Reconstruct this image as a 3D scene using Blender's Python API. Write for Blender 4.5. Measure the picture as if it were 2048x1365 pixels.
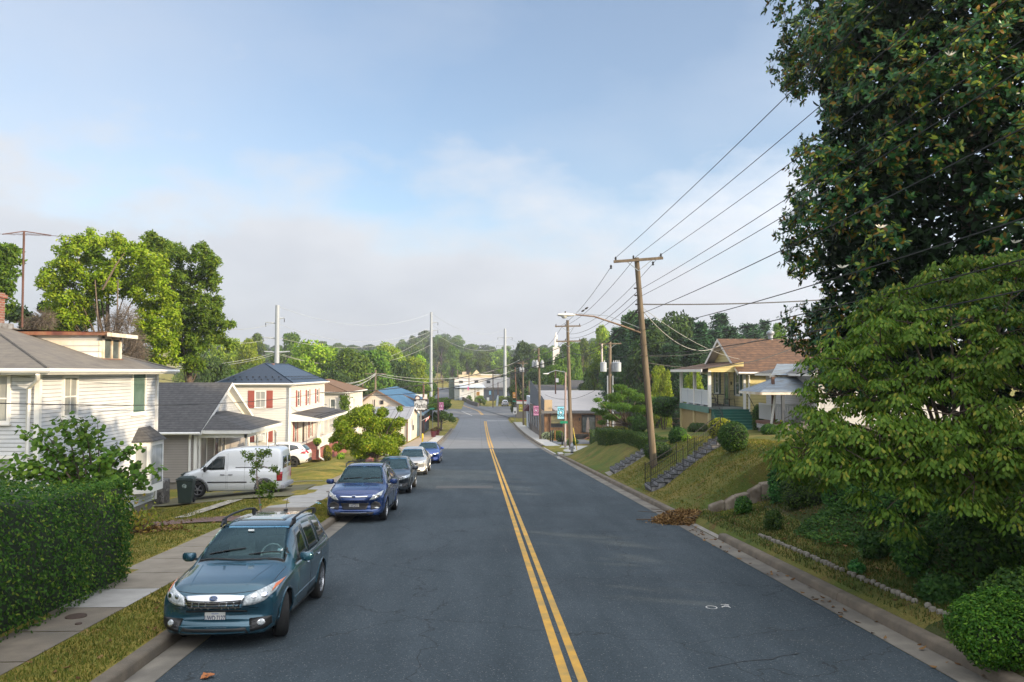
import bpy, bmesh, math, random
import numpy as np
from mathutils import Vector, Matrix, Euler
from mathutils.bvhtree import BVHTree
R=math.radians; PI=math.pi
S=bpy.context.scene; COL=S.collection
for o in list(bpy.data.objects): bpy.data.objects.remove(o)
# ------------------------------------------------------------ camera
CAM=bpy.data.cameras.new('camera'); cam=bpy.data.objects.new('camera',CAM); COL.objects.link(cam)
CAM.lens=28.0; CAM.sensor_width=36.0; CAM.clip_end=6000; CAM.clip_start=.1
cam.location=(0,0,3.3); cam.rotation_euler=(R(90+2.25),0,R(-2.37)); S.camera=cam
S.render.resolution_x=1024; S.render.resolution_y=682
# ------------------------------------------------------------ light
SUN_A=60.0; SUN_E=15.0           # degrees to the right of straight behind the camera, elevation
sv=Vector((math.sin(R(SUN_A))*math.cos(R(SUN_E)),-math.cos(R(SUN_A))*math.cos(R(SUN_E)),math.sin(R(SUN_E))))
sl=bpy.data.lights.new('sun','SUN'); sl.energy=5.0; sl.angle=R(.6); sl.color=(1,.80,.54)
so=bpy.data.objects.new('sun',sl); COL.objects.link(so); so.rotation_euler=sv.to_track_quat('Z','Y').to_euler()
S.view_settings.view_transform='Standard'; S.view_settings.look='None'; S.view_settings.exposure=.6; S.view_settings.gamma=1
W=bpy.data.worlds.new('World'); S.world=W; W.use_nodes=True
nt=W.node_tree; nt.nodes.clear(); N=nt.nodes.new; LK=nt.links.new
def wm(op,a,b=None,c=None,clamp=False):
    n=N('ShaderNodeMath'); n.operation=op; n.use_clamp=clamp
    for i,v in enumerate((a,b,c)):
        if v is None: continue
        if isinstance(v,(int,float)): n.inputs[i].default_value=v
        else: LK(v,n.inputs[i])
    return n.outputs[0]
sky=N('ShaderNodeTexSky'); sky.sky_type='NISHITA'; sky.sun_disc=False; sky.sun_elevation=R(SUN_E)
sky.sun_rotation=math.atan2(sv.x,sv.y); sky.air_density=1.0; sky.dust_density=.6; sky.ozone_density=2.0; sky.altitude=200
tc=N('ShaderNodeTexCoord'); sp=N('ShaderNodeSeparateXYZ'); LK(tc.outputs['Generated'],sp.inputs[0])
elev=wm('ARCSINE',sp.outputs[2]); az=wm('ARCTAN2',sp.outputs[0],sp.outputs[1])
cx=N('ShaderNodeCombineXYZ'); LK(wm('MULTIPLY',az,1.0),cx.inputs[0]); LK(wm('MULTIPLY',elev,2.0),cx.inputs[1])
def wnoise(scale,detail,rough,off):
    n=N('ShaderNodeTexNoise'); n.inputs['Scale'].default_value=scale; n.inputs['Detail'].default_value=detail; n.inputs['Roughness'].default_value=rough
    m=N('ShaderNodeMapping'); m.inputs['Location'].default_value=off; LK(cx.outputs[0],m.inputs[0]); LK(m.outputs[0],n.inputs['Vector']); return n.outputs['Fac']
n1=wnoise(4.2,9,.58,(3.1,1.7,0)); n2=wnoise(1.6,5,.55,(8.3,2.2,0)); n3=wnoise(9,6,.5,(1.3,5.2,0))
# cloud bank: full below ~13 degrees, ragged top edge that climbs to the left
topn=wm('ADD',wm('MULTIPLY',wm('SUBTRACT',n1,.5),.40),wm('MULTIPLY',wm('SUBTRACT',n2,.5),.30))
edge=wm('ADD',wm('ADD',.225,topn),wm('MULTIPLY',az,-.09))
mask=wm('MULTIPLY',wm('SUBTRACT',edge,elev),7.5)
mask=wm('ADD',mask,.45,clamp=True)
mask=wm('SMOOTH_MIN',mask,1.0,.2)
wisp=wm('MULTIPLY',wm('SUBTRACT',n2,.47),2.6,clamp=True); wisp=wm('MULTIPLY',wisp,.55)
wl=wm('MULTIPLY',wm('SUBTRACT',wm('MULTIPLY',az,-1.0),.12),2.0,clamp=True)
mask=wm('MAXIMUM',mask,wm('MAXIMUM',wm('MULTIPLY',wisp,.8),wm('MULTIPLY',wl,wm('ADD',.25,wm('MULTIPLY',n1,.6)))),clamp=True)
mask=wm('ADD',wm('MULTIPLY',mask,.83),.13)
ccol=N('ShaderNodeMix'); ccol.data_type='RGBA'
shade=wm('MULTIPLY',wm('SUBTRACT',wm('ADD',elev,wm('MULTIPLY',wm('SUBTRACT',n3,.5),.14)),.015),5.5,clamp=True)
LK(shade,ccol.inputs[0]); ccol.inputs[6].default_value=(.35,.365,.41,1); ccol.inputs[7].default_value=(.53,.54,.565,1)
skyb=N('ShaderNodeMix'); skyb.data_type='RGBA'; skyb.blend_type='MULTIPLY'; skyb.inputs[0].default_value=1
LK(sky.outputs[0],skyb.inputs[6]); skyb.inputs[7].default_value=(1,1,1,1)
# unseen bright cloud added overhead and towards the sun to fill the shade
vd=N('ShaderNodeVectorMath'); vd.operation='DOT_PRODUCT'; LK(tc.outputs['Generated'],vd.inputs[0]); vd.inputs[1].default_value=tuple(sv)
fill_glow=wm('POWER',wm('MAXIMUM',wm('ADD',wm('MULTIPLY',vd.outputs['Value'],.6),.4),0),2.0); over=wm('MULTIPLY',wm('SUBTRACT',elev,.58),3.0,clamp=True)
gain=wm('ADD',1.0,wm('ADD',wm('MULTIPLY',fill_glow,2.6),wm('MULTIPLY',over,.95)))
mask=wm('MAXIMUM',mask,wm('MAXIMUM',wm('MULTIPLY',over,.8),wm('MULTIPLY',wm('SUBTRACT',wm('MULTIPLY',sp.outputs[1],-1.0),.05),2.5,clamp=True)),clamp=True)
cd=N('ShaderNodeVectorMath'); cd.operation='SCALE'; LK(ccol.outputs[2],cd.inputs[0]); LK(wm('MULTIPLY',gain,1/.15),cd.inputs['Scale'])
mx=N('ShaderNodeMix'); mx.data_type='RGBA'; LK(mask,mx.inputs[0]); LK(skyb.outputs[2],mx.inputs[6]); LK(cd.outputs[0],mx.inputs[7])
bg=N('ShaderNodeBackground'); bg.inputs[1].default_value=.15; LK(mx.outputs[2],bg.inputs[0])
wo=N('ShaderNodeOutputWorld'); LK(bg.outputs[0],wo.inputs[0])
S.cycles.max_bounces=6; S.cycles.diffuse_bounces=3; S.cycles.glossy_bounces=3; S.cycles.transmission_bounces=4; S.cycles.transparent_max_bounces=6; S.cycles.volume_bounces=0
# ------------------------------------------------------------ pixel -> place (photo pixels, Y = metres down the road)
CM=Euler(cam.rotation_euler).to_matrix(); F=1593.0
def ray(px,py): return CM@Vector(((px-1024)/F,(682.5-py)/F,-1))
def P(px,py,Y):
    d=ray(px,py); return Vector((0,0,3.3))+d*(Y/d.y)
RP=[(-80,4.2),(70,-3.69),(85,-4.42),(100,-5.05),(115,-5.55),(130,-5.95),(156,-6.3),(223,-6.3),(260,-5.7),(300,-4.6),(380,-2.3),(500,2),(700,11),(1000,20),(4000,22)]
RY=[a for a,b in RP]; RZ=[b for a,b in RP]
def r_(Y): return float((np.interp(Y-4,RY,RZ)+2*np.interp(Y,RY,RZ)+np.interp(Y+4,RY,RZ))/4)
CXY=[-100,170,200,230,266,310,380,450,600]; CXX=[0,0,-1.4,-5.9,-12.3,-16.5,-21,-24,-30]
def cxs(Y): return float(np.interp(Y,CXY,CXX))
def ss(a,b,x):
    t=min(1,max(0,(x-a)/(b-a))); return t*t*(3-2*t)
def bf(Y): return 1-ss(57,68,Y)
def hills(X,Y):
    h=0
    if Y>110: h+=ss(110,420,Y)*ss(22,140,abs(X-cxs(Y)))*5
    if X>10: h+=ss(100,150,Y)*ss(25,90,X)*4
    h+=ss(300,650,Y)*6
    return h
def g(X,Y):
    r=r_(Y)
    if X<-4.45:
        z=r+.15
        if X<-7.3:
            z+= -.42*ss(-7.3,-13.5,X) if False else -.40*ss(0,1,(-7.3-X)/6.0)
            z+= .22*ss(36,42,Y)*(1-ss(62,70,Y))*math.exp(-((X+9.3)/1.6)**2)
        if X<-16: z-=1.2*ss(16,45,-X)*ss(30,90,Y)
        return z+hills(X,Y)
    if X>6.4:
        z=r+.15; b=bf(Y)
        lo=ss(25.35,25.75,Y) if X>7 else 1
        hi=2.0*ss(6.3,10.6,X)**.85
        low=1.9*ss(6.4,14.5,X)**1.1
        z+=b*(lo*hi+(1-lo)*low)
        if X>10: z+=b*.25*ss(10,16,X)
        return z+hills(X,Y)
    return r
def G(px,py,y0=3,y1=500):
    Y=y0
    while Y<y1:
        p=P(px,py,Y)
        if p.z<=g(p.x,Y): return Vector((p.x,Y,g(p.x,Y)))
        Y+=.05 if Y<100 else .3
    return P(px,py,y1)
# ------------------------------------------------------------ objects
def props(o,label=None,cat=None,group=None,kind=None):
    if label: o['label']=label
    if cat: o['category']=cat
    if group: o['group']=group
    if kind: o['kind']=kind
    return o
def thing(name,label,cat,loc=(0,0,0),rot=0,group=None):
    o=bpy.data.objects.new(name,None); COL.objects.link(o); o.empty_display_size=.2
    o.location=loc; o.rotation_euler=rot if isinstance(rot,(tuple,Euler)) else (0,0,rot)
    props(o,label,cat,group); return o
def wmat(o):
    m=Matrix.LocRotScale(o.location,o.rotation_euler,o.scale)
    return wmat(o.parent)@m if o.parent else m
def link(name,me,parent=None,**k):
    o=bpy.data.objects.new(name,me); COL.objects.link(o)
    if parent: o.parent=parent
    props(o,**k); return o
def copytree(o,loc=None,rot=None,scale=None,label=None,parent=None,group=None):
    c=o.copy(); COL.objects.link(c); c.parent=parent
    if loc is not None: c.location=loc
    if rot is not None: c.rotation_euler=rot if isinstance(rot,tuple) else (0,0,rot)
    if scale is not None: c.scale=scale if isinstance(scale,tuple) else (scale,)*3
    if label: c['label']=label
    if group: c['group']=group
    for ch in list(o.children): copytree(ch,parent=c)
    return c
class MB:
    def __init__(s): s.v=[]; s.f=[]; s.m=[]
    def quad(s,*p,m=0):
        i=len(s.v); s.v+=[tuple(q) for q in p]; s.f.append(tuple(range(i,i+len(p)))); s.m.append(m); return s
    def box(s,c,d,rz=0,m=0,M=None):
        x,y,z=[q/2 for q in d]; i=len(s.v); cr,sr=math.cos(rz),math.sin(rz)
        for a in (-1,1):
            for b in (-1,1):
                for e in (-1,1):
                    if M is not None: p=M@Vector((a*x,b*y,e*z)); s.v.append((c[0]+p.x,c[1]+p.y,c[2]+p.z))
                    else: s.v.append((c[0]+a*x*cr-b*y*sr,c[1]+a*x*sr+b*y*cr,c[2]+e*z))
        for q in ((0,1,3,2),(4,6,7,5),(0,4,5,1),(2,3,7,6),(0,2,6,4),(1,5,7,3)): s.f.append(tuple(i+k for k in q)); s.m.append(m)
        return s
    def bb(s,x0,x1,y0,y1,z0,z1,m=0): return s.box(((x0+x1)/2,(y0+y1)/2,(z0+z1)/2),(abs(x1-x0),abs(y1-y0),abs(z1-z0)),m=m)
    def bar(s,a,b,w,h,m=0):
        a=Vector(a); b=Vector(b); d=b-a; q=d.to_track_quat('Y','Z').to_matrix()
        return s.box((a+b)/2,(w,d.length,h),M=q,m=m)
    def tube(s,pts,r,n=8,m=0,cap=True):
        pts=[Vector(p) for p in pts]; rr=r if isinstance(r,(list,tuple)) else [r]*len(pts); base=len(s.v)
        for k,p in enumerate(pts):
            d=(pts[min(k+1,len(pts)-1)]-pts[max(k-1,0)])
            q=d.to_track_quat('Z','Y') if d.length>1e-9 else Euler((0,0,0)).to_quaternion()
            for j in range(n):
                a=2*PI*j/n; s.v.append(tuple(p+q@Vector((math.cos(a)*rr[k],math.sin(a)*rr[k],0))))
        for k in range(len(pts)-1):
            for j in range(n):
                a=base+k*n+j; b=base+k*n+(j+1)%n; s.f.append((a,b,b+n,a+n)); s.m.append(m)
        if cap:
            s.f.append(tuple(base+j for j in range(n))[::-1]); s.m.append(m)
            s.f.append(tuple(base+(len(pts)-1)*n+j for j in range(n))); s.m.append(m)
        return s
    def lathe(s,prof,c=(0,0,0),n=16,M=None,m=0,cap=True):
        base=len(s.v); c=Vector(c)
        for (r,z) in prof:
            for j in range(n):
                a=2*PI*j/n; p=Vector((r*math.cos(a),r*math.sin(a),z)); p=(M@p if M is not None else p)+c; s.v.append(tuple(p))
        for k in range(len(prof)-1):
            for j in range(n):
                a=base+k*n+j; b=base+k*n+(j+1)%n; s.f.append((a,b,b+n,a+n)); s.m.append(m)
        if cap:
            s.f.append(tuple(base+j for j in range(n))[::-1]); s.m.append(m)
            s.f.append(tuple(base+(len(prof)-1)*n+j for j in range(n))); s.m.append(m)
        return s
    def prism(s,poly,a,b,M=None,m=0):
        # poly in (x,z), extruded along y from a to b
        i=len(s.v); n=len(poly)
        for y in (a,b):
            for (x,z) in poly:
                p=Vector((x,y,z)); p=M@p if M is not None else p; s.v.append(tuple(p))
        s.f.append(tuple(range(i,i+n))); s.m.append(m); s.f.append(tuple(range(i+2*n-1,i+n-1,-1))); s.m.append(m)
        for k in range(n):
            k2=(k+1)%n; s.f.append((i+k,i+n+k,i+n+k2,i+k2)); s.m.append(m)
        return s
    def mesh(s,name,mats):
        me=bpy.data.meshes.new(name); me.from_pydata(s.v,[],s.f)
        for m in (mats if isinstance(mats,(list,tuple)) else [mats]): me.materials.append(m)
        if any(s.m): me.polygons.foreach_set('material_index',s.m)
        bm=bmesh.new(); bm.from_mesh(me); bmesh.ops.recalc_face_normals(bm,faces=bm.faces); bm.to_mesh(me); bm.free()
        return me
    def build(s,name,mats,parent=None,world=False,smooth=False,bevel=0,**k):
        if world and parent:
            Mi=wmat(parent).inverted(); s.v=[tuple(Mi@Vector(p)) for p in s.v]
        me=s.mesh(name,mats)
        if smooth:
            me.polygons.foreach_set('use_smooth',[True]*len(me.polygons))
            try: me.set_sharp_from_angle(angle=R(38))
            except Exception: pass
        o=link(name,me,parent,**k)
        if bevel:
            b=o.modifiers.new('bevel','BEVEL'); b.width=bevel; b.segments=2; b.limit_method='ANGLE'; b.angle_limit=R(40)
        return o
# ------------------------------------------------------------ materials
def nodes(m):
    m.use_nodes=True; t=m.node_tree; return t,t.nodes['Principled BSDF']
def lin(c): return tuple(c)+(1,)
def mat(name,c1,c2=None,scale=4,rough=.7,metal=0,bump=0,bscale=None,detail=4,spec=.5,coat=0,c3=None,s3=.6,stretch=(1,1,1),obj=False,trans=0,thr=(.35,.65)):
    m=bpy.data.materials.new(name); t,b=nodes(m); b.inputs['Roughness'].default_value=rough; b.inputs['Metallic'].default_value=metal
    b.inputs['Specular IOR Level'].default_value=spec; b.inputs['Coat Weight'].default_value=coat; b.inputs['Coat Roughness'].default_value=.04
    b.inputs['Base Color'].default_value=lin(c1); nn=t.nodes.new; lk=t.links.new
    if c2 or bump:
        if obj: src=nn('ShaderNodeTexCoord').outputs['Object']
        else: src=nn('ShaderNodeNewGeometry').outputs['Position']
        mp=nn('ShaderNodeMapping'); mp.inputs['Scale'].default_value=stretch; lk(src,mp.inputs[0])
        def noise(sc,d=detail):
            n=nn('ShaderNodeTexNoise'); n.inputs['Scale'].default_value=sc; n.inputs['Detail'].default_value=d; n.inputs['Roughness'].default_value=.6; lk(mp.outputs[0],n.inputs['Vector']); return n.outputs['Fac']
        def ramp(f,a,b_):
            r=nn('ShaderNodeMapRange'); r.inputs[1].default_value=a; r.inputs[2].default_value=b_; lk(f,r.inputs[0]); return r.outputs[0]
        if c2:
            x=nn('ShaderNodeMix'); x.data_type='RGBA'; lk(ramp(noise(scale),*thr),x.inputs[0]); x.inputs[6].default_value=lin(c1); x.inputs[7].default_value=lin(c2); out=x.outputs[2]
            if c3:
                y=nn('ShaderNodeMix'); y.data_type='RGBA'; lk(ramp(noise(s3,3),.42,.68),y.inputs[0]); lk(out,y.inputs[6]); y.inputs[7].default_value=lin(c3); out=y.outputs[2]
            lk(out,b.inputs['Base Color'])
        if bump:
            bp=nn('ShaderNodeBump'); bp.inputs['Strength'].default_value=bump; bp.inputs['Distance'].default_value=.02; lk(noise(bscale or scale*3,3),bp.inputs['Height']); lk(bp.outputs[0],b.inputs['Normal'])
    return m
def leafmat(name,cols,rough=.55,trans=.35,spec=.15,big=None):
    """cols: list of (position, colour) picked per leaf"""
    m=bpy.data.materials.new(name); t,b=nodes(m); nn=t.nodes.new; lk=t.links.new
    ge=nn('ShaderNodeNewGeometry'); cr=nn('ShaderNodeValToRGB'); lk(ge.outputs['Random Per Island'],cr.inputs[0])
    e=cr.color_ramp.elements; e[0].position=cols[0][0]; e[0].color=lin(cols[0][1]); e[1].position=cols[-1][0]; e[1].color=lin(cols[-1][1])
    for p,c in cols[1:-1]:
        q=e.new(p); q.color=lin(c)
    oi=nn('ShaderNodeObjectInfo'); hs=nn('ShaderNodeHueSaturation'); mr=nn('ShaderNodeMapRange'); lk(oi.outputs['Random'],mr.inputs[0]); mr.inputs[3].default_value=.75; mr.inputs[4].default_value=1.25
    lk(mr.outputs[0],hs.inputs['Value']); hs.inputs['Saturation'].default_value=1.08; mr2=nn('ShaderNodeMapRange'); lk(oi.outputs['Random'],mr2.inputs[0]); mr2.inputs[3].default_value=.485; mr2.inputs[4].default_value=.515; lk(mr2.outputs[0],hs.inputs['Hue'])
    # slow drift of colour through the crown
    nz=nn('ShaderNodeTexNoise'); nz.inputs['Scale'].default_value=big or .5; lk(ge.outputs['Position'],nz.inputs['Vector']); ml=nn('ShaderNodeMapRange'); lk(nz.outputs['Fac'],ml.inputs[0]); ml.inputs[1].default_value=.3; ml.inputs[2].default_value=.7; ml.inputs[3].default_value=1.0; ml.inputs[4].default_value=1.6
    h2=nn('ShaderNodeHueSaturation'); lk(ml.outputs[0],h2.inputs['Value']); lk(cr.outputs[0],hs.inputs['Color']); lk(hs.outputs[0],h2.inputs['Color'])
    lk(h2.outputs[0],b.inputs['Base Color']); b.inputs['Roughness'].default_value=rough; b.inputs['Specular IOR Level'].default_value=spec
    if trans:
        tr=nn('ShaderNodeBsdfTranslucent'); lk(h2.outputs[0],tr.inputs[0]); mxs=nn('ShaderNodeMixShader'); mxs.inputs[0].default_value=trans
        lk(b.outputs[0],mxs.inputs[1]); lk(tr.outputs[0],mxs.inputs[2]); lk(mxs.outputs[0],t.nodes['Material Output'].inputs[0])
    return m
def linemat(name,c1,cl,axis,period,width,c2=None,scale=3,rough=.7,bump=.0,metal=0,offs=0,axis2=None,period2=0,width2=0,coat=0):
    """base noise colour with regular thin lines across one world axis (joints, laps, seams)"""
    m=mat(name,c1,c2 or tuple(q*.85 for q in c1),scale,rough,metal,coat=coat); t,b=nodes(m); nn=t.nodes.new; lk=t.links.new
    src=b.inputs['Base Color'].links[0].from_socket
    ge=nn('ShaderNodeNewGeometry'); sx=nn('ShaderNodeSeparateXYZ'); lk(ge.outputs['Position'],sx.inputs[0])
    def mth(op,a,b_=None):
        n=nn('ShaderNodeMath'); n.operation=op
        for i,v in enumerate((a,b_)):
            if v is None: continue
            if isinstance(v,(int,float)): n.inputs[i].default_value=v
            else: lk(v,n.inputs[i])
        return n.outputs[0]
    def line(ax,p,w): return mth('LESS_THAN',mth('FRACT',mth('DIVIDE',mth('ADD',sx.outputs[ax],1000+offs),p)),w/p)
    l=line(axis,period,width)
    if axis2 is not None: l=mth('MAXIMUM',l,line(axis2,period2,width2))
    x=nn('ShaderNodeMix'); x.data_type='RGBA'; lk(l,x.inputs[0]); lk(src,x.inputs[6]); x.inputs[7].default_value=lin(cl); lk(x.outputs[2],b.inputs['Base Color'])
    if bump:
        bp=nn('ShaderNodeBump'); bp.inputs['Strength'].default_value=bump; bp.inputs['Distance'].default_value=.01; bp.invert=True; lk(l,bp.inputs['Height']); lk(bp.outputs[0],b.inputs['Normal'])
    return m
def brickmat(name,c1,c2,mortar,w=.2,h=.065,vertical=True,rough=.85,gap=.01,axis='XZ'):
    m=bpy.data.materials.new(name); t,b=nodes(m); nn=t.nodes.new; lk=t.links.new; b.inputs['Roughness'].default_value=rough
    ge=nn('ShaderNodeNewGeometry'); sx=nn('ShaderNodeSeparateXYZ'); lk(ge.outputs['Position'],sx.inputs[0]); cb=nn('ShaderNodeCombineXYZ')
    if axis=='XY': lk(sx.outputs[0],cb.inputs[0]); lk(sx.outputs[1],cb.inputs[1])
    else:
        ad=nn('ShaderNodeMath'); ad.operation='ADD'; lk(sx.outputs[0],ad.inputs[0]); lk(sx.outputs[1],ad.inputs[1]); lk(ad.outputs[0],cb.inputs[0]); lk(sx.outputs[2],cb.inputs[1])
    bt=nn('ShaderNodeTexBrick'); lk(cb.outputs[0],bt.inputs['Vector']); bt.inputs['Color1'].default_value=lin(c1); bt.inputs['Color2'].default_value=lin(c2); bt.inputs['Mortar'].default_value=lin(mortar)
    bt.inputs['Scale'].default_value=1; bt.inputs['Brick Width'].default_value=w; bt.inputs['Row Height'].default_value=h; bt.inputs['Mortar Size'].default_value=gap; bt.inputs['Bias'].default_value=-.1
    nz=nn('ShaderNodeTexNoise'); nz.inputs['Scale'].default_value=9; lk(ge.outputs['Position'],nz.inputs['Vector'])
    x=nn('ShaderNodeMix'); x.data_type='RGBA'; x.blend_type='MULTIPLY'; x.inputs[0].default_value=.6; lk(bt.outputs[0],x.inputs[6]); lk(nz.outputs['Fac'],x.inputs[7])
    br=nn('ShaderNodeBrightContrast'); br.inputs['Bright'].default_value=.02; lk(x.outputs[2],br.inputs[0]); lk(br.outputs[0],b.inputs['Base Color'])
    return m
M={}
M['concrete']=mat('concrete',(.30,.28,.24),(.22,.20,.17),2.2,.85,bump=.25,bscale=40,c3=(.17,.155,.13),s3=.5)
M['concrete_new']=mat('concrete new',(.46,.45,.42),(.40,.39,.36),3,.85,bump=.15,bscale=40)
M['gutter']=mat('gutter pan',(.21,.19,.155),(.145,.13,.105),1.6,.9,bump=.25,bscale=50,c3=(.11,.10,.085),s3=.8)
M['kerb']=mat('kerb',(.18,.145,.105),(.115,.095,.07),3,.9,bump=.3,bscale=40,c3=(.10,.085,.065),s3=1.2)
M['white']=mat('white paint',(.78,.77,.74),(.70,.69,.65),1.2,.5)
M['white_dirty']=mat('weathered white paint',(.74,.72,.68),(.60,.54,.44),1.5,.6,c3=(.45,.33,.2),s3=1.6)
M['black']=mat('black plastic',(.012,.012,.013),(.02,.02,.02),8,.45)
M['blackm']=mat('black iron',(.015,.015,.017),(.03,.025,.02),8,.5,metal=.3)
M['rubber']=mat('tyre rubber',(.012,.012,.012),(.02,.02,.019),20,.85)
M['alloy']=mat('alloy wheel',(.55,.56,.58),None,rough=.25,metal=.9)
M['chrome']=mat('chrome',(.75,.76,.78),None,rough=.12,metal=1)
M['glassd']=mat('tinted car glass',(.020,.060,.075),None,rough=.05,spec=.55)
def seethrough(name,tint):
    m=bpy.data.materials.new(name); m.use_nodes=True; t=m.node_tree; t.nodes.clear(); nn=t.nodes.new; o=nn('ShaderNodeOutputMaterial'); a=nn('ShaderNodeBsdfTransparent'); a.inputs[0].default_value=lin(tint); b=nn('ShaderNodeBsdfGlossy'); b.inputs['Roughness'].default_value=.03; b.inputs['Color'].default_value=(.55,.88,1,1); f=nn('ShaderNodeFresnel'); f.inputs[0].default_value=1.55; x=nn('ShaderNodeMixShader'); t.links.new(f.outputs[0],x.inputs[0]); t.links.new(a.outputs[0],x.inputs[1]); t.links.new(b.outputs[0],x.inputs[2]); t.links.new(x.outputs[0],o.inputs[0]); return m
M['glassc']=seethrough('clear tinted windscreen',(.50,.66,.68))
M['glassb']=mat('dark rear glass',(.012,.018,.02),None,rough=.04,spec=.7,coat=.6)
M['pane']=mat('window pane',(.06,.075,.08),(.12,.14,.14),2.5,.08,spec=.8)
M['panelight']=mat('pane with pale curtain behind',(.36,.37,.35),(.26,.27,.27),6,.12,spec=.8,stretch=(1,1,.1))
M['panegreen']=mat('green pane',(.13,.20,.17),(.09,.15,.125),2,.15,spec=.8)  # mottled green base colour for the pane
M['lens']=mat('headlamp lens',(.62,.66,.66),(.25,.28,.29),26,.1,spec=.9,coat=1,obj=True)
M['amber']=mat('amber lens',(.7,.16,.03),None,rough=.15,coat=1)
M['redlens']=mat('red tail lens',(.42,.015,.02),(.3,.01,.012),18,.15,coat=1,obj=True)
M['wood']=mat('weathered pole timber',(.145,.112,.072),(.09,.07,.048),3,.85,bump=.4,bscale=20,stretch=(6,6,.35),c3=(.19,.15,.10),s3=1)
M['wood2']=mat('brown pole timber',(.15,.08,.055),(.10,.055,.04),3,.85,stretch=(6,6,.4))
M['galv']=mat('galvanised steel',(.30,.33,.36),(.25,.28,.31),1,.55,metal=.1,stretch=(1,1,.2))
M['trafo']=mat('transformer grey',(.36,.39,.42),(.30,.33,.36),4,.45)
M['wire']=mat('cable',(.02,.02,.02),None,rough=.6)
M['wirel']=mat('bare aluminium cable',(.42,.42,.38),None,rough=.5,metal=.4)
M['bark']=mat('bark',(.12,.09,.065),(.07,.05,.038),6,.9,bump=.5,bscale=25,stretch=(3,3,.6))
M['yellow']=mat('yellow road paint',(.62,.34,.045),(.54,.29,.04),5,.7,c3=(.36,.24,.07),s3=2.2)
M['whitepaint']=mat('white road paint',(.62,.62,.60),(.4,.4,.39),6,.7)
# ------------------------------------------------------------ ground materials
def grassmat(name,a,b_,c,d,s1=.55,s2=3.5):
    m=bpy.data.materials.new(name); t,b=nodes(m); nn=t.nodes.new; lk=t.links.new; b.inputs['Roughness'].default_value=.95; b.inputs['Specular IOR Level'].default_value=.1
    ge=nn('ShaderNodeNewGeometry')
    def noise(sc,dt):
        n=nn('ShaderNodeTexNoise'); n.inputs['Scale'].default_value=sc; n.inputs['Detail'].default_value=dt; n.inputs['Roughness'].default_value=.65; lk(ge.outputs['Position'],n.inputs['Vector']); return n.outputs['Fac']
    def mixr(f,lo,hi,A,B):
        r=nn('ShaderNodeMapRange'); r.inputs[1].default_value=lo; r.inputs[2].default_value=hi; lk(f,r.inputs[0]); x=nn('ShaderNodeMix'); x.data_type='RGBA'; lk(r.outputs[0],x.inputs[0])
        for i,q in ((6,A),(7,B)):
            if isinstance(q,tuple): x.inputs[i].default_value=lin(q)
            else: lk(q,x.inputs[i])
        return x.outputs[2]
    o=mixr(noise(s1,5),.40,.62,a,b_); o=mixr(noise(s2,5),.50,.68,o,c); o=mixr(noise(1.3,6),.58,.70,o,d); o2=nn('ShaderNodeMix'); o2.data_type='RGBA'; o2.blend_type='OVERLAY'; o2.inputs[0].default_value=.85
    lk(o,o2.inputs[6]); lk(noise(38,4),o2.inputs[7]); lk(o2.outputs[2],b.inputs['Base Color'])
    bp=nn('ShaderNodeBump'); bp.inputs['Strength'].default_value=.8; bp.inputs['Distance'].default_value=.04; lk(noise(30,4),bp.inputs['Height']); lk(bp.outputs[0],b.inputs['Normal'])
    return m
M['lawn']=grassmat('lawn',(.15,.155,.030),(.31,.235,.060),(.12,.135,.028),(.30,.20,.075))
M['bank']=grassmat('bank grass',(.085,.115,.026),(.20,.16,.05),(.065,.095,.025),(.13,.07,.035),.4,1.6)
M['under']=grassmat('dark under trees',(.045,.065,.02),(.085,.075,.032),(.03,.05,.015),(.09,.06,.034))
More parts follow.
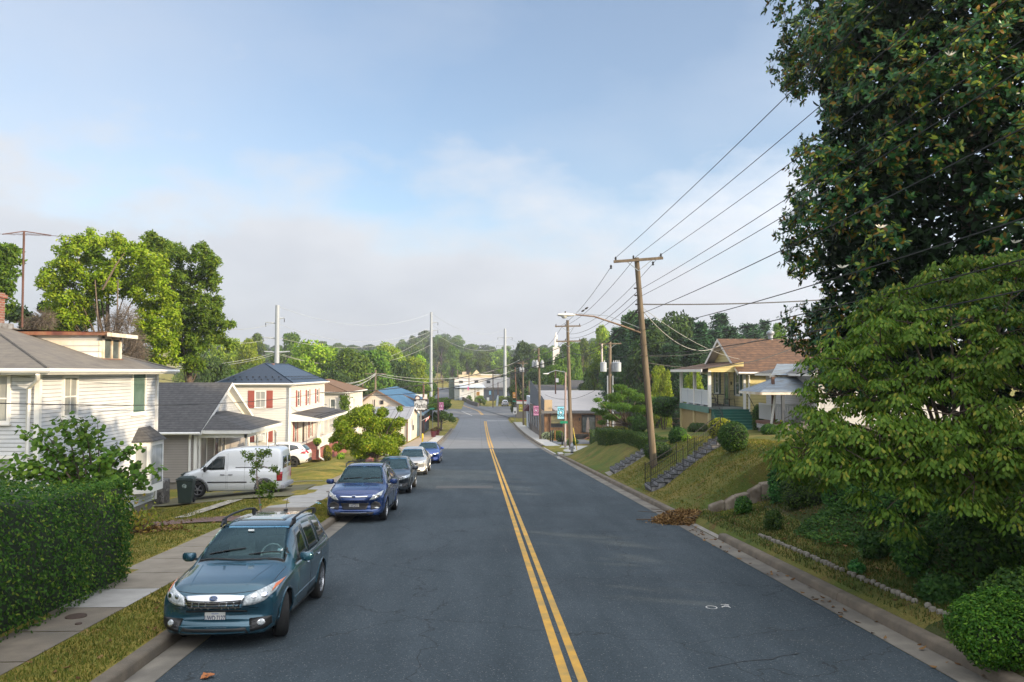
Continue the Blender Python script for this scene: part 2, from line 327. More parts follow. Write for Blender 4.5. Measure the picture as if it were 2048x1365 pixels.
# asphalt
def asphalt():
    m=bpy.data.materials.new('asphalt'); t,b=nodes(m); nn=t.nodes.new; lk=t.links.new; b.inputs['Roughness'].default_value=.85; b.inputs['Specular IOR Level'].default_value=.22
    ge=nn('ShaderNodeNewGeometry'); mp=nn('ShaderNodeMapping'); mp.inputs['Scale'].default_value=(1,.12,1); lk(ge.outputs['Position'],mp.inputs[0])
    def noise(sc,dt,v=None,rg=.6):
        n=nn('ShaderNodeTexNoise'); n.inputs['Scale'].default_value=sc; n.inputs['Detail'].default_value=dt; n.inputs['Roughness'].default_value=rg; lk(v or ge.outputs['Position'],n.inputs['Vector']); return n.outputs['Fac']
    def rng(f,a,b_,c=0,d=1):
        r=nn('ShaderNodeMapRange'); r.inputs[1].default_value=a; r.inputs[2].default_value=b_; r.inputs[3].default_value=c; r.inputs[4].default_value=d; lk(f,r.inputs[0]); return r.outputs[0]
    x=nn('ShaderNodeMix'); x.data_type='RGBA'; lk(rng(noise(1.4,4,mp.outputs[0]),.35,.65),x.inputs[0]); x.inputs[6].default_value=(.040,.054,.063,1); x.inputs[7].default_value=(.056,.072,.083,1)
    y=nn('ShaderNodeMix'); y.data_type='RGBA'; lk(rng(noise(.35,5),.48,.62,0,.5),y.inputs[0]); lk(x.outputs[2],y.inputs[6]); y.inputs[7].default_value=(.033,.044,.052,1)
    vo=nn('ShaderNodeTexVoronoi'); vo.inputs['Scale'].default_value=75; lk(ge.outputs['Position'],vo.inputs['Vector'])
    cr=nn('ShaderNodeMix'); cr.data_type='RGBA'; cr.blend_type='MULTIPLY'; cr.inputs[0].default_value=1; lk(y.outputs[2],cr.inputs[6])
    bw=nn('ShaderNodeSeparateColor'); lk(vo.outputs['Color'],bw.inputs[0]); v=rng(bw.outputs[0],0,1,.72,1.28); cc=nn('ShaderNodeCombineColor'); [lk(v,cc.inputs[i]) for i in range(3)]; lk(cc.outputs[0],cr.inputs[7])
    sp_=nn('ShaderNodeMix'); sp_.data_type='RGBA'; lk(rng(bw.outputs[1],.975,.98,0,.45),sp_.inputs[0]); lk(cr.outputs[2],sp_.inputs[6]); sp_.inputs[7].default_value=(.30,.30,.29,1)
    # hairline cracks
    v2=nn('ShaderNodeTexVoronoi'); v2.feature='DISTANCE_TO_EDGE'; v2.inputs['Scale'].default_value=.22
    wn=nn('ShaderNodeTexNoise'); wn.inputs['Scale'].default_value=1.5; wn.inputs['Detail'].default_value=5; lk(ge.outputs['Position'],wn.inputs['Vector']); va=nn('ShaderNodeVectorMath'); va.operation='ADD'; lk(ge.outputs['Position'],va.inputs[0]); lk(wn.outputs['Color'],va.inputs[1]); lk(va.outputs[0],v2.inputs['Vector'])
    ck=nn('ShaderNodeMix'); ck.data_type='RGBA'; lk(rng(v2.outputs['Distance'],.0015,.004,.6,0),ck.inputs[0]); lk(sp_.outputs[2],ck.inputs[6]); ck.inputs[7].default_value=(.018,.02,.022,1); lk(ck.outputs[2],b.inputs['Base Color'])
    bp=nn('ShaderNodeBump'); bp.inputs['Strength'].default_value=.5; bp.inputs['Distance'].default_value=.006; lk(vo.outputs['Distance'],bp.inputs['Height']); lk(bp.outputs[0],b.inputs['Normal'])
    return m
M['asphalt']=asphalt(); M['tar']=mat('tar seal',(.016,.018,.020),(.03,.033,.036),6,.6)
M['asphalt_old']=mat('old grey asphalt',(.155,.165,.175),(.125,.135,.145),.8,.9,bump=.2,bscale=40,c3=(.12,.12,.125),s3=.3)
M['conc_road']=linemat('concrete roadway',(.17,.18,.19),(.07,.07,.07),0,3.35,.03,c2=(.135,.145,.155),scale=.7,rough=.85,offs=1.35,axis2=1,period2=6.0,width2=.035)
M['patch']=mat('asphalt patch',(.045,.05,.055),(.06,.065,.07),9,.85)
# ------------------------------------------------------------ terrain
def spaced():
    ys=[-60,-45,-30,-20,-12,-6]; y=-2.0
    while y<60:
        ys.append(y); y+=.8
        if 24.9<y<25.9 and 25.33 not in ys: ys+=[25.33,25.77]; y=26.4
    while y<130: ys.append(y); y+=2.5
    while y<320: ys.append(y); y+=7
    while y<1000: ys.append(y); y+=30
    return ys+[1100,1180]
def gxs():
    xs=[-880,-500,-300,-200,-150,-110,-80,-62,-50,-42,-36,-31,-27,-24,-21,-18.5,-16]; x=-15.0
    while x<-7.4: xs.append(round(x,2)); x+=.75
    xs+=[-7.3,-6.5,-5.8,-5.2,-4.7,-4.44,-4.40,-2,1,4,6.34,6.38,6.6]; x=6.9
    while x<18: xs.append(round(x,2)); x+=.35 if x<11 else .7
    return xs+[19.5,21.5,24,27,31,36,42,50,62,80,110,150,200,300,500,880]
def terrain():
    xs=gxs(); ys=spaced(); mb=MB()
    for y in ys:
        for x in xs:
            if y>150: z=g(x,y)-.04 if abs(x-cxs(y)-.9)<9 else g(x,y)
            else: z=g(x,y)
            if -4.42<x<6.36: z-=.10
            if -7.26>x>-40 or x>7.0:
                z+=.05*math.sin(x*1.7+y*.9)*math.sin(y*.63-x*.4) if y<80 else 0
            mb.v.append((x,y,z))
    n=len(xs)
    for j in range(len(ys)-1):
        for i in range(n-1):
            mb.f.append((j*n+i,j*n+i+1,(j+1)*n+i+1,(j+1)*n+i))
            xm=(xs[i]+xs[i+1])/2; ym=(ys[j]+ys[j+1])/2
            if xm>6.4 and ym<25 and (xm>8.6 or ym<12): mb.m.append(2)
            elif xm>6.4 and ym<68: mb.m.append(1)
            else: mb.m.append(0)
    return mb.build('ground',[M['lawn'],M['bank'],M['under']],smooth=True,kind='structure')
terrain()
def ribbon(name,xa,xb,y0,y1,dz,m,step=2.0,za=0,zb=0,bend=True,kind='structure',label=None):
    mb=MB(); ys=[y0]; y=y0
    while y+step<y1: y+=step; ys.append(y)
    ys.append(y1)
    fa=xa if callable(xa) else (lambda y:xa); fb=xb if callable(xb) else (lambda y:xb)
    for y in ys:
        c=cxs(y) if bend else 0
        mb.v.append((fa(y)+c,y,r_(y)+dz+za)); mb.v.append((fb(y)+c,y,r_(y)+dz+zb))
    for k in range(len(ys)-1): mb.f.append((2*k,2*k+1,2*k+3,2*k+2)); mb.m.append(0)
    return mb.build(name,m,kind=kind)
ribbon('road',-4.02,5.92,-50,77.2,0,M['asphalt'],1.0)
ribbon('concrete_road',-4.02,5.92,77.2,166,0,M['conc_road'],2)
ribbon('far_road',-4.4,6.3,166,520,.006,M['asphalt_old'],6)
# gutters and kerbs as real steps
def kerb(side,segs):
    for (y0,y1,h) in segs:
        mb=MB(); ys=[y0]; y=y0
        while y+1<y1: y+=1; ys.append(y)
        ys.append(y1); s=side
        gx=-4.02 if s<0 else 5.92; kx=-4.40 if s<0 else 6.32; n=5
        for y in ys:
            z=r_(y); prof=[(kx,z+.012),(kx+s*.015,z+.05+h*.5),(kx+s*.03,z+h+.012),(kx+s*.06,z+h+.025),(kx+s*.20,z+h+.028),(kx+s*.215,z-.1)]
            n=len(prof); mb.v+=[(a,y,b) for a,b in prof]
        for k in range(len(ys)-1):
            for j in range(n-1): mb.f.append((k*n+j,k*n+j+1,(k+1)*n+j+1,(k+1)*n+j)); mb.m.append(0)
        mb.f.append(tuple(range(n))); mb.m.append(0); mb.f.append(tuple((len(ys)-1)*n+j for j in range(n))); mb.m.append(0)
        mb.build('kerb',M['kerb'],kind='structure',smooth=True)
ribbon('gutter',-4.40,-4.02,-50,132,.006,M['gutter'],1,za=.004,bend=False); ribbon('gutter',5.92,6.32,-50,150,.006,M['gutter'],1,zb=.004,bend=False)
kerb(-1,[(-50,23.6,.13),(23.62,37,.13),(37.02,61,.13),(61.02,95,.13),(95.02,131,.13)])
kerb(1,[(-50,14,.13),(14.02,21.0,.13),(24.2,37,.13),(37.02,52,.13),(52.02,64.2,.13),(81,110,.13),(110.02,150,.13)])
# dropped kerb and old driveway apron on the right
mb=MB().quad((6.33,21.0,r_(21)+.02),(6.33,24.2,r_(24.2)+.02),(6.56,24.0,r_(24)+.10),(6.56,21.2,r_(21.2)+.10)); mb.build('driveway_apron',M['concrete'],kind='structure')
# yellow centre lines
for a,b_ in ((1.03,1.155),(1.235,1.35)): ribbon('road_marking',a,b_,-50,76.6,.005,M['yellow'],2)
for a,b_ in ((1.0,1.18),(1.28,1.46)): ribbon('road_marking',a,b_,78.2,157,.005,M['yellow'],3)
ribbon('road_marking',1.0,1.2,180,262,.012,M['yellow'],6); ribbon('road_marking',1.35,1.55,180,262,.012,M['yellow'],6)
mb=MB().quad((1.6,157.5,r_(157.5)+.01),(5.9,157.5,r_(157.5)+.01),(5.9,158.3,r_(158.3)+.01),(1.6,158.3,r_(158.3)+.01)); mb.build('road_marking',M['whitepaint'],kind='structure')
mb=MB().quad((-1.6,176,r_(176)+.03),(-1.4,176,r_(176)+.03),(-4.2,198,r_(198)+.03),(-4.4,198,r_(198)+.03)); mb.build('road_marking',M['whitepaint'],kind='structure')
mb=MB().quad((-5.2,196,r_(196)+.03),(-1.9,196,r_(196)+.03),(-1.9,196.9,r_(196)+.03),(-5.2,196.9,r_(196)+.03)); mb.build('road_marking',M['whitepaint'],kind='structure')
# patch and utility marks
p=G(870,978); mb=MB().quad((p.x,36.0,r_(36)+.004),(p.x+2.6,36.0,r_(36)+.004),(p.x+2.6,37.3,r_(37.3)+.004),(p.x,37.3,r_(37.3)+.004)); mb.build('asphalt_patch',M['patch'],kind='structure')
rs9=random.Random(9)
for k in range(9):
    x=rs9.uniform(-3.5,5.5); y=rs9.uniform(7,40); mb=MB(); a=rs9.choice([0,PI/2,PI/2,.4]); L_=rs9.uniform(.8,2.6); pts=[Vector((x+math.cos(a)*L_*i/8+rs9.uniform(-.05,.05),y+math.sin(a)*L_*i/8+rs9.uniform(-.05,.05),0)) for i in range(9)]
    for p0,p1 in zip(pts[:-1],pts[1:]):
        d=(p1-p0).normalized(); n=Vector((-d.y,d.x,0))*rs9.uniform(.006,.014); mb.quad(*[(q.x,q.y,r_(q.y)+.0045+k*.0003) for q in (p0-n,p1-n,p1+n,p0+n)])
    mb.build('sealed_crack',M['tar'],kind='structure')
def chalk(px,py,strokes,nm):
    p=G(px,py); mb=MB()
    for st in strokes:
        for a,b_ in zip(st[:-1],st[1:]):
            A=Vector((p.x+a[0],p.y+a[1],r_(p.y+a[1])+.006)); B=Vector((p.x+b_[0],p.y+b_[1],r_(p.y+b_[1])+.006)); d=(B-A).normalized(); n=Vector((-d.y,d.x,0))*.010
            mb.quad(A-n,B-n,B+n,A+n)
    mb.build(nm,M['whitepaint'],kind='structure')
chalk(1430,1216,[[(-.06+.09*math.cos(t*PI/6),.11*math.sin(t*PI/6)) for t in range(13)],[(.12,0),(.22,.12),(.26,-.04)],[(.13,.05),(.27,.05)],[(.16,.2),(.3,.17)],[(.24,.22),(.27,.1)]],'road_marking')
# side street to the right of the far junction, right hand cross street by the hydrant, apron
def sheet(name,pts,m,dz=.02,nx=6,ny=4):
    a,b_,c,d=[Vector((p[0],p[1],0)) for p in pts]; mb=MB()
    for j in range(ny+1):
        for i in range(nx+1):
            u=i/nx; v=j/ny; q=a*(1-u)*(1-v)+b_*u*(1-v)+c*u*v+d*(1-u)*v; mb.v.append((q.x,q.y,g(q.x,q.y)+dz))
    n=nx+1
    for j in range(ny):
        for i in range(nx): mb.f.append((j*n+i,j*n+i+1,(j+1)*n+i+1,(j+1)*n+i)); mb.m.append(0)
    return mb.build(name,m,kind='structure')
sheet('side_street',[(6.3,168),(70,172),(70,214),(-2,222)],M['asphalt_old'],.12,12,5)
sheet('left_side_street',[(-60,170),(-4.3,168),(-4.3,205),(-60,200)],M['asphalt_old'],.14,24,5)
mb=MB()
for (a,b_) in ((66.3,69.2),(69.2,72),(72,75),(75,78.2)):
    mb.quad((6.3,a,r_(a)+.02),(6.3,b_,r_(b_)+.02),(8.2,b_,g(8.2,b_)+.035),(8.2,a,g(8.2,a)+.035)); mb.quad((8.2,a,g(8.2,a)+.035),(8.2,b_,g(8.2,b_)+.035),(24,b_,g(24,b_)+.04),(24,a,g(24,a)+.04))
mb.build('alley_apron',M['concrete_new'],kind='structure')
sheet('pavement',[(6.54,78.3),(8.0,78.3),(8.0,150),(6.54,150)],M['concrete_new'],.03,1,30)
sheet('car_park',[(8.05,82),(12.5,83),(12.5,94),(8.05,93)],M['asphalt_old'],.02,3,4)
# left pavement in slabs
SW=[mat('slab old',(.21,.175,.13),(.15,.125,.095),2.5,.9,bump=.2,bscale=50,c3=(.13,.115,.09),s3=.9),mat('slab mid',(.27,.235,.185),(.21,.18,.14),2,.9,bump=.2,bscale=50),mat('slab new',(.37,.355,.33),(.29,.28,.26),2,.9,bump=.15,bscale=50)]
mb=MB(); y=-30.0; rs=random.Random(4)
pat={}
while y<60:
    L=1.45 if y<15 else 1.6
    k=0 if y<9.3 else (2 if y<10.4 else (0 if y<12.2 else (2 if y<13.6 and y>12.2 else (1 if rs.random()<.4 else 0))))
    if 27.5<y<37: k=2
    if 37<y<60: k=1
    e=.012; mb.quad((-7.25,y+e,g(-7.2,y)+.012),(-5.8,y+e,g(-5.8,y)+.012),(-5.8,y+L-e,g(-5.8,y+L)+.012),(-7.25,y+L-e,g(-7.2,y+L)+.012),m=k); y+=L
mb.build('pavement',SW,kind='structure')
sheet('pavement',[(-7.6,61),(-5.8,61),(-5.8,131),(-7.6,131)],mat('far pavement',(.34,.27,.2),(.27,.22,.17),1,.9),.03,1,24)
sheet('pavement_strip',[(-5.7,84),(-4.62,84),(-4.62,106),(-5.7,106)],M['concrete_new'],.03,1,8)
sheet('pavement_strip',[(-5.78,31.6),(-4.62,31.9),(-4.62,36),(-5.78,36)],M['concrete_new'],.02,2,3)
# manhole covers in the slab
for px,py,rr in ((152,1236,.155),(157,1252,.05),(660,985,.16),(640,1003,.12)):
    p=G(px,py); mb=MB().lathe([(rr,0),(rr,.022),(rr*.93,.026),(0.01,.026)],(p.x,p.y,p.z+.004),24); mb.build('manhole_cover',mat('iron cover',(.09,.06,.045),(.06,.04,.03),20,.7,metal=.3),kind=None,label={152:'round rusty iron manhole cover in the pale pavement slab by the near hedge',157:'small iron valve cover beside the big manhole cover by the near hedge',660:'round iron cover in the pavement beside the royal blue SUV',640:'dark cover set in the pale pavement beyond the sapling'}[px],cat='manhole cover')
# brick walk and stone strip to the first house
bw=brickmat('brick paving',(.20,.085,.07),(.15,.065,.055),(.13,.11,.09),.2,.1,axis='XY')
sheet('brick_path',[(-11.0,24.1),(-7.3,24.1),(-7.3,25.35),(-11.0,25.35)],bw,.03,6,2)
sheet('stone_path',[(-9.6,25.7),(-9.1,25.6),(-8.9,30.8),(-9.5,30.8)],mat('pale stone strip',(.40,.37,.31),(.2,.18,.13),5,.9,thr=(.45,.55)),.06,2,8)
sheet('driveway',[(-12.9,31.4),(-7.3,31.3),(-7.3,36.5),(-12.9,36.6)],mat('worn driveway',(.14,.12,.07),(.10,.105,.04),1.6,.95,bump=.4,bscale=20,c3=(.16,.145,.09),s3=.9),.035,16,10)
sheet('driveway_kerb',[(-9.5,37.6),(-7.3,37.8),(-7.3,38.0),(-9.5,37.8)],M['concrete'],.07,2,1)
# ------------------------------------------------------------ foliage
def leafmesh(name,C,Nn,L,W,rng,m,T=None,fold=.25,extra=None,mats=None,curl=.0):
    """one pointed leaf per centre, all leaves in one mesh"""
    C=np.asarray(C,float); n=len(C); Nn=np.asarray(Nn,float); Nn/=np.linalg.norm(Nn,axis=1,keepdims=True)+1e-9
    if T is None: T=rng.normal(size=(n,3))
    T=T-Nn*(T*Nn).sum(1,keepdims=True); T/=np.linalg.norm(T,axis=1,keepdims=True)+1e-9
    B=np.cross(Nn,T); L=np.broadcast_to(np.asarray(L,float),(n,))*rng.uniform(.7,1.2,n); W=np.broadcast_to(np.asarray(W,float),(n,))*rng.uniform(.8,1.15,n)
    L=L[:,None]; W=W[:,None]
    v=np.empty((n,6,3)); v[:,0]=C; v[:,1]=C+T*L*.33+B*W*.5-Nn*W*fold; v[:,2]=C+T*L*.72+B*W*.38-Nn*(W*fold+L*curl*.5); v[:,3]=C+T*L-Nn*L*curl; v[:,4]=C+T*L*.72-B*W*.38-Nn*(W*fold+L*curl*.5); v[:,5]=C+T*L*.33-B*W*.5-Nn*W*fold
    V=v.reshape(-1,3); base=np.arange(n)*6
    q=np.stack([base,base+1,base+2,base+3, base,base+3,base+4,base+5],1).reshape(-1)
    nf=2*n; ev=np.zeros((0,3)); ef=[]
    if extra: ev=np.array(extra.v); ef=extra.f
    me=bpy.data.meshes.new(name); tot=len(V)+len(ev); me.vertices.add(tot); me.vertices.foreach_set('co',np.concatenate([V,ev]).reshape(-1) if len(ev) else V.reshape(-1))
    lt=[len(f) for f in ef]; el=[i+len(V) for f in ef for i in f]
    loops=np.concatenate([q,np.array(el,int)]) if ef else q
    me.loops.add(len(loops)); me.loops.foreach_set('vertex_index',loops.astype(np.int32))
    st=np.concatenate([np.arange(nf)*4,nf*4+np.concatenate([[0],np.cumsum(lt)[:-1]])]) if ef else np.arange(nf)*4
    me.polygons.add(nf+len(ef)); me.polygons.foreach_set('loop_start',st.astype(np.int32)); me.polygons.foreach_set('loop_total',np.array([4]*nf+lt,np.int32))
    for x in (mats or [m]): me.materials.append(x)
    if ef and mats: me.polygons.foreach_set('material_index',np.array([0]*nf+[1]*len(ef),np.int32))
    me.update(calc_edges=True); me.validate(); return me
def sph(rng,n,up=0):
    d=rng.normal(size=(n,3)); d/=np.linalg.norm(d,axis=1,keepdims=True); d[:,2]+=up; d/=np.linalg.norm(d,axis=1,keepdims=True); return d
def blobs_leaves(blobs,n,rng,shell=.25,up=.35):
    """blobs: list (cx,cy,cz,rx,ry,rz); leaves spread near blob surfaces, weighted by area"""
    w=np.array([b[3]*b[4]+b[4]*b[5]+b[3]*b[5] for b in blobs]); k=rng.choice(len(blobs),n,p=w/w.sum()); b=np.array(blobs)[k]
    d=sph(rng,n,.15); rad=1-np.abs(rng.normal(0,shell,n)); rad=np.clip(rad,.1,1.05)
    C=b[:,:3]+d*b[:,3:6]*rad[:,None]; N_=d/b[:,3:6]; N_/=np.linalg.norm(N_,axis=1,keepdims=True); N_=N_*.8+rng.normal(0,.45,(n,3)); N_[:,2]+=up
    return C,N_
def twigs(mb,base,tips,r0,rng,r1=.015,mid=.35):
    base=Vector(base)
    for t in tips:
        t=Vector(t); m_=base.lerp(t,.5)+Vector((rng.normal()*mid,rng.normal()*mid,abs(rng.normal())*mid*.5))
        mb.tube([base,base.lerp(m_,.5)+Vector((0,0,.1)),m_,t],[r0,r0*.75,r0*.45,r1],5,cap=False)
GREEN=leafmat('leaf mid green',[(0,(.045,.085,.016)),(.5,(.075,.13,.022)),(1,(.12,.17,.03))])
LIME=leafmat('leaf lime',[(0,(.10,.17,.018)),(.5,(.17,.25,.028)),(1,(.26,.31,.05))])
DARK=leafmat('leaf dark',[(0,(.022,.045,.014)),(.5,(.035,.065,.018)),(1,(.055,.09,.022))],trans=.2)
BLUEG=leafmat('needle green',[(0,(.018,.045,.022)),(.5,(.03,.07,.03)),(1,(.05,.10,.04))],trans=.15)
HEDGE=leafmat('hedge leaf',[(0,(.022,.055,.012)),(.6,(.042,.095,.018)),(.9,(.085,.15,.028)),(1,(.20,.23,.045))],big=.8)
GOLD=leafmat('yellow green leaf',[(0,(.12,.14,.02)),(.5,(.20,.20,.03)),(1,(.27,.24,.04))])
BOX=leafmat('clipped shrub leaf',[(0,(.022,.055,.014)),(.6,(.038,.08,.018)),(1,(.075,.12,.025))],trans=.15)
MAG=leafmat('magnolia leaf',[(0,(.012,.042,.014)),(.30,(.020,.064,.018)),(.68,(.036,.09,.020)),(.72,(.15,.085,.018)),(.83,(.10,.055,.014)),(.88,(.14,.18,.03)),(1,(.24,.27,.04))],rough=.36,trans=.15,spec=.28,big=.9)
DOG=leafmat('dogwood leaf',[(0,(.055,.13,.022)),(.5,(.098,.20,.034)),(.85,(.16,.27,.05)),(1,(.30,.31,.06))],rough=.5,trans=.4,big=.7)
RED=leafmat('redbud leaf',[(0,(.045,.11,.018)),(.6,(.08,.17,.028)),(1,(.16,.26,.045))],rough=.45,trans=.35)
DEAD=leafmat('dry leaf',[(0,(.05,.028,.014)),(.5,(.11,.06,.028)),(1,(.22,.14,.07))],trans=.1,rough=.9)
DEADTW=mat('dead vine twigs',(.16,.13,.10),(.09,.07,.055),5,.95)
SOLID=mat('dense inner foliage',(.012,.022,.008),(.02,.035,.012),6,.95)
def tree_mesh(seed,h,r,mat_,nleaf,ls,kind='broad',trunk=.28,lowf=.25,nb=26,bark=True):
    """returns (crown mesh, trunk mesh); base at the origin"""
    rng=np.random.default_rng(seed); mb=MB(); bl=[]
    if kind=='broad':
        for i in range(nb):
            t=rng.uniform(lowf+.08,.93); prof=math.sin(PI*min(1,max(.06,(t-lowf)/(1-lowf)*.86+.16)))**.6
            a=rng.uniform(0,2*PI); rr=r*prof*math.sqrt(rng.uniform(.15,1))*.82; b=r*rng.uniform(.20,.36)
            bl.append((rr*math.cos(a),rr*math.sin(a),h*t,b,b,b*rng.uniform(.6,.85)))
        bl.append((0,0,h*.88,r*.35,r*.35,h*.12))
        C,Nn=blobs_leaves(bl,nleaf,rng,.22)
        tips=[b[:3] for b in bl[::2]]
    elif kind=='pine':
        k=0; z=h*lowf; C=[]; Nn=[]; tips=[]
        while z<h*.97:
            rad=r*(1-(z/h))**.75*1.15+r*.06
            for j in range(6):
                a=k*2.4+j*PI/3+rng.normal(0,.2); q=rad*rng.uniform(.65,1.1); tip=(q*math.cos(a),q*math.sin(a),z+q*.12-q*q*.02); tips.append(tip)
                m_=max(6,int(nleaf/(h/ (h*.045))/6)); tt=rng.uniform(.25,1.05,m_)
                c=np.stack([tt*tip[0],tt*tip[1],z+(tip[2]-z)*tt],1)+rng.normal(0,1,(m_,3))*np.array([.16,.16,.10])*r*.55*(.35+.5*tt[:,None]); C.append(c); Nn.append(rng.normal(0,.35,(m_,3))+[0,0,1])
            z+=h*.045; k+=1
        C=np.concatenate(C); Nn=np.concatenate(Nn)
    mb=MB(); top=h*(.8 if kind=='broad' else .97)
    mb.tube([(0,0,-.6),(0,0,h*.02),(r*.03,0,h*.3),(0,r*.02,top)],[trunk*1.25,trunk,trunk*.75,.03],8)
    for t in tips[:40 if kind=='pine' else 14]:
        z0=t[2]*.6 if kind=='broad' else t[2]-.05
        mb.tube([(0,0,max(h*lowf*.6,z0)),(t[0]*.5,t[1]*.5,(max(h*lowf*.6,z0)+t[2])/2+.1),t],[trunk*.4,trunk*.25,.02],5,cap=False)
    cm=leafmesh('crown',C,Nn,ls,ls*.62,rng,mat_); tm=mb.mesh('trunk',M['bark']); tm.polygons.foreach_set('use_smooth',[True]*len(tm.polygons)); return cm,tm
def place_tree(meshes,loc,label,cat='tree',name='tree',sc=(1,1,1),rot=0,group=None):
    t=thing(name,label,cat,loc,rot,group); t.scale=sc
    link('crown',meshes[0],t); link('trunk',meshes[1],t); return t
# generic variants (unit-ish sizes: 10 m high, 4 m radius)
GEN={}
for key,mt in (('green',GREEN),('lime',LIME),('dark',DARK)):
    GEN[key]=[tree_mesh(10+i*7+len(key),10,4.4,mt,6500,.42,lowf=.08,nb=30) for i in range(2)]
GEN['pine']=[tree_mesh(60+i,10,2.6,BLUEG,8000,.30,'pine',lowf=.12,trunk=.2) for i in range(2)]
rt=random.Random(5)
def ptree(px,ytop,Y,wpx,kind,label,base=None,group=None,k=None,name='tree'):
    """tree whose crown is centred on photo column px and reaches photo row ytop, at distance Y"""
    top=P(px,ytop,Y); z0=g(top.x,Y)-.3 if base is None else base
    h=max(2.5,(top.z-z0)*(1.0 if kind=='pine' else 1.04)); rw=wpx/2*Y/F; ref=2.6 if kind=='pine' else 4.2
    ms=GEN[kind][(k if k is not None else rt.randrange(2))]; sx=rw/ref
    return place_tree(ms,(top.x,Y,z0),label,name=name,sc=(sx,sx*rt.uniform(.85,1.1),h/10),rot=rt.uniform(0,6.28),group=group)
# --- near things
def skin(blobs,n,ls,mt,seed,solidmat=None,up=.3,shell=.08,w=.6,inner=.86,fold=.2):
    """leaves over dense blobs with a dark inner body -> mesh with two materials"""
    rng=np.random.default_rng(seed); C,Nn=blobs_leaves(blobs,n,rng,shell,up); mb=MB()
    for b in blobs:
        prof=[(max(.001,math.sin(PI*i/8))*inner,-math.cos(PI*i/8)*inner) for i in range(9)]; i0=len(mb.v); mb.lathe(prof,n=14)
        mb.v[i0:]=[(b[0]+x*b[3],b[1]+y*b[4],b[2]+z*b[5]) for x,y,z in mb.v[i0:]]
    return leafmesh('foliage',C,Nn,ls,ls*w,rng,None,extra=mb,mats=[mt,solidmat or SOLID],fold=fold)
def bush(name,label,px,py,Y,blobs,n,ls,mt,seed,cat='bush',stems=None,loc=None,up=.3,shell=.08,w=.6):
    """blobs relative to the foot"""
    if loc is None:
        p=G(px,py) if Y is None else P(px,py,Y); loc=(p.x,p.y,g(p.x,p.y))
    me=skin(blobs,n,ls,mt,seed,up=up,shell=shell,w=w)
    if stems:
        t=thing(name,label,cat,loc); link('foliage',me,t); mb=MB(); rng=np.random.default_rng(seed)
        for s in stems: mb.tube([(s[0]*.3,s[1]*.3,-.1),(s[0]*.6,s[1]*.6,s[2]*.5),s[:3]],[s[3],s[3]*.8,s[3]*.4],6)
        mb.build('stem',M['bark'],t,smooth=True); return t
    o=link(name,me,label=label,cat=cat); o.location=loc; return o
# clipped near hedge on the left
def near_hedge():
    rng=np.random.default_rng(3); n=34000; x0,x1,y0,y1=-9.2,-6.78,2.2,15.9
    def top(x,y): return 2.02+.10*math.sin(y*1.3)+.06*math.sin(x*3+y)-.28*ss(13.6,15.9,y)-.10*ss(-8,-9.2,x) 
    C=np.empty((n,3)); Nn=np.empty((n,3))
    for i in range(n):
        u=rng.random()
        if u<.46:   # pavement side
            y=rng.uniform(y0,y1); z=rng.random(); b=.10*math.sin(y*2.1)+.07*math.sin(z*5+y*3.3); T_=top(x1,y); z=z**.9*T_; bulge=.22*math.sin(PI*min(1,z/T_*.8+.15)); C[i]=(x1+b*.6+bulge-.25*ss(14.8,15.9,y)-.10*ss(.8,1,z/T_),y,z); Nn[i]=(1,0,.25+.8*ss(.85,1,z/T_))
        elif u<.66: # far end
            x=rng.uniform(x0,x1); z=rng.random(); T_=top(x,y1); z=z*T_; C[i]=(x,y1+.10*math.sin(x*4+z*3)-.12*ss(.8,1,z/T_)+.05,z); Nn[i]=(.15,1,.3)
        elif u<.70:
            x=rng.uniform(x0,x1); z=rng.random()*1.95; C[i]=(x,y0,z); Nn[i]=(0,-1,.2)
        else:
            x=rng.uniform(x0,x1+.12); y=rng.uniform(y0,y1); C[i]=(x,y,top(x,y)+.05*math.sin(x*7)*math.sin(y*6)); Nn[i]=(0,0,1)
    C+=rng.normal(0,.035,(n,3)); out=rng.random(n)<.06; C[out]+=Nn[out]*rng.uniform(.03,.13,(out.sum(),1)); Nn=Nn+rng.normal(0,.5,(n,3))
    mb=MB(); ys=np.linspace(y0+.12,y1-.12,16); xs=np.linspace(x0+.1,x1-.10,5)
    for y in ys:
        mb.v+=[(x0+.1,y,-.1)]+[(x,y,top(x,y)-.13) for x in xs]+[(x1-.10,y,-.1)]
    for k in range(len(ys)-1):
        for j in range(6): mb.f.append((k*7+j,k*7+j+1,(k+1)*7+j+1,(k+1)*7+j)); mb.m.append(0)
    mb.f.append(tuple(range(7))); mb.f.append(tuple(len(mb.v)-7+j for j in range(7))); mb.m+=[0,0]
    T_=np.cross(Nn,rng.normal(size=(n,3))); 
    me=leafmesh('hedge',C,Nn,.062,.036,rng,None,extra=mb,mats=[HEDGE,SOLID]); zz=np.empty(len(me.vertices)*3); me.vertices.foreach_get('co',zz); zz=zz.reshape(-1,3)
    zz[:,2]+=-.0527*zz[:,1]+.13; me.vertices.foreach_set('co',zz.reshape(-1))
    link('hedge',me,label='tall clipped green hedge beside the left pavement in the foreground',cat='hedge')
near_hedge()
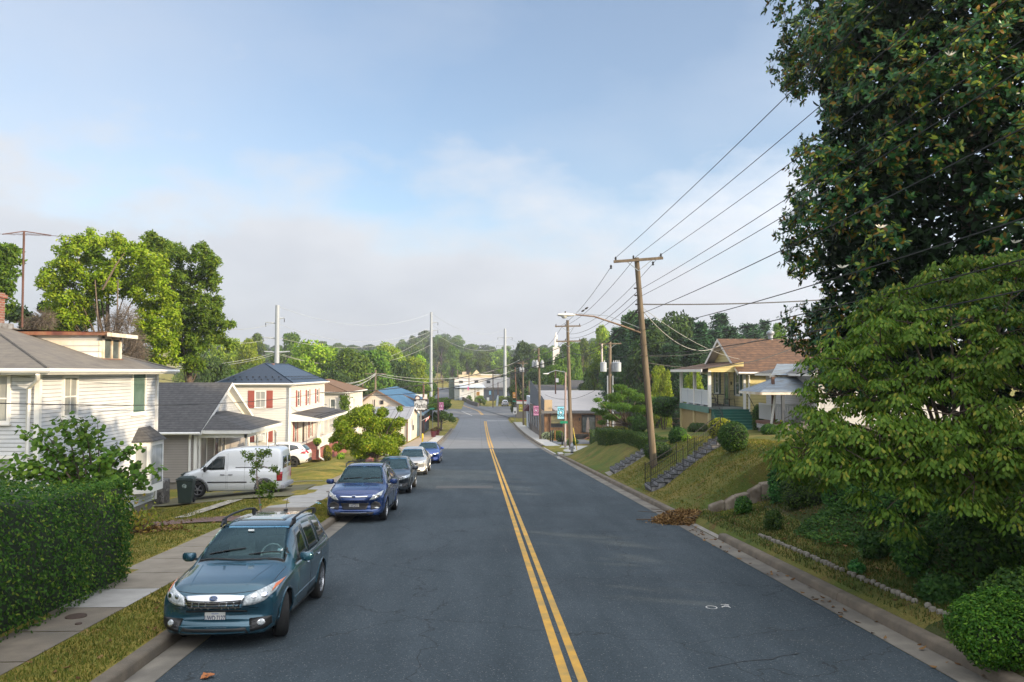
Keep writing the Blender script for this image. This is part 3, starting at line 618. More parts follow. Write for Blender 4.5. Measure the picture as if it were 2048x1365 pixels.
# redbud behind the hedge: arching branches with hanging heart leaves
def redbud():
    rng=np.random.default_rng(8); base=Vector(P(185,1100,18.6)); base.z=g(base.x,base.y); t=thing('redbud_tree','small redbud with arching branches of heart shaped leaves behind the tall hedge','tree',base)
    mb=MB(); C=[];Nn=[];T=[]
    ends=[(40,862),(28,905),(70,838+10),(120,835),(150,838),(195,842),(235,885),(280,890),(325,935),(300,960),(255,975),(10,940),(60,925),(100,890),(170,870),(215,905),(140,920),(200,945),(110,955),(250,945),(165,835),(90,905),(275,928),(0,925),(-20,950)]
    for i,(px,py) in enumerate(ends):
        e=Vector(P(px,py,18.6+rng.uniform(-.9,.9)))-base; s=Vector((0,0,.35)); hub=Vector((rng.normal()*.1,rng.normal()*.1,1.0+rng.random()*.5)); mid=hub.lerp(e,.55)+Vector((0,0,.22)); pts=[s,hub,mid,e]
        mb.tube([s,hub*.6+s*.4,hub,mid,e],[.05,.035,.025,.014,.005],6,cap=False); n=105
        for k in range(n):
            u=rng.uniform(.02,1); p=hub.lerp(mid,u*2) if u<.5 else mid.lerp(e,(u-.5)*2); p=p+Vector(rng.normal(0,.075,3)); C.append(p); Nn.append(Vector((rng.normal()*.6,rng.normal()*.6-.4,.7))); T.append(Vector((rng.normal()*.5,rng.normal()*.5,-.8)))
    me=leafmesh('foliage',np.array([tuple(c) for c in C]),np.array([tuple(c) for c in Nn]),.13,.115,rng,RED,T=np.array([tuple(c) for c in T]),fold=.12)
    link('foliage',me,t); mb.build('branches',M['bark'],t,smooth=True)
redbud()
# magnolia
def magnolia():
    rng=np.random.default_rng(21); cx_,cy_=13.9,21.5; z0=g(cx_,cy_); t=thing('magnolia_tree','huge dark glossy magnolia towering over the right hand bank','tree',(cx_,cy_,z0))
    blobs=[]; H=20
    for i in range(430):
        z=rng.uniform(1.6,H); pr=1.0 if z<13 else max(.15,1-(z-13)/9); R_=5.0*pr*(.80 if z<3.0 else 1); a=rng.uniform(0,2*PI); rr=R_*(rng.uniform(.72,1.0))
        b=rng.uniform(.55,1.0); blobs.append((rr*math.cos(a),rr*math.sin(a),z,b,b,b*.9))
    C=[];Nn=[];T=[]; nr=14500
    B=np.array(blobs); k=rng.choice(len(B),nr); d=sph(rng,nr,.1); ctr=B[k,:3]; ctr2=ctr.copy(); ctr2[:,2]=0; outw=ctr2/(np.linalg.norm(ctr2,axis=1,keepdims=True)+1e-6)
    d=d+outw*.7; d/=np.linalg.norm(d,axis=1,keepdims=True); tip=ctr+d*B[k,3:6]*rng.uniform(.75,1.12,nr)[:,None]
    rel=tip-ctr; dirs=rel/np.linalg.norm(rel,axis=1,keepdims=True)+outw*.3; dirs[:,2]+=.45; dirs/=np.linalg.norm(dirs,axis=1,keepdims=True)
    # keep rosettes towards the camera and silhouette denser: drop some on the far side
    vis=(outw[:,1]<.35)|(rng.random(nr)<.45)|(outw[:,0]<-.5); tip=tip[vis]; dirs=dirs[vis]; nr=len(tip)
    for j in range(10):
        a=rng.uniform(0,2*PI,nr); ref=np.tile([0,0,1.],(nr,1)); s1=np.cross(dirs,ref); s1/=np.linalg.norm(s1,axis=1,keepdims=True)+1e-6; s2=np.cross(dirs,s1)
        rad=s1*np.cos(a)[:,None]+s2*np.sin(a)[:,None]; tt=dirs*rng.uniform(.1,.8,nr)[:,None]+rad*.8; nn_=dirs-rad*.5+rng.normal(0,.2,(nr,3)); back=rng.uniform(0,.16,nr)[:,None]
        C.append(tip-dirs*back); T.append(tt); Nn.append(nn_)
    C=np.concatenate(C);T=np.concatenate(T);Nn=np.concatenate(Nn)
    link('crown',leafmesh('crown',C,Nn,.165,.070,rng,MAG,T=T,fold=.12,curl=.12),t)
    # inner leaves, larger and darker, filling the crown
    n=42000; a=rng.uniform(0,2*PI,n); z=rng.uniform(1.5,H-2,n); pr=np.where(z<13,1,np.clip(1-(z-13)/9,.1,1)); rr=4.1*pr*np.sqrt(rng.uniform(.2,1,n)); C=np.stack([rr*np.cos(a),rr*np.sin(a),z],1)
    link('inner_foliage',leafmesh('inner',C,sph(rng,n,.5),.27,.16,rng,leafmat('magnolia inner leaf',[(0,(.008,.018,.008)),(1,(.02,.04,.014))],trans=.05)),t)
    mb=MB(); mb.tube([(0,0,-.5),(0,0,.3),(.1,.5,5),(0,.5,12),(0,.5,16)],[.5,.36,.26,.12,.03],10)
    for i in range(46):
        b=blobs[i*9]; mb.tube([(0,0,max(.8,b[2]-1.6)),(b[0]*.5,b[1]*.5,b[2]-.6),b[:3]],[.11,.07,.02],5,cap=False)
    mb.build('trunk',M['bark'],t,smooth=True)
    fm=mat('magnolia petal',(.8,.77,.66),None,rough=.6)
    for px,py,Y in ((1683,537,16.9),(2029,487,17.0),(1760,457,16.9),(1898,112,17.2)):
        p=Vector(P(px,py,Y)); mb=MB()
        for j in range(8):
            a=j*PI/4; o=Vector((math.cos(a),math.sin(a)*.6-.5,.5)); mb.quad(p,p+o*.07+Vector((-math.sin(a)*.03,0,.02)),p+o*.14,p+o*.07+Vector((math.sin(a)*.03,0,-.02)))
        mb.build('flower',fm,t,world=True)
magnolia()
# dogwood in front of it
def dogwood():
    rng=np.random.default_rng(31); bx,by=8.9,14.6; z0=g(bx,by); t=thing('dogwood_tree','light green dogwood with layered drooping leaves in front of the dark magnolia','tree',(bx,by,z0))
    lay=[]
    spec=[(1650,880,14.0),(1620,900,13.6),(1700,900,13.2),(1720,640,15.2),(1760,690,14.2),(1690,720,15.0),(1800,600,15),(1850,650,14),(1900,560,15),(1960,520,15.4),(2010,610,14.6),(1940,640,13.8),(1800,760,13.6),(1740,800,14),(1680,790,14.8),(1870,740,13.6),(1950,740,13.2),(2030,720,13.4),(1990,820,12.8),(1900,830,12.8),(1820,850,13.2),(1760,870,13.0),(1850,930,12.6),(1930,920,12.4),(2010,900,12.4),(1780,960,12.8),(1980,980,12.2),(1890,985,12.4),(1720,960,13.4),(2070,650,14),(2080,800,13),(2090,950,12.5),(1700,680,15.5),(1780,640,15.5),(2040,540,15.5),(1650,830,14.8),(1600,920,14),(1680,940,13.2),(2060,1010,12),(1950,1010,12.2),(1830,1010,12.6)]
    mb=MB(); C=[];T=[];Nn=[]; ang=math.pi
    hub=Vector((0,0,1.4)); mb.tube([(0,0,-.4),(.05,0,.6),hub],[.17,.14,.11],8)
    for (px,py,Y) in spec:
        if py>925: py-=48
        if px<1630: Y+=.6
        c=Vector(P(px,py,Y))-Vector((bx,by,z0)); mb.tube([hub,hub.lerp(c,.5)+Vector((0,0,.25)),c],[.05,.03,.010],5,cap=False)
        for s in range(9):
            a=rng.uniform(0,2*PI); rr=rng.uniform(.05,.75); q=c+Vector((rr*math.cos(a),rr*math.sin(a),rng.normal()*.26)); n=int(118)
            aa=rng.uniform(0,2*PI,n); r2=rng.uniform(.22,.36)*np.sqrt(rng.random(n)); x=q.x+r2*np.cos(aa); y=q.y+r2*np.sin(aa); z=q.z-r2*r2*1.6+rng.normal(0,.035,n); C.append(np.stack([x,y,z],1))
            o=np.stack([np.cos(aa),np.sin(aa),-.75-rng.random(n)*.9],1); T.append(o); Nn.append(np.stack([np.cos(aa)*.7,np.sin(aa)*.7,np.full(n,.75)],1)+rng.normal(0,.15,(n,3)))
            mb.tube([c,q],[.012,.006],4,cap=False)
    link('crown',leafmesh('crown',np.concatenate(C),np.concatenate(Nn),.086,.050,rng,DOG,T=np.concatenate(T),fold=.1,curl=.22),t); mb.build('trunk',M['bark'],t,smooth=True)
dogwood()
# big trees behind the first house
def bigtree(spec,ls,n,mt,label,px,Y,seed,name='tree',tr=.4,w=.6):
    base=Vector(P(px,745,Y)); base.z=g(base.x,Y); t=thing(name,label,'tree',base); rng=np.random.default_rng(seed); bl=[]
    for (qx,qy,rp,dY) in spec:
        c=Vector(P(qx,qy,Y+dY))-base; r=rp*Y/F
        for k in range(4):
            d=rng.normal(size=3); d/=np.linalg.norm(d); bl.append((c.x+d[0]*r*.75,c.y+d[1]*r*.75,c.z+d[2]*r*.65,r*.72,r*.72,r*.55))
    C,Nn=blobs_leaves(bl,n,rng,.28); link('crown',leafmesh('crown',C,Nn,ls,ls*w,rng,mt),t)
    mb=MB(); top=max(b[2] for b in bl); mb.tube([(0,0,-.5),(.2,0,top*.3),(0,.2,top*.6),(.1,0,top*.85)],[tr,tr*.8,tr*.5,.06],8)
    for b in bl[::45]: mb.tube([(.1,0,max(1,b[2]*.55)),(b[0]*.5,b[1]*.5,b[2]*.8),b[:3]],[tr*.26,tr*.12,.02],5,cap=False)
    mb.build('trunk',M['bark'],t,smooth=True); return t
def fillpoly(poly,step,r,holes=(),seed=0):
    rg=random.Random(seed); out=[]
    xs=[p[0] for p in poly]; ys=[p[1] for p in poly]; y=min(ys)
    def inside(x,y):
        c=False; n=len(poly)
        for i in range(n):
            (x1,y1),(x2,y2)=poly[i],poly[(i+1)%n]
            if (y1>y)!=(y2>y) and x<(x2-x1)*(y-y1)/(y2-y1)+x1: c=not c
        return c
    while y<max(ys):
        x=min(xs)
        while x<max(xs):
            a=x+rg.uniform(-.5,.5)*step; b=y+rg.uniform(-.5,.5)*step
            if inside(a,b) and not any(math.hypot((a-h[0])/h[2],(b-h[1])/h[3])<1 for h in holes): out.append((a,b,r*rg.uniform(.7,1.15),rg.uniform(-2.2,1.5)))
            x+=step
        y+=step
    return out
bigtree(fillpoly([(70,560),(95,520),(130,490),(165,472),(205,465),(250,475),(285,495),(325,520),(342,580),(345,640),(352,715),(335,735),(300,700),(283,660),(270,600),(235,585),(185,600),(178,655),(130,665),(90,650),(105,590),(85,575)],17,17,((238,682,26,34),(240,562,8,14)),1),.22,34000,LIME,'broad bright lime green tree standing right behind the white house dormer',210,58,41,tr=.34)
bigtree(fillpoly([(285,480),(330,475),(360,490),(375,505),(410,495),(440,520),(445,560),(420,585),(440,600),(455,650),(460,690),(440,705),(415,690),(400,735),(375,730),(350,700),(335,620),(320,540)],15,14,((392,540,9,14),(418,620,8,12)),2),.28,30000,leafmat('walnut leaf',[(0,(.055,.11,.018)),(.5,(.09,.16,.025)),(1,(.16,.22,.035))]),'darker green tree with long hanging branches, right of the lime green tree',375,63,43,tr=.3,w=.4)
bigtree(fillpoly([(-80,500),(-20,480),(15,485),(35,520),(38,560),(20,575),(25,620),(-60,640)],18,18,(),3),.24,12000,GREEN,'green tree cut off by the left edge, behind the chimney and aerial',-20,52,44)
bigtree([(60,640,26,0),(110,620,22,0),(30,630,20,0),(200,690,20,0),(150,650,30,2),(180,620,26,3),(280,690,26,3),(300,720,20,3)],.3,9000,DARK,'dark shadowy tree low behind the chimney of the white house',60,70,46)
def vines():
    rng=np.random.default_rng(9); Y=54.5; base=Vector(P(225,700,Y)); base.z=g(base.x,Y); t=thing('dead_tree','leafless tree trunk smothered in brown dead vines beside the white dormer','tree',base)
    mb=MB(); cl=[(240,690,36),(212,700,30),(264,680,26),(226,655,28),(250,635,24),(272,705,22),(255,715,24),(60,650,16),(90,640,18)]
    for px,py,rp in cl:
        c=Vector(P(px,py,Y+rng.uniform(-.5,.5)))-base; r=rp*Y/F
        for k in range(520):
            d=rng.normal(size=3); d/=np.linalg.norm(d); a=c+Vector(d)*r*rng.uniform(.2,.95); d2=Vector(d)+Vector(rng.normal(0,.7,3)); b_=a+d2.normalized()*rng.uniform(.25,.6)+Vector((0,0,-.08)); m_=a.lerp(b_,.5)+Vector(rng.normal(0,.05,3)); mb.tube([a,m_,b_],[.012,.009,.005],3,cap=False)
    mb.build('vine_tangle',DEADTW,t); mb=MB(); 
    for qx,qy,q2 in ((238,640,245),(190,560,230),(236,560,240)):
        a=Vector(P(q2-10,800,Y))-base; a.z=0; b_=Vector(P(qx,qy,Y))-base; mb.tube([a,a.lerp(b_,.6),b_],[.12,.08,.03],7)
    a=Vector(P(205,580,Y))-base; mb.tube([a,Vector(P(232,530,Y))-base,Vector(P(250,505,Y))-base],[.07,.05,.02],6)
    mb.build('trunk',mat('pale dead trunk',(.16,.12,.09),(.1,.075,.055),4,.9),t,smooth=True)
vines()
# ------------------------------------------------------------ lettering
def letters(txt,size,mt,name,parent,loc,ax,up,extr=.002,align='CENTER',sx=1.0,bold=0.0,shear=0,**k):
    """mesh lettering: ax = reading direction, up = letter-up direction, in the parent's space"""
    cu=bpy.data.curves.new('t','FONT'); cu.body=txt; cu.size=size; cu.extrude=extr; cu.align_x=align; cu.align_y='CENTER'; cu.offset=bold; cu.shear=shear; cu.resolution_u=3
    o=bpy.data.objects.new('t',cu); COL.objects.link(o); dg=bpy.context.evaluated_depsgraph_get(); me=bpy.data.meshes.new_from_object(o.evaluated_get(dg)); bpy.data.objects.remove(o); bpy.data.curves.remove(cu)
    ax=Vector(ax).normalized(); up=Vector(up).normalized(); n=ax.cross(up); Mx=Matrix((ax*sx,up,n)).transposed().to_4x4(); Mx.translation=Vector(loc); me.transform(Mx)
    me.materials.clear(); me.materials.append(mt); return link(name,me,parent,**k)
# ------------------------------------------------------------ cars
def catmull(st,sub):
    out=[]; n=len(st); A=np.array(st,float)
    for i in range(n-1):
        p0,p1,p2,p3=A[max(i-1,0)],A[i],A[i+1],A[min(i+2,n-1)]
        for k in range(sub):
            t=k/sub; out.append(.5*((2*p1)+(-p0+p2)*t+(2*p0-5*p1+4*p2-p3)*t*t+(-p0+3*p1-3*p2+p3)*t**3)) if False else out.append(p1+(p2-p1)*t+ .5*((p2-p0)-(p2-p1)*2)*t*(1-t)*(1-t)*.5 - .5*((p3-p1)-(p2-p1)*2)*t*t*(1-t)*.5)
    out.append(A[-1]); return np.array(out)
def carbody(st,L,cf=.20,cr=.12,sub=5):
    D=catmull(st,sub); rows=[]
    for (y,zb,zs,zt,ws,wt) in D:
        h=zt-zs
        pts=[(0,zb),(ws*.55,zb),(ws*.86,zb+.015),(ws*.955,zb+.09),(ws*.985,zb+(zs-zb)*.38),(ws*1.0,zb+(zs-zb)*.70),(ws*.985,zs-.035),(ws*.955,zs+.012)]
        if h>.32:
            a=Vector((ws*.93,zs+.03)); b=Vector((wt,zt-.085))
            pts+=[tuple(a.lerp(b,t)+Vector((.02*math.sin(PI*t),0))) for t in (0,.25,.5,.75,1)]
            pts+=[(wt-.03,zt-.045),(wt*.86,zt-.018),(wt*.6,zt-.006),(wt*.3,zt-.001),(0,zt)]
        else:
            k=[(.90,.25),(.86,.45),(.80,.62),(.74,.75),(.66,.86),(.58,.92),(.48,.96),(.34,.985),(.18,.997),(0,1)]
            pts+=[(ws*a,zs+.012+(h-.012)*b) for a,b in k]
        rows.append((y,ws,pts))
    mb=MB(); n=len(rows[0][2])
    def curv(x,y,ws):
        q=(x/max(ws,.01))**2; q=q*(.35+.65*q)
        return cf*q*max(0,1-y/1.0)**1.4 - cr*q*max(0,1-(L-y)/.9)**1.4
    for (y,ws,pts) in rows:
        for x,z in pts: mb.v.append((x,y+curv(x,y,ws)-L/2,z))
        for x,z in pts[-2:0:-1]: mb.v.append((-x,y+curv(x,y,ws)-L/2,z))
    m=2*n-2
    for k in range(len(rows)-1):
        for j in range(m): a=k*m+j; b=k*m+(j+1)%m; mb.f.append((a,b,b+m,a+m)); mb.m.append(0)
    # closed ends as strips so the fascia stays smooth
    for base in (0,(len(rows)-1)*m):
        for j in range(n-1):
            a=base+j; b=base+j+1; c=base+(m-j-1)%m; d=base+(m-j)%m
            q=[a,b,c,d]; q=[x for i,x in enumerate(q) if x not in q[:i]]
            if len(q)>=3: mb.f.append(tuple(q)); mb.m.append(0)
    return mb
def wheel(parent,x,y,r,w,style,name='wheel',steer=0,rim=None):
    sgn=1 if x>0 else -1; t=MB(); Mx=Euler((0,R(90)*sgn,0)).to_matrix(); Mx=Euler((0,0,steer)).to_matrix()@Mx; c=(x,y,r)
    t.lathe([(r*.66,-w/2),(r*.9,-w/2),(r*.975,-w*.42),(r,-w*.3),(r,w*.3),(r*.975,w*.42),(r*.9,w/2),(r*.66,w/2)],c,28,Mx,cap=False)
    wo_=t.build(name,M['rubber'],parent,smooth=True); q=MB()
    q.lathe([(r*.68,w*.46),(r*.66,w*.50),(r*.62,w*.48),(r*.6,w*.2),(r*.605,w*.1)],c,28,Mx,m=0,cap=False); q.lathe([(r*.62,w*.12),(.001,w*.12)],c,24,Mx,m=1); q.lathe([(r*.17,w*.2),(r*.17,w*.44),(r*.12,w*.47),(.001,w*.47)],c,14,Mx,m=0)
    ns,sw,dbl=style
    for k in range(ns):
        a=2*PI*k/ns
        for off in ((-.085,.085) if dbl else (0,)):
            Mk=Mx@Euler((0,0,a+off)).to_matrix(); p=Mk@Vector((r*.39,0,w*.37)); q.box(Vector(c)+p,(r*.50,r*sw,w*.12),M=Mk@Euler((0,R(4),0)).to_matrix(),m=0)
    q.build('rim',[rim or M['alloy'],M['black']],wo_,smooth=True); return wo_
class Car:
    def __init__(s,label,cat,loc,rz,L,W,H,st,paint,wb,fo,rw,group,style=(5,.16,False),tilt=-.0527,cf=.2,cr=.12,track=None,rim=None,steer=0,archr=1.16,name='parked_car',wheels=True,mirror=None):
        s.L=L; s.paint=paint; s.T=thing(name,label,cat,loc,Euler((0,0,0)),group)
        q=Matrix.Rotation(tilt,4,'X')@Matrix.Rotation(rz,4,'Z'); s.T.rotation_euler=q.to_euler(); s.W=W
        b=carbody(st,L,cf,cr); me=b.mesh('body',paint); me.polygons.foreach_set('use_smooth',[True]*len(me.polygons))
        dg=bpy.context.evaluated_depsgraph_get(); s.bvh=BVHTree.FromPolygons([v.co.copy() for v in me.vertices],[tuple(p.vertices) for p in me.polygons])
        ob=bpy.data.objects.new('b',me); COL.objects.link(ob); tr=(track or W*.5-.02)
        cut=MB(); ys=[-L/2+fo,-L/2+fo+wb]
        for y in ys:
            for sg in (-1,1): cut.lathe([(rw*archr,-.36),(rw*archr,.30)],(sg*(W/2),y,rw),28,Euler((0,R(90),0)).to_matrix())
        cm=cut.mesh('cut',M['black']); co=bpy.data.objects.new('c',cm); COL.objects.link(co)
        md=ob.modifiers.new('b','BOOLEAN'); md.operation='DIFFERENCE'; md.object=co; md.solver='EXACT'; bpy.context.view_layer.update(); dg=bpy.context.evaluated_depsgraph_get()
        nm=bpy.data.meshes.new_from_object(ob.evaluated_get(dg)); 
        if len(nm.polygons)<50: nm=me
        bpy.data.objects.remove(ob); bpy.data.objects.remove(co); nm.materials.clear(); nm.materials.append(paint); nm.materials.append(M['black'])
        rr=rw*archr
        for p in nm.polygons:
            c=p.center
            if abs(c.x)<W/2-.02 and any(math.hypot(c.y-y,c.z-rw)<rr+.004 for y in ys): p.material_index=1
            elif False: pass
        nm.polygons.foreach_set('use_smooth',[True]*len(nm.polygons))
        try: nm.set_sharp_from_angle(angle=R(50))
        except Exception: pass
        s.body=link('body',nm,s.T)
        for i,y in enumerate(ys):
            for sg in (-1,1): wheel(s.T,sg*(tr-.10),y,rw,.21,style,steer=steer if i==0 else 0,rim=rim)
        # lips round the arches and side creases
        for y in ys:
            for sg in (-1,1):
                pts=[]
                for k in range(13):
                    a=R(-12)+(PI+R(24))*k/12; pts.append(s.hit('side',y+math.cos(a)*rr*1.01,rw+math.sin(a)*rr*1.01,sg,.0))
                mb=MB(); mb.tube([p for p in pts if p is not None],.016,6); mb.build('wheel_arch',s.paint if not hasattr(s,'archm') else s.archm,s.T,smooth=True)
    def hit(s,kind,a,b,sg=1,off=.006):
        if kind=='front': o=Vector((a,-6,b)); d=Vector((0,1,0))
        elif kind=='rear': o=Vector((a,6,b)); d=Vector((0,-1,0))
        elif kind=='side': o=Vector((sg*4,a,b)); d=Vector((-sg,0,0))
        else: o=Vector((a,b,5)); d=Vector((0,0,-1))
        h,n,i,_=s.bvh.ray_cast(o,d)
        if h is None:
            h,n,i,_=s.bvh.find_nearest(o+d*(6-s.L/2 if kind in('front','rear') else (4-s.W/2 if kind=='side' else 4)))
            if h is None: return None
        if n.dot(d)>0: n=-n
        return h+n*off
    def patch(s,kind,lo,hi,mt,name,nu=10,nv=4,off=.006,parent=None,both=False,thick=0):
        """surface panel lying on the body between two outlines lo and hi (same point count)"""
        res=[]
        for sg in ((1,-1) if both else (1,)):
            mb=MB(); lo_=np.array(lo,float); hi_=np.array(hi,float)
            def samp(P_,u):
                t=u*(len(P_)-1); i=min(int(t),len(P_)-2); return P_[i]+(P_[i+1]-P_[i])*(t-i)
            for j in range(nv+1):
                for i in range(nu+1):
                    p=samp(lo_,i/nu)*(1-j/nv)+samp(hi_,i/nu)*(j/nv); edge=(i in(0,nu) or j in (0,nv))
                    if kind=='side': q=s.hit(kind,p[0],p[1],sg,off)
                    else: q=s.hit(kind,p[0]*sg,p[1],1,off)
                    mb.v.append(tuple(q))
            n=nu+1
            for j in range(nv):
                for i in range(nu): mb.f.append((j*n+i,j*n+i+1,(j+1)*n+i+1,(j+1)*n+i)); mb.m.append(0)
            me=bpy.data.meshes.new(name); me.from_pydata(mb.v,[],mb.f); me.materials.append(mt); me.polygons.foreach_set('use_smooth',[True]*len(me.polygons))
            # skirt into the body
            bm=bmesh.new(); bm.from_mesh(me); be=[e for e in bm.edges if len(e.link_faces)==1]; r=bmesh.ops.extrude_edge_only(bm,edges=be)
            vs=[v for v in r['geom'] if isinstance(v,bmesh.types.BMVert)]; dd={'front':Vector((0,1,0)),'rear':Vector((0,-1,0)),'side':Vector((-sg,0,0)),'top':Vector((0,0,-1))}[kind]
            for v in vs: v.co+=dd*(off+.012)
            bmesh.ops.recalc_face_normals(bm,faces=bm.faces); bm.to_mesh(me); bm.free()
            res.append(link(name,me,parent or s.T))
        return res
    def line(s,kind,pts,r,mt,name,both=False,off=.0,parent=None):
        for sg in ((1,-1) if both else (1,)):
            q=[]
            for a,b in zip(pts[:-1],pts[1:]):
                for k in range(6):
                    t=k/6; u=a[0]+(b[0]-a[0])*t; v=a[1]+(b[1]-a[1])*t; h=s.hit(kind,u,v,sg,off) if kind=='side' else s.hit(kind,u*sg,v,1,off); q.append(h)
            a=pts[-1]; q.append(s.hit(kind,a[0],a[1],sg,off) if kind=='side' else s.hit(kind,a[0]*sg,a[1],1,off))
            MB().tube(q,r,5).build(name,mt,parent or s.T,smooth=True)
    def cabin(s,y0,yb,yt,wb,wt,zf,col=(.20,.19,.17)):
        me=s.body.data; bm=bmesh.new(); bm.from_mesh(me); dl=[]
        for f in bm.faces:
            c=f.calc_center_median(); k=(c.y-yb)/(yt-yb)
            if -.06<k<1.03 and c.z>.95 and abs(c.x)<wb+(wt-wb)*k+.02 and f.normal.z>.05:
                if .06<k<.95 and abs(c.x)<wb+(wt-wb)*k-.04: dl.append(f)
                else: f.material_index=1
        bmesh.ops.delete(bm,geom=dl,context='FACES_ONLY'); bm.to_mesh(me); bm.free()
        mt=mat('cloth seat',col,tuple(q*.7 for q in col),8,.8,obj=True); dk=mat('dark cabin',(.03,.032,.035),None,rough=.7)
        MB().bb(-wb+.10,wb-.10,yb+.10,yb+.45,zf+.10,zf+.26).build('dashboard',dk,s.T,bevel=.03); MB().bb(-.74,.74,yb-.05,yb+2.3,zf-.35,zf-.3).build('cabin_floor',dk,s.T); MB().bb(-.70,.70,yb+1.75,yb+1.85,zf-.3,zf+.45).build('rear_seat',mt,s.T,bevel=.04)
        for sg in (-1,1):
            t=MB(); t.bb(sg*.36-.25,sg*.36+.25,yb+.75,yb+1.2,zf-.2,zf-.02).box((sg*.36,yb+1.22,zf+.22),(.48,.14,.62),M=Euler((R(-12),0,0)).to_matrix()).box((sg*.36,yb+1.30,zf+.63),(.26,.10,.18),M=Euler((R(-8),0,0)).to_matrix()); t.build('front_seat',mt,s.T,bevel=.05)
        Mx=Euler((R(62),0,0)).to_matrix(); MB().tube([Vector((.36,yb+.50,zf+.32))+Mx@Vector((.18*math.cos(a*PI/8),.18*math.sin(a*PI/8),0)) for a in range(17)],.017,6).box((.36,yb+.50,zf+.34),(.30,.05,.03),M=Mx).build('steering_wheel',mt,s.T,smooth=True)
    def mirrors(s,y,z,x,mt,size=(.12,.14,.17)):
        for sg in (-1,1):
            c=Vector((sg*x,y,z)); mb=MB(); mb.bar((sg*(x-.17),y+.03,z-.05),(sg*(x-.05),y,z-.02),.05,.04,m=1)
            prof=[(.001,-1),(.62,-.9),(.93,-.55),(1,0),(.97,.6),(.8,.96),(.001,1)]; i0=len(mb.v); mb.lathe(prof,n=12)
            mb.v[i0:]=[(c.x+u*size[0]*(1.1 if v>0 else .9),c.y+v*size[1]*.45,c.z+w_*size[2]*.5) for u,v,w_ in mb.v[i0:]]
            o=mb.build('wing_mirror',[mt,M['black']],s.T,smooth=True)
    def plate(s,kind,x,z,txt,state,w=.305,h=.155,tilt=0,small=True):
        p=s.hit(kind,x,z,1,.018); sgn=-1 if kind=='front' else 1
        mb=MB().box(p,(w,.012,h)); pm=mat('number plate',(.72,.72,.68),None,rough=.4); o=mb.build('number_plate',pm,s.T,bevel=.004)
        ax=(1,0,0) if kind=='front' else (-1,0,0); blue=mat('plate blue',(.01,.02,.10),None,rough=.5); q=p+Vector((0,sgn*.007,0))
        if txt: letters(txt,h*.62,blue,'plate_number',o,q-Vector((0,0,h*.06)),ax,(0,0,1),.001,sx=.66,bold=.0015)
        if state: letters(state,h*.17,mat('plate state blue',(.10,.18,.5),None,rough=.5),'plate_state',o,q+Vector((0,0,h*.36)),ax,(0,0,1),.001)
        return o
def paint(name,c,metal=.35,rough=.32): return mat(name,c,None,rough=rough,metal=metal,coat=1,spec=.6)
def ell(cx,cz,rx,rz,n=9):
    lo=[(cx-rx*math.cos(PI*i/(n-1)),cz-rz*math.sin(PI*i/(n-1))) for i in range(n)]; hi=[(x,2*cz-z) for x,z in lo]; return lo,hi
RG='cars parked along the left kerb'
roof_glass=mat('sunroof glass',(.25,.33,.34),None,rough=.06,spec=.9,coat=1)
def lampset(c,lo,hi,amber=None,mt=None):
    for o in c.patch('front',lo,hi,mt or M['lens'],'headlight',12,5,.012,both=True):
        pass
    if amber: c.patch('front',amber[0],amber[1],M['amber'],'indicator',4,3,.016,both=True)
    # round bulbs inside the lens
    mx=sum(p[0] for p in lo+hi)/len(lo+hi); mz=sum(p[1] for p in lo+hi)/len(lo+hi)
    for dx in (-.07,.06):
        a,b=ell(mx+dx,mz+.0,.038,.032); c.patch('front',a,b,M['chrome'],'headlight_bulb',8,4,.018,both=True)
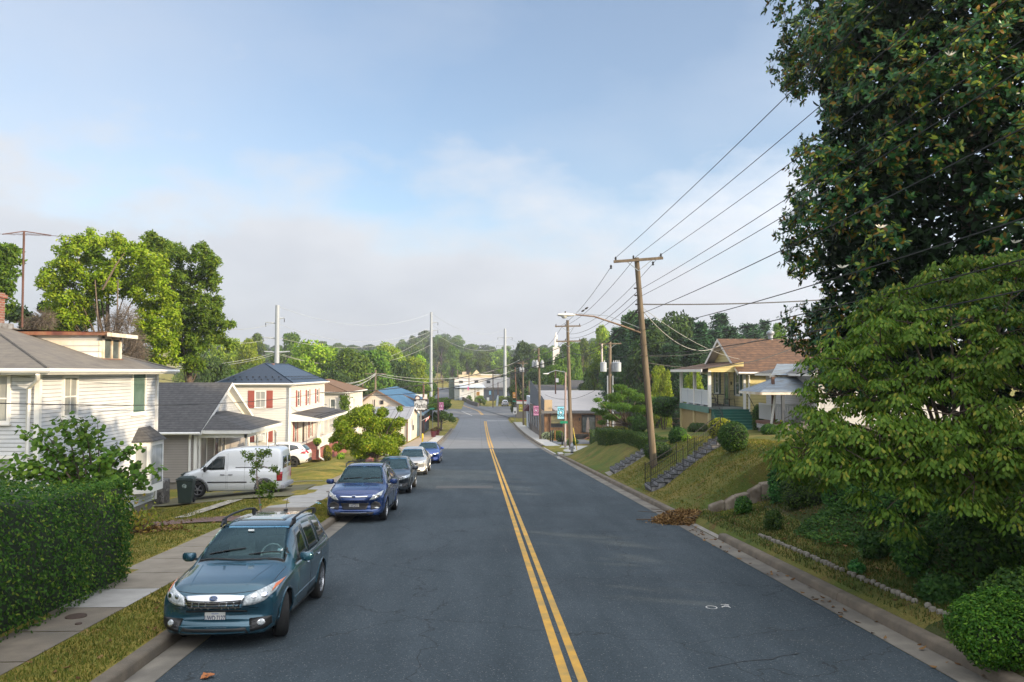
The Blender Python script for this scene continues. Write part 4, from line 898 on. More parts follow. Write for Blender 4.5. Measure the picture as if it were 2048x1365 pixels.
# ---- teal estate SUV in the foreground
def teal_suv():
    L,W,H=4.56,1.78,1.68
    st=[(0,.34,.58,.66,.66,.5),(.03,.27,.64,.74,.76,.55),(.10,.22,.70,.83,.82,.6),(.25,.21,.76,.93,.86,.62),(.55,.21,.84,.99,.875,.64),(.95,.21,.90,1.04,.88,.66),(1.22,.21,.94,1.08,.885,.68),(1.36,.21,.955,1.13,.885,.74),(1.55,.21,.965,1.29,.885,.70),(1.85,.21,.975,1.44,.885,.655),(2.10,.21,.985,1.55,.885,.63),(2.35,.21,.99,1.595,.885,.62),(2.8,.21,1.0,1.615,.885,.62),(3.4,.22,1.01,1.61,.885,.62),(3.95,.24,1.02,1.575,.88,.61),(4.22,.27,1.02,1.53,.87,.59),(4.40,.30,1.0,1.36,.85,.62),(4.50,.33,.97,1.08,.83,.64),(4.56,.42,.80,.90,.78,.6)]
    pt=paint('teal blue metallic',(.022,.088,.130),.5,.26)
    p=G(561,1281); Yf=p.y; cxx=-3.70
    c=Car('dusty teal blue estate SUV with roof rails, nearest of the parked cars','car',(cxx,Yf-.72+L/2,r_(Yf-.72+L/2)),R(-.8),L,W,H,st,pt,2.615,.90,.345,RG,style=(5,.15,True),steer=R(20))
    c.archm=M['black']
    # glasshouse
    c.patch('top',[(-.70,-L/2+1.37),(-.4,-L/2+1.31),(0,-L/2+1.29),(.4,-L/2+1.31),(.70,-L/2+1.37)],[(-.575,-L/2+2.13),(-.3,-L/2+2.10),(0,-L/2+2.09),(.3,-L/2+2.10),(.575,-L/2+2.13)],M['glassc'],'windscreen',20,8,.008); c.cabin(-L/2,-L/2+1.34,-L/2+2.10,.70,.575,.78,(.50,.47,.42))
    c.patch('top',[(-.42,-L/2+2.42),(.42,-L/2+2.42)],[(-.42,-L/2+3.35),(.42,-L/2+3.35)],M['glassb'],'sunroof_surround',8,6,.006)
    c.patch('top',[(-.36,-L/2+2.50),(.36,-L/2+2.50)],[(-.36,-L/2+3.15),(.36,-L/2+3.15)],roof_glass,'sunroof',8,6,.012)
    y0=-L/2
    for lo,hi in (([(y0+1.75,1.02),(y0+2.48,1.03)],[(y0+2.16,1.45),(y0+2.50,1.49)]),([(y0+2.56,1.035),(y0+3.35,1.05)],[(y0+2.58,1.495),(y0+3.33,1.475)]),([(y0+3.42,1.06),(y0+4.10,1.12)],[(y0+3.42,1.47),(y0+3.95,1.41)])):
        c.patch('side',lo,hi,M['glassb'],'side_window',8,5,.006,both=True)
    c.line('side',[(y0+1.55,1.0),(y0+3.0,1.015),(y0+4.15,1.05)],.010,M['black'],'window_trim',True)
    c.patch('rear',[(-.55,1.12),(.55,1.12)],[(-.50,1.50),(.50,1.50)],M['glassb'],'rear_window',8,4,.008)
    # front
    lampset(c,[(.42,.655),(.56,.66),(.70,.70),(.815,.80)],[(.45,.775),(.58,.83),(.72,.88),(.825,.90)],([(.765,.80),(.83,.86)],[(.775,.875),(.838,.905)]))
    g_=c.patch('front',[(-.40,.60),(-.2,.585),(0,.58),(.2,.585),(.40,.60)],[(-.45,.785),(-.22,.80),(0,.805),(.22,.80),(.45,.785)],M['chrome'],'grille',16,4,.012)[0]
    c.patch('front',[(-.365,.615),(0,.60),(.365,.615)],[(-.40,.735),(0,.715),(.40,.735)],M['black'],'grille_mesh',12,3,.017,parent=g_)
    for z in (.635,.668,.70): c.line('front',[(-.375,z+.012),(0,z),(.375,z+.012)],.0055,M['chrome'],'grille_bar',off=.020,parent=g_)
    for xx in (-.30,-.2,-.1,.1,.2,.30):
        for z in (.625,.66,.695):
            q=c.hit('front',xx,z,1,.022); MB().lathe([(.012,-.012),(.012,.012)],q,8).build('grille_stud',M['chrome'],g_)
    em=c.patch('front',*ell(0,.757,.070,.036),M['chrome'],'badge',10,5,.022)[0]; navy=mat('badge blue',(.01,.05,.16),None,rough=.2,coat=1); c.patch('front',*ell(0,.757,.062,.029),navy,'badge_field',10,5,.026,parent=em)
    stm=MB()
    for (dx,dz,r1) in ((-.026,.004,.017),(.008,-.010,.008),(.022,.010,.008),(.038,-.004,.008),(.020,-.014,.007),(.044,.009,.006)):
        q=c.hit('front',dx,.757+dz,1,.030)
        for a in range(4):
            an=a*PI/2; d=Vector((math.cos(an),0,math.sin(an))); e=Vector((-math.sin(an),0,math.cos(an))); stm.quad(q,q+d*r1*.3+e*r1*.3,q+d*r1*1.3,q+d*r1*.3-e*r1*.3)
    stm.build('badge_stars',M['chrome'],em)
    c.patch('front',[(-.45,.535),(.45,.535)],[(-.45,.563),(.45,.563)],M['black'],'upper_slot',14,2,.010)
    c.patch('front',[(-.50,.255),(.50,.255)],[(-.46,.335),(.46,.335)],M['black'],'lower_grille',14,2,.010); c.line('front',[(-.46,.275),(.46,.275)],.009,pt,'bumper_lip',off=.016)
    c.patch('front',[(.53,.27),(.72,.30),(.80,.36)],[(.49,.44),(.68,.46),(.80,.47)],M['black'],'fog_lamp_surround',8,4,.010,both=True)
    a,b=ell(.665,.385,.052,.05); c.patch('front',a,b,M['chrome'],'fog_lamp',10,5,.018,both=True); a,b=ell(.665,.385,.038,.036); c.patch('front',a,b,M['lens'],'fog_lamp_glass',10,5,.024,both=True)
    for z in (.31,.35,.39): c.line('front',[(.52,z),(.59,z+.008)],.006,mat('grey slat',(.05,.05,.055),None,rough=.4),'fog_slat',True,off=.014)
    c.line('front',[(-.48,.50),(-.18,.485)],.008,pt,'bumper_crease',off=.006); c.line('front',[(.18,.485),(.48,.50)],.008,pt,'bumper_crease',off=.006)
    c.plate('front',-.02,.455,'UWD·7127','VIRGINIA')
    c.line('top',[(-.74,y0+.48),(-.76,y0+1.2)],.005,M['black'],'bonnet_gap',True); c.line('front',[(-.62,.845),(-.3,.825),(0,.82),(.3,.825),(.62,.845)],.005,M['black'],'bonnet_gap')
    c.line('top',[(-.42,y0+.25),(-.56,y0+1.15)],.012,pt,'bonnet_crease',True,off=-.004)
    # seams, handles, sills
    for yy,z1 in ((1.62,.98),(2.52,1.02),(3.40,1.05)): c.line('side',[(y0+yy,.36),(y0+yy,z1)],.0045,M['black'],'door_gap',True)
    c.line('side',[(y0+1.35,.27),(y0+3.05,.27)],.03,M['black'],'sill',True); c.line('side',[(y0+1.4,.48),(y0+3.0,.50)],.012,pt,'door_rub_strip',True)
    for yy in (2.30,3.14):
        for sg in (1,-1):
            q=c.hit('side',y0+yy,.90,sg,.02); MB().tube([q+Vector((-.02*sg,-.1,0)),q+Vector((0,-.06,0)),q+Vector((0,.06,0)),q+Vector((-.02*sg,.1,0))],.014,6).build('door_handle',M['chrome'],c.T,smooth=True)
    c.mirrors(y0+1.72,1.08,.99,pt,(.11,.15,.15))
    for sg in (1,-1):
        pts=[Vector((sg*.60,y0+2.10,1.54)),Vector((sg*.61,y0+2.3,1.65)),Vector((sg*.605,y0+2.8,1.68)),Vector((sg*.60,y0+3.5,1.675)),Vector((sg*.59,y0+4.0,1.63)),Vector((sg*.58,y0+4.18,1.56))]
        rr=MB().tube(pts,.02,7); 
        for k in (1,4): rr.bb(pts[k].x-.02,pts[k].x+.02,pts[k].y-.07,pts[k].y+.07,pts[k].z-.10,pts[k].z)
        rr.build('roof_rail',M['black'],c.T,smooth=True)
    MB().box((0.05,y0+3.95,1.60),(.06,.1,.04)).tube([(.05,y0+3.95,1.60),(.05,y0+4.06,1.81)],.006,5).build('aerial',M['black'],c.T)
    for a,b in (((-.55,y0+1.43),(.02,y0+1.50)),((.10,y0+1.40),(.60,y0+1.47))): c.line('top',[a,b],.009,M['black'],'wiper',off=.02)
    c.line('top',[(-.68,y0+1.36),(0,y0+1.28),(.68,y0+1.36)],.02,M['black'],'scuttle',off=.002)
    c.T.scale=(.95,.95,.95)
    # what shows through the windscreen
    seat=mat('grey seat seen through glass',(.16,.16,.155),None,rough=.5); stk=mat('sticker',(.6,.62,.6),None,rough=.5)
    q=c.hit('top',-.02,y0+1.92,1,.014); MB().box(q,(.10,.05,.03),M=Euler((R(-35),0,0)).to_matrix()).build('windscreen_tag',stk,c.T)
    q=c.hit('top',.58,y0+1.52,1,.014); MB().box(q,(.08,.05,.012),M=Euler((R(38),0,0)).to_matrix()).build('inspection_sticker',stk,c.T)
    return c
teal_suv()
def vdoor(c,y0,ys,z1,pt,zh=.88,hy=(2.2,3.1),both=True):
    for yy in ys: c.line('side',[(y0+yy,.34),(y0+yy,z1)],.0045,M['black'],'door_gap',both)
    for yy in hy:
        for sg in (1,-1):
            q=c.hit('side',y0+yy,zh,sg,.018); MB().tube([q+Vector((0,-.09,0)),q+Vector((0,.09,0))],.014,6).build('door_handle',pt,c.T,smooth=True)
def blue_suv():
    L,W,H=4.52,1.84,1.68
    st=[(0,.36,.60,.70,.66,.5),(.03,.27,.68,.80,.77,.55),(.10,.22,.75,.89,.84,.6),(.25,.21,.83,.98,.88,.62),(.55,.21,.92,1.05,.905,.64),(.9,.21,.97,1.10,.915,.66),(1.1,.21,1.0,1.14,.918,.70),(1.22,.21,1.01,1.20,.92,.72),(1.5,.21,1.02,1.39,.92,.68),(1.85,.21,1.03,1.57,.92,.64),(2.1,.21,1.04,1.64,.92,.62),(2.5,.21,1.05,1.68,.92,.62),(3.2,.22,1.07,1.67,.92,.61),(3.8,.24,1.08,1.61,.91,.59),(4.1,.27,1.08,1.50,.9,.58),(4.35,.3,1.05,1.25,.88,.6),(4.47,.34,.98,1.08,.84,.62),(4.52,.44,.80,.92,.78,.6)]
    pt=paint('royal blue metallic',(.004,.034,.150),.45,.27); p=G(826,1037) if False else G(675,1046); X=-3.78; Yf=p.y
    cyf=Yf+.88; c=Car('shiny royal blue SUV with twin roof rails, second of the parked cars','car',(X,cyf-.88+L/2-.3,r_(cyf-.88+L/2-.3)),R(-1.0),L,W,H,st,pt,2.69,.88,.35,RG,style=(5,.16,True),cf=.26); y0=-L/2
    c.patch('top',[(-.72,y0+1.22),(-.4,y0+1.13),(0,y0+1.10),(.4,y0+1.13),(.72,y0+1.22)],[(-.57,y0+2.0),(0,y0+1.96),(.57,y0+2.0)],M['glassc'],'windscreen',20,8,.008); c.cabin(y0,y0+1.16,y0+1.97,.72,.57,.84,(.10,.10,.10))
    for lo,hi in (([(y0+1.62,1.09),(y0+2.42,1.10)],[(y0+2.05,1.50),(y0+2.44,1.55)]),([(y0+2.5,1.11),(y0+3.25,1.13)],[(y0+2.52,1.55),(y0+3.2,1.52)]),([(y0+3.33,1.14),(y0+3.85,1.20)],[(y0+3.3,1.51),(y0+3.7,1.44)])): c.patch('side',lo,hi,M['glassb'],'side_window',8,5,.006,both=True)
    lampset(c,[(.46,.70),(.62,.72),(.80,.82)],[(.56,.80),(.70,.89),(.83,.95)])
    b=c.patch('front',[(-.43,.785),(0,.775),(.43,.785)],[(-.42,.82),(0,.812),(.42,.82)],M['chrome'],'grille',14,2,.016)[0]; c.patch('front',*ell(0,.80,.07,.032),M['chrome'],'badge',10,4,.024,parent=b); c.patch('front',*ell(0,.80,.058,.024),mat('badge navy',(.01,.03,.12),None,rough=.2),'badge_field',10,4,.028,parent=b)
    dg=mat('grey grille mesh',(.035,.037,.042),(.015,.016,.02),60,.5,obj=True)
    c.patch('front',[(-.36,.40),(.36,.40)],[(-.43,.60),(.43,.60)],dg,'lower_grille',12,4,.012)
    for z in (.45,.50,.55): c.line('front',[(-.38,z),(.38,z)],.008,M['black'],'grille_bar',off=.016)
    c.patch('front',[(.50,.40),(.66,.42),(.80,.50)],[(.48,.56),(.62,.66),(.76,.60)],dg,'fog_lamp_surround',8,4,.012,both=True); a,b=ell(.68,.45,.07,.022); c.patch('front',a,b,M['lens'],'fog_lamp',8,4,.02,both=True)
    c.patch('front',[(-.55,.235),(.55,.235)],[(-.6,.33),(.6,.33)],M['black'],'bumper_lip',12,2,.010); c.line('front',[(-.38,.325),(.38,.325)],.018,M['alloy'],'skid_trim',off=.012)
    c.plate('front',-.02,.50,'UXE·4533','VIRGINIA'); c.line('top',[(-.30,y0+.28),(-.48,y0+1.05)],.012,pt,'bonnet_crease',True,off=-.003); c.line('top',[(-.74,y0+.5),(-.78,y0+1.1)],.005,M['black'],'bonnet_gap',True)
    c.line('front',[(-.62,.90),(0,.855),(.62,.90)],.005,M['black'],'bonnet_gap')
    vdoor(c,y0,(1.5,2.46,3.3),1.08,pt); c.line('side',[(y0+1.3,.27),(y0+3.1,.27)],.03,M['black'],'sill',True); c.mirrors(y0+1.6,1.14,1.03,pt)
    for sg in (1,-1): MB().tube([(sg*.60,y0+2.0,1.60),(sg*.62,y0+2.2,1.69),(sg*.61,y0+3.0,1.71),(sg*.59,y0+3.8,1.64),(sg*.58,y0+3.95,1.56)],.02,6).build('roof_rail',M['black'],c.T,smooth=True)
    MB().bar((-.62,y0+2.4,1.74),(.62,y0+2.4,1.74),.05,.025).build('roof_bar',M['black'],c.T); MB().bar((-.62,y0+3.2,1.74),(.62,y0+3.2,1.74),.05,.025).build('roof_bar',M['black'],c.T)
    for a,b in (((-.55,y0+1.30),(.02,y0+1.33)),((.10,y0+1.28),(.60,y0+1.36))): c.line('top',[a,b],.009,M['black'],'wiper',off=.02)
blue_suv()
def sedan(label,Yf,pt,L=4.5,W=1.72,H=1.47,X=-3.75,rz=0,seat=0,grille='v',wb=2.6,style=(5,.16,False)):
    k=H/1.47
    st=[(0,.34,.52,.60,.60,.5),(.03,.25,.58,.68,.72,.55),(.10,.19,.64,.75,.79,.58),(.3,.18,.71,.82,.83,.6),(.65,.18,.79,.89,.85,.6),(1.0,.18,.84,.94,.858,.62),(1.18,.18,.86,.99,.86,.66),(1.5,.18,.88,1.17,.86,.62),(1.85,.18,.89,1.34,.86,.58),(2.1,.18,.90,1.42*k,.86,.56),(2.5,.18,.91,1.47*k,.86,.555),(3.0,.19,.92,1.45*k,.86,.55),(3.35,.2,.93,1.36*k,.86,.55),(3.7,.21,.94,1.17,.855,.56),(3.95,.22,.94,1.05,.85,.6),(4.2,.25,.92,1.02,.83,.6),(4.42,.3,.86,.95,.79,.58),(4.5,.42,.72,.80,.72,.5)]
    s_=L/4.5; st=[(a*s_,b,c_,d,e*W/1.72,f) for a,b,c_,d,e,f in st]
    c=Car(label,'car',(X,Yf+L/2,r_(Yf+L/2)),rz,L,W,H,st,pt,wb,.88,.32,RG,style=style,cf=.3); y0=-L/2
    c.patch('top',[(-.66,y0+1.26),(-.35,y0+1.15),(0,y0+1.12),(.35,y0+1.15),(.66,y0+1.26)],[(-.50,y0+2.03),(0,y0+1.98),(.50,y0+2.03)],M['glassc'],'windscreen',18,8,.008); c.cabin(y0,y0+1.2,y0+1.99,.66,.50,.62,(.12,.12,.12))
    for lo,hi in (([(y0+1.6,.965),(y0+2.45,.975)],[(y0+2.08,1.30),(y0+2.45,1.345)]),([(y0+2.52,.98),(y0+3.45,1.0)],[(y0+2.52,1.345),(y0+3.1,1.29)])): c.patch('side',lo,hi,M['glassb'],'side_window',8,5,.006,both=True)
    c.line('side',[(y0+1.45,.945),(y0+3.6,.975)],.008,M['chrome'],'window_trim',True)
    return c,y0
def three():
    pt=paint('graphite grey metallic',(.055,.065,.075),.5,.3); c,y0=sedan('graphite grey saloon with a chrome vee grille, third of the parked cars',G(700,1012).y if False else 33.3,pt,L=4.46,W=1.70,X=-3.7)
    lampset(c,[(.42,.60),(.58,.62),(.78,.71)],[(.40,.68),(.60,.75),(.79,.80)])
    gg=c.patch('front',[(-.26,.46),(0,.44),(.26,.46)],[(-.42,.68),(0,.68),(.42,.68)],M['black'],'grille',12,4,.012)[0]; c.line('front',[(-.45,.69),(-.30,.47),(0,.445),(.30,.47),(.45,.69)],.02,M['chrome'],'grille_surround',off=.014,parent=gg)
    c.patch('front',[(-.42,.25),(.42,.25)],[(-.38,.37),(.38,.37)],M['black'],'lower_grille',12,2,.012); c.patch('front',[(.54,.28),(.76,.34)],[(.50,.42),(.76,.46)],M['black'],'fog_lamp_surround',6,3,.012,both=True)
    vdoor(c,y0,(1.45,2.48,3.3),.93,pt,.82,(2.25,3.1)); c.mirrors(y0+1.62,1.0,.95,pt)
    pt=paint('silver metallic',(.46,.46,.45),.5,.3); c,y0=sedan('pale silver saloon with a wide smiling grille, fourth of the parked cars',43.6,pt,L=4.82,W=1.83,X=-3.75,wb=2.79)
    lampset(c,[(.42,.60),(.62,.60),(.84,.74)],[(.52,.70),(.70,.80),(.86,.86)]); gg=c.patch('front',[(-.28,.52),(0,.47),(.28,.52)],[(-.46,.69),(0,.67),(.46,.69)],M['black'],'grille',12,4,.012)[0]; c.line('front',[(-.42,.62),(0,.60),(.42,.62)],.01,M['chrome'],'grille_bar',off=.018,parent=gg); c.patch('front',*ell(0,.62,.07,.035),M['chrome'],'badge',8,4,.024,parent=gg)
    c.patch('front',[(-.60,.26),(.60,.26)],[(-.52,.32),(.52,.32)],M['black'],'lower_grille',12,2,.012); c.plate('front',0,.40,'','')
    vdoor(c,y0,(1.5,2.6,3.5),.93,pt,.82,(2.35,3.3)); c.mirrors(y0+1.7,1.0,1.01,pt)
    pt=paint('cobalt blue',(.012,.05,.25),.3,.3); c,y0=sedan('older bright cobalt blue saloon, farthest of the parked cars',53.9,pt,L=4.5,W=1.74,H=1.40,X=-3.5)
    lampset(c,[(.40,.60),(.60,.61),(.76,.66)],[(.42,.68),(.60,.71),(.77,.74)]); c.patch('front',[(-.34,.60),(.34,.60)],[(-.34,.67),(.34,.67)],M['black'],'grille',10,2,.012); c.patch('front',[(-.45,.26),(.45,.26)],[(-.45,.36),(.45,.36)],M['black'],'lower_grille',10,2,.012); vdoor(c,y0,(1.5,2.7),.93,pt,.82,(2.45,)); c.mirrors(y0+1.65,.99,.96,pt)
three()
# ---- white panel van on the drive (nose to the house)
def van():
    L,W,H=4.55,1.80,2.0
    st=[(0,.38,.62,.72,.66,.5),(.04,.28,.74,.84,.80,.6),(.14,.24,.82,.93,.85,.62),(.4,.23,.92,1.03,.875,.64),(.75,.23,1.00,1.13,.885,.66),(.92,.23,1.03,1.20,.89,.72),(1.2,.23,1.05,1.45,.89,.70),(1.5,.23,1.06,1.68,.89,.68),(1.72,.23,1.07,1.83,.89,.68),(1.95,.23,1.08,1.91,.89,.70),(2.4,.23,1.10,1.96,.89,.72),(3.2,.24,1.10,1.99,.89,.73),(4.1,.26,1.10,1.98,.89,.73),(4.35,.28,1.10,1.94,.885,.72),(4.46,.31,1.08,1.85,.87,.71),(4.52,.36,1.0,1.60,.84,.68),(4.55,.42,.85,1.30,.8,.66)]
    pt=paint('white van paint',(.68,.70,.72),0,.35); f=P(363,960,33.6); zc=(g(-8.5,33.6)+g(-12,33.6))/2+.05
    c=Car('white panel van with high roof parked nose in on the grassy drive','van',(f.x+L/2-.10,33.8,zc),R(-90),L,W,H,st,pt,2.9,.88,.33,None,style=(5,.14,False),tilt=0,cf=.3,cr=.05,name='panel_van',rim=mat('dark wheel trim',(.25,.25,.26),None,rough=.4,metal=.5)); y0=-L/2
    # rz=-90 : nose (local -y) points to world -x ; near side is local +x
    c.patch('top',[(-.72,y0+.92),(0,y0+.86),(.72,y0+.92)],[(-.62,y0+1.66),(0,y0+1.62),(.62,y0+1.66)],M['glassd'],'windscreen',14,8,.008)
    c.patch('side',[(y0+1.15,1.13),(y0+1.45,1.10),(y0+2.02,1.12)],[(y0+1.42,1.40),(y0+1.68,1.64),(y0+2.02,1.66)],M['glassb'],'side_window',10,5,.006,both=True)
    c.line('side',[(y0+1.47,1.10),(y0+1.47,1.48)],.014,M['black'],'quarter_pillar',True,off=.006)
    c.patch('side',[(y0+.95,1.10),(y0+1.15,1.10)],[(y0+1.1,1.14),(y0+1.20,1.30)],M['black'],'mirror_sail',4,3,.008,both=True)
    c.patch('side',[(y0+1.30,.60),(y0+3.0,.60)],[(y0+1.30,.645),(y0+3.0,.645)],M['black'],'rub_strip',10,1,.016,both=True); c.patch('side',[(y0+2.5,1.20),(y0+4.1,1.20)],[(y0+2.5,1.225),(y0+4.1,1.225)],M['black'],'sliding_door_rail',10,1,.010,both=True)
    for yy,z1 in ((1.08,1.1),(2.10,1.75),(2.16,1.78),(2.9,1.78)): c.line('side',[(y0+yy,.36),(y0+yy,z1)],.004,M['black'],'door_gap',True)
    for yy in (1.95,2.30):
        for sg in (1,-1): q=c.hit('side',y0+yy,.92,sg,.02); MB().tube([q+Vector((0,-.09,0)),q+Vector((0,.09,0))],.016,6).build('door_handle',M['black'],c.T)
    gw=mat('grey arch moulding',(.10,.10,.105),None,rough=.6)
    for yy in (.88,3.78):
        for sg in (1,-1):
            pts=[c.hit('side',y0+yy+math.cos(R(-10)+R(200)*k/12)*.43,.33+math.sin(R(-10)+R(200)*k/12)*.43,sg,.012) for k in range(13)]; MB().tube(pts,.045,6).build('wheel_arch_moulding',gw,c.T,smooth=True)
    c.patch('rear',[(.10,1.15),(.70,1.15)],[(.10,1.62),(.62,1.62)],M['glassb'],'rear_window',6,4,.01,both=True); c.patch('side',[(y0+4.30,.66),(y0+4.49,.66)],[(y0+4.30,1.02),(y0+4.47,1.02)],M['redlens'],'tail_light',3,4,.012,both=True)
    c.patch('rear',[(.74,.66),(.82,.66)],[(.72,1.02),(.80,1.02)],M['redlens'],'tail_light',3,4,.012,both=True)
    mb=MB().bb(-.82,.82,L/2-.08,L/2+.07,.34,.50); mb.build('rear_bumper',mat('grey bumper',(.30,.30,.31),None,rough=.5),c.T,bevel=.03); MB().tube([(0,L/2,.33),(0,L/2+.2,.33)],.03,6).lathe([(.02,0),(.028,.03),(.001,.06)],(0,L/2+.2,.33),8).build('tow_ball',M['blackm'],c.T)
    c.T.scale=(1,.925,1); c.mirrors(y0+1.25,1.16,1.06,M['black'],(.10,.15,.22)); c.line('top',[(-.5,y0+3.9),(-.5,y0+4.0)],.03,M['black'],'roof_mount')
    lampset(c,[(.55,.72),(.82,.78)],[(.55,.90),(.82,.94)])
van()
# ---- white crossover on the next drive, tail to the street
def crossover():
    L,W,H=4.6,1.86,1.69
    st=[(0,.36,.60,.70,.66,.5),(.10,.22,.75,.89,.84,.6),(.25,.21,.83,.98,.88,.62),(.9,.21,.97,1.08,.915,.66),(1.25,.21,1.0,1.16,.92,.72),(1.6,.21,1.01,1.40,.92,.68),(2.0,.21,1.02,1.60,.92,.63),(2.5,.21,1.03,1.68,.92,.62),(3.2,.22,1.04,1.68,.92,.62),(3.8,.24,1.07,1.62,.91,.60),(4.1,.28,1.08,1.50,.9,.58),(4.38,.32,1.05,1.24,.88,.6),(4.53,.36,.98,1.08,.85,.62),(4.6,.46,.80,.92,.80,.6)]
    pt=paint('pearl white paint',(.74,.74,.72),0,.3); Y=55.2; f=P(622,905,Y)
    c=Car('white crossover with dark alloys parked on the drive by the shuttered house','car',(f.x-L/2,Y,g(f.x-1,Y)+.02),R(-90),L,W,H,st,pt,2.66,.92,.36,None,style=(5,.14,True),tilt=0,rim=mat('dark alloy',(.12,.12,.13),None,rough=.3,metal=.8)); y0=-L/2
    for lo,hi in (([(y0+1.6,1.09),(y0+2.45,1.09)],[(y0+2.1,1.50),(y0+2.46,1.55)]),([(y0+2.52,1.095),(y0+3.3,1.12)],[(y0+2.54,1.55),(y0+3.25,1.53)]),([(y0+3.37,1.13),(y0+3.95,1.28)],[(y0+3.33,1.52),(y0+3.8,1.46)])): c.patch('side',lo,hi,M['glassb'],'side_window',8,5,.006,both=True)
    c.patch('rear',[(-.6,1.13),(.6,1.13)],[(-.52,1.48),(.52,1.48)],M['glassd'],'rear_window',8,4,.01)
    c.patch('side',[(y0+4.05,.98),(y0+4.42,.93)],[(y0+4.22,1.10),(y0+4.40,1.10)],M['redlens'],'tail_light',4,3,.012,both=True); c.patch('rear',[(.45,.96),(.80,.95)],[(.50,1.06),(.74,1.34)],M['redlens'],'tail_light',5,3,.012,both=True)
    c.patch('rear',[(-.80,.40),(.80,.40)],[(-.82,.58),(.82,.58)],M['black'],'rear_valance',10,3,.012); c.patch('rear',[(.55,.52),(.78,.52)],[(.55,.57),(.78,.57)],M['redlens'],'reflector',4,2,.018,both=True); c.line('side',[(y0+.4,.30),(y0+4.3,.32)],.05,M['black'],'sill',True)
    c.line('side',[(y0+2.0,1.56),(y0+2.8,1.585),(y0+3.7,1.50)],.01,M['chrome'],'window_trim',True)
    for yy in (.92,3.58):
        for sg in (1,-1): MB().tube([c.hit('side',y0+yy+math.cos(R(-10)+R(200)*k/12)*.44,.36+math.sin(R(-10)+R(200)*k/12)*.44,sg,.008) for k in range(13)],.035,6).build('wheel_arch_moulding',M['black'],c.T,smooth=True)
    vdoor(c,y0,(1.5,2.48,3.35),1.06,pt,.92,(2.25,3.15)); MB().bar((-.55,y0+4.05,1.60),(.55,y0+4.05,1.60),.16,.03).build('spoiler',pt,c.T,bevel=.01); c.mirrors(y0+1.7,1.14,1.04,pt)
crossover()
def far_car():
    pt=paint('white suv paint',(.70,.71,.72),0,.3); p=P(1010,812,223); L=4.5
    st=[(0,.36,.60,.70,.66,.5),(.10,.22,.75,.89,.84,.6),(.9,.21,.97,1.08,.915,.66),(1.25,.21,1.0,1.2,.92,.72),(2.0,.21,1.02,1.60,.92,.63),(3.2,.22,1.04,1.68,.92,.62),(4.1,.28,1.08,1.50,.9,.58),(4.4,.32,1.05,1.2,.88,.6),(4.5,.46,.80,.92,.80,.6)]
    c=Car('small white SUV far off at the junction below the steel pylon','car',(p.x,223,g(p.x,223)+.04),R(180),L,1.86,1.68,st,pt,2.66,.92,.36,None,tilt=0)
    c.patch('rear',[(-.6,1.08),(.6,1.08)],[(-.52,1.48),(.52,1.48)],M['glassb'],'rear_window',6,3,.02); c.patch('rear',[(-.7,.36),(.7,.36)],[(-.7,.62),(.7,.62)],M['black'],'rear_valance',6,2,.02); c.patch('rear',[(.6,.85),(.84,.85)],[(.6,1.0),(.84,1.0)],M['redlens'],'tail_light',3,2,.02,both=True)
far_car()
# ------------------------------------------------------------ buildings
def siding(mb,o,du,n,L,z0,z1,lap=.115,prof=None,m=0,holes=()):
    """lapped boards: o corner (x,y), du unit direction, n outward normal, prof(z)->(u0,u1); boards stop at the holes (u0,u1,z0,z1)"""
    o=Vector(o); du=Vector(du); n=Vector(n); z=z0
    while z<z1-1e-4:
        zt=min(z+lap,z1); a0,a1=(0,L) if prof is None else prof(z); b0,b1=(0,L) if prof is None else prof(zt); off=.016
        segs=[(a0,a1,b0,b1)]
        if a1-a0>.01:
            for a0,a1,b0,b1 in segs:
                A=o+du*a0+n*off; B=o+du*a1+n*off; C_=o+du*b1; D=o+du*b0
                mb.quad((A.x,A.y,z),(B.x,B.y,z),(C_.x,C_.y,zt),(D.x,D.y,zt),m=m); E=o+du*a0; F_=o+du*a1
                mb.quad((E.x,E.y,z),(F_.x,F_.y,z),(B.x,B.y,z),(A.x,A.y,z),m=m)
        z=zt
def wallmat(name,c,c2=None,sc=.8,line=.55,lap=.115,rough=.55,c3=None,offs=0):
    m=linemat(name,c,tuple(q*line for q in c),2,lap,lap*.14,c2=c2 or tuple(q*.93 for q in c),scale=sc,rough=rough,offs=offs); return m
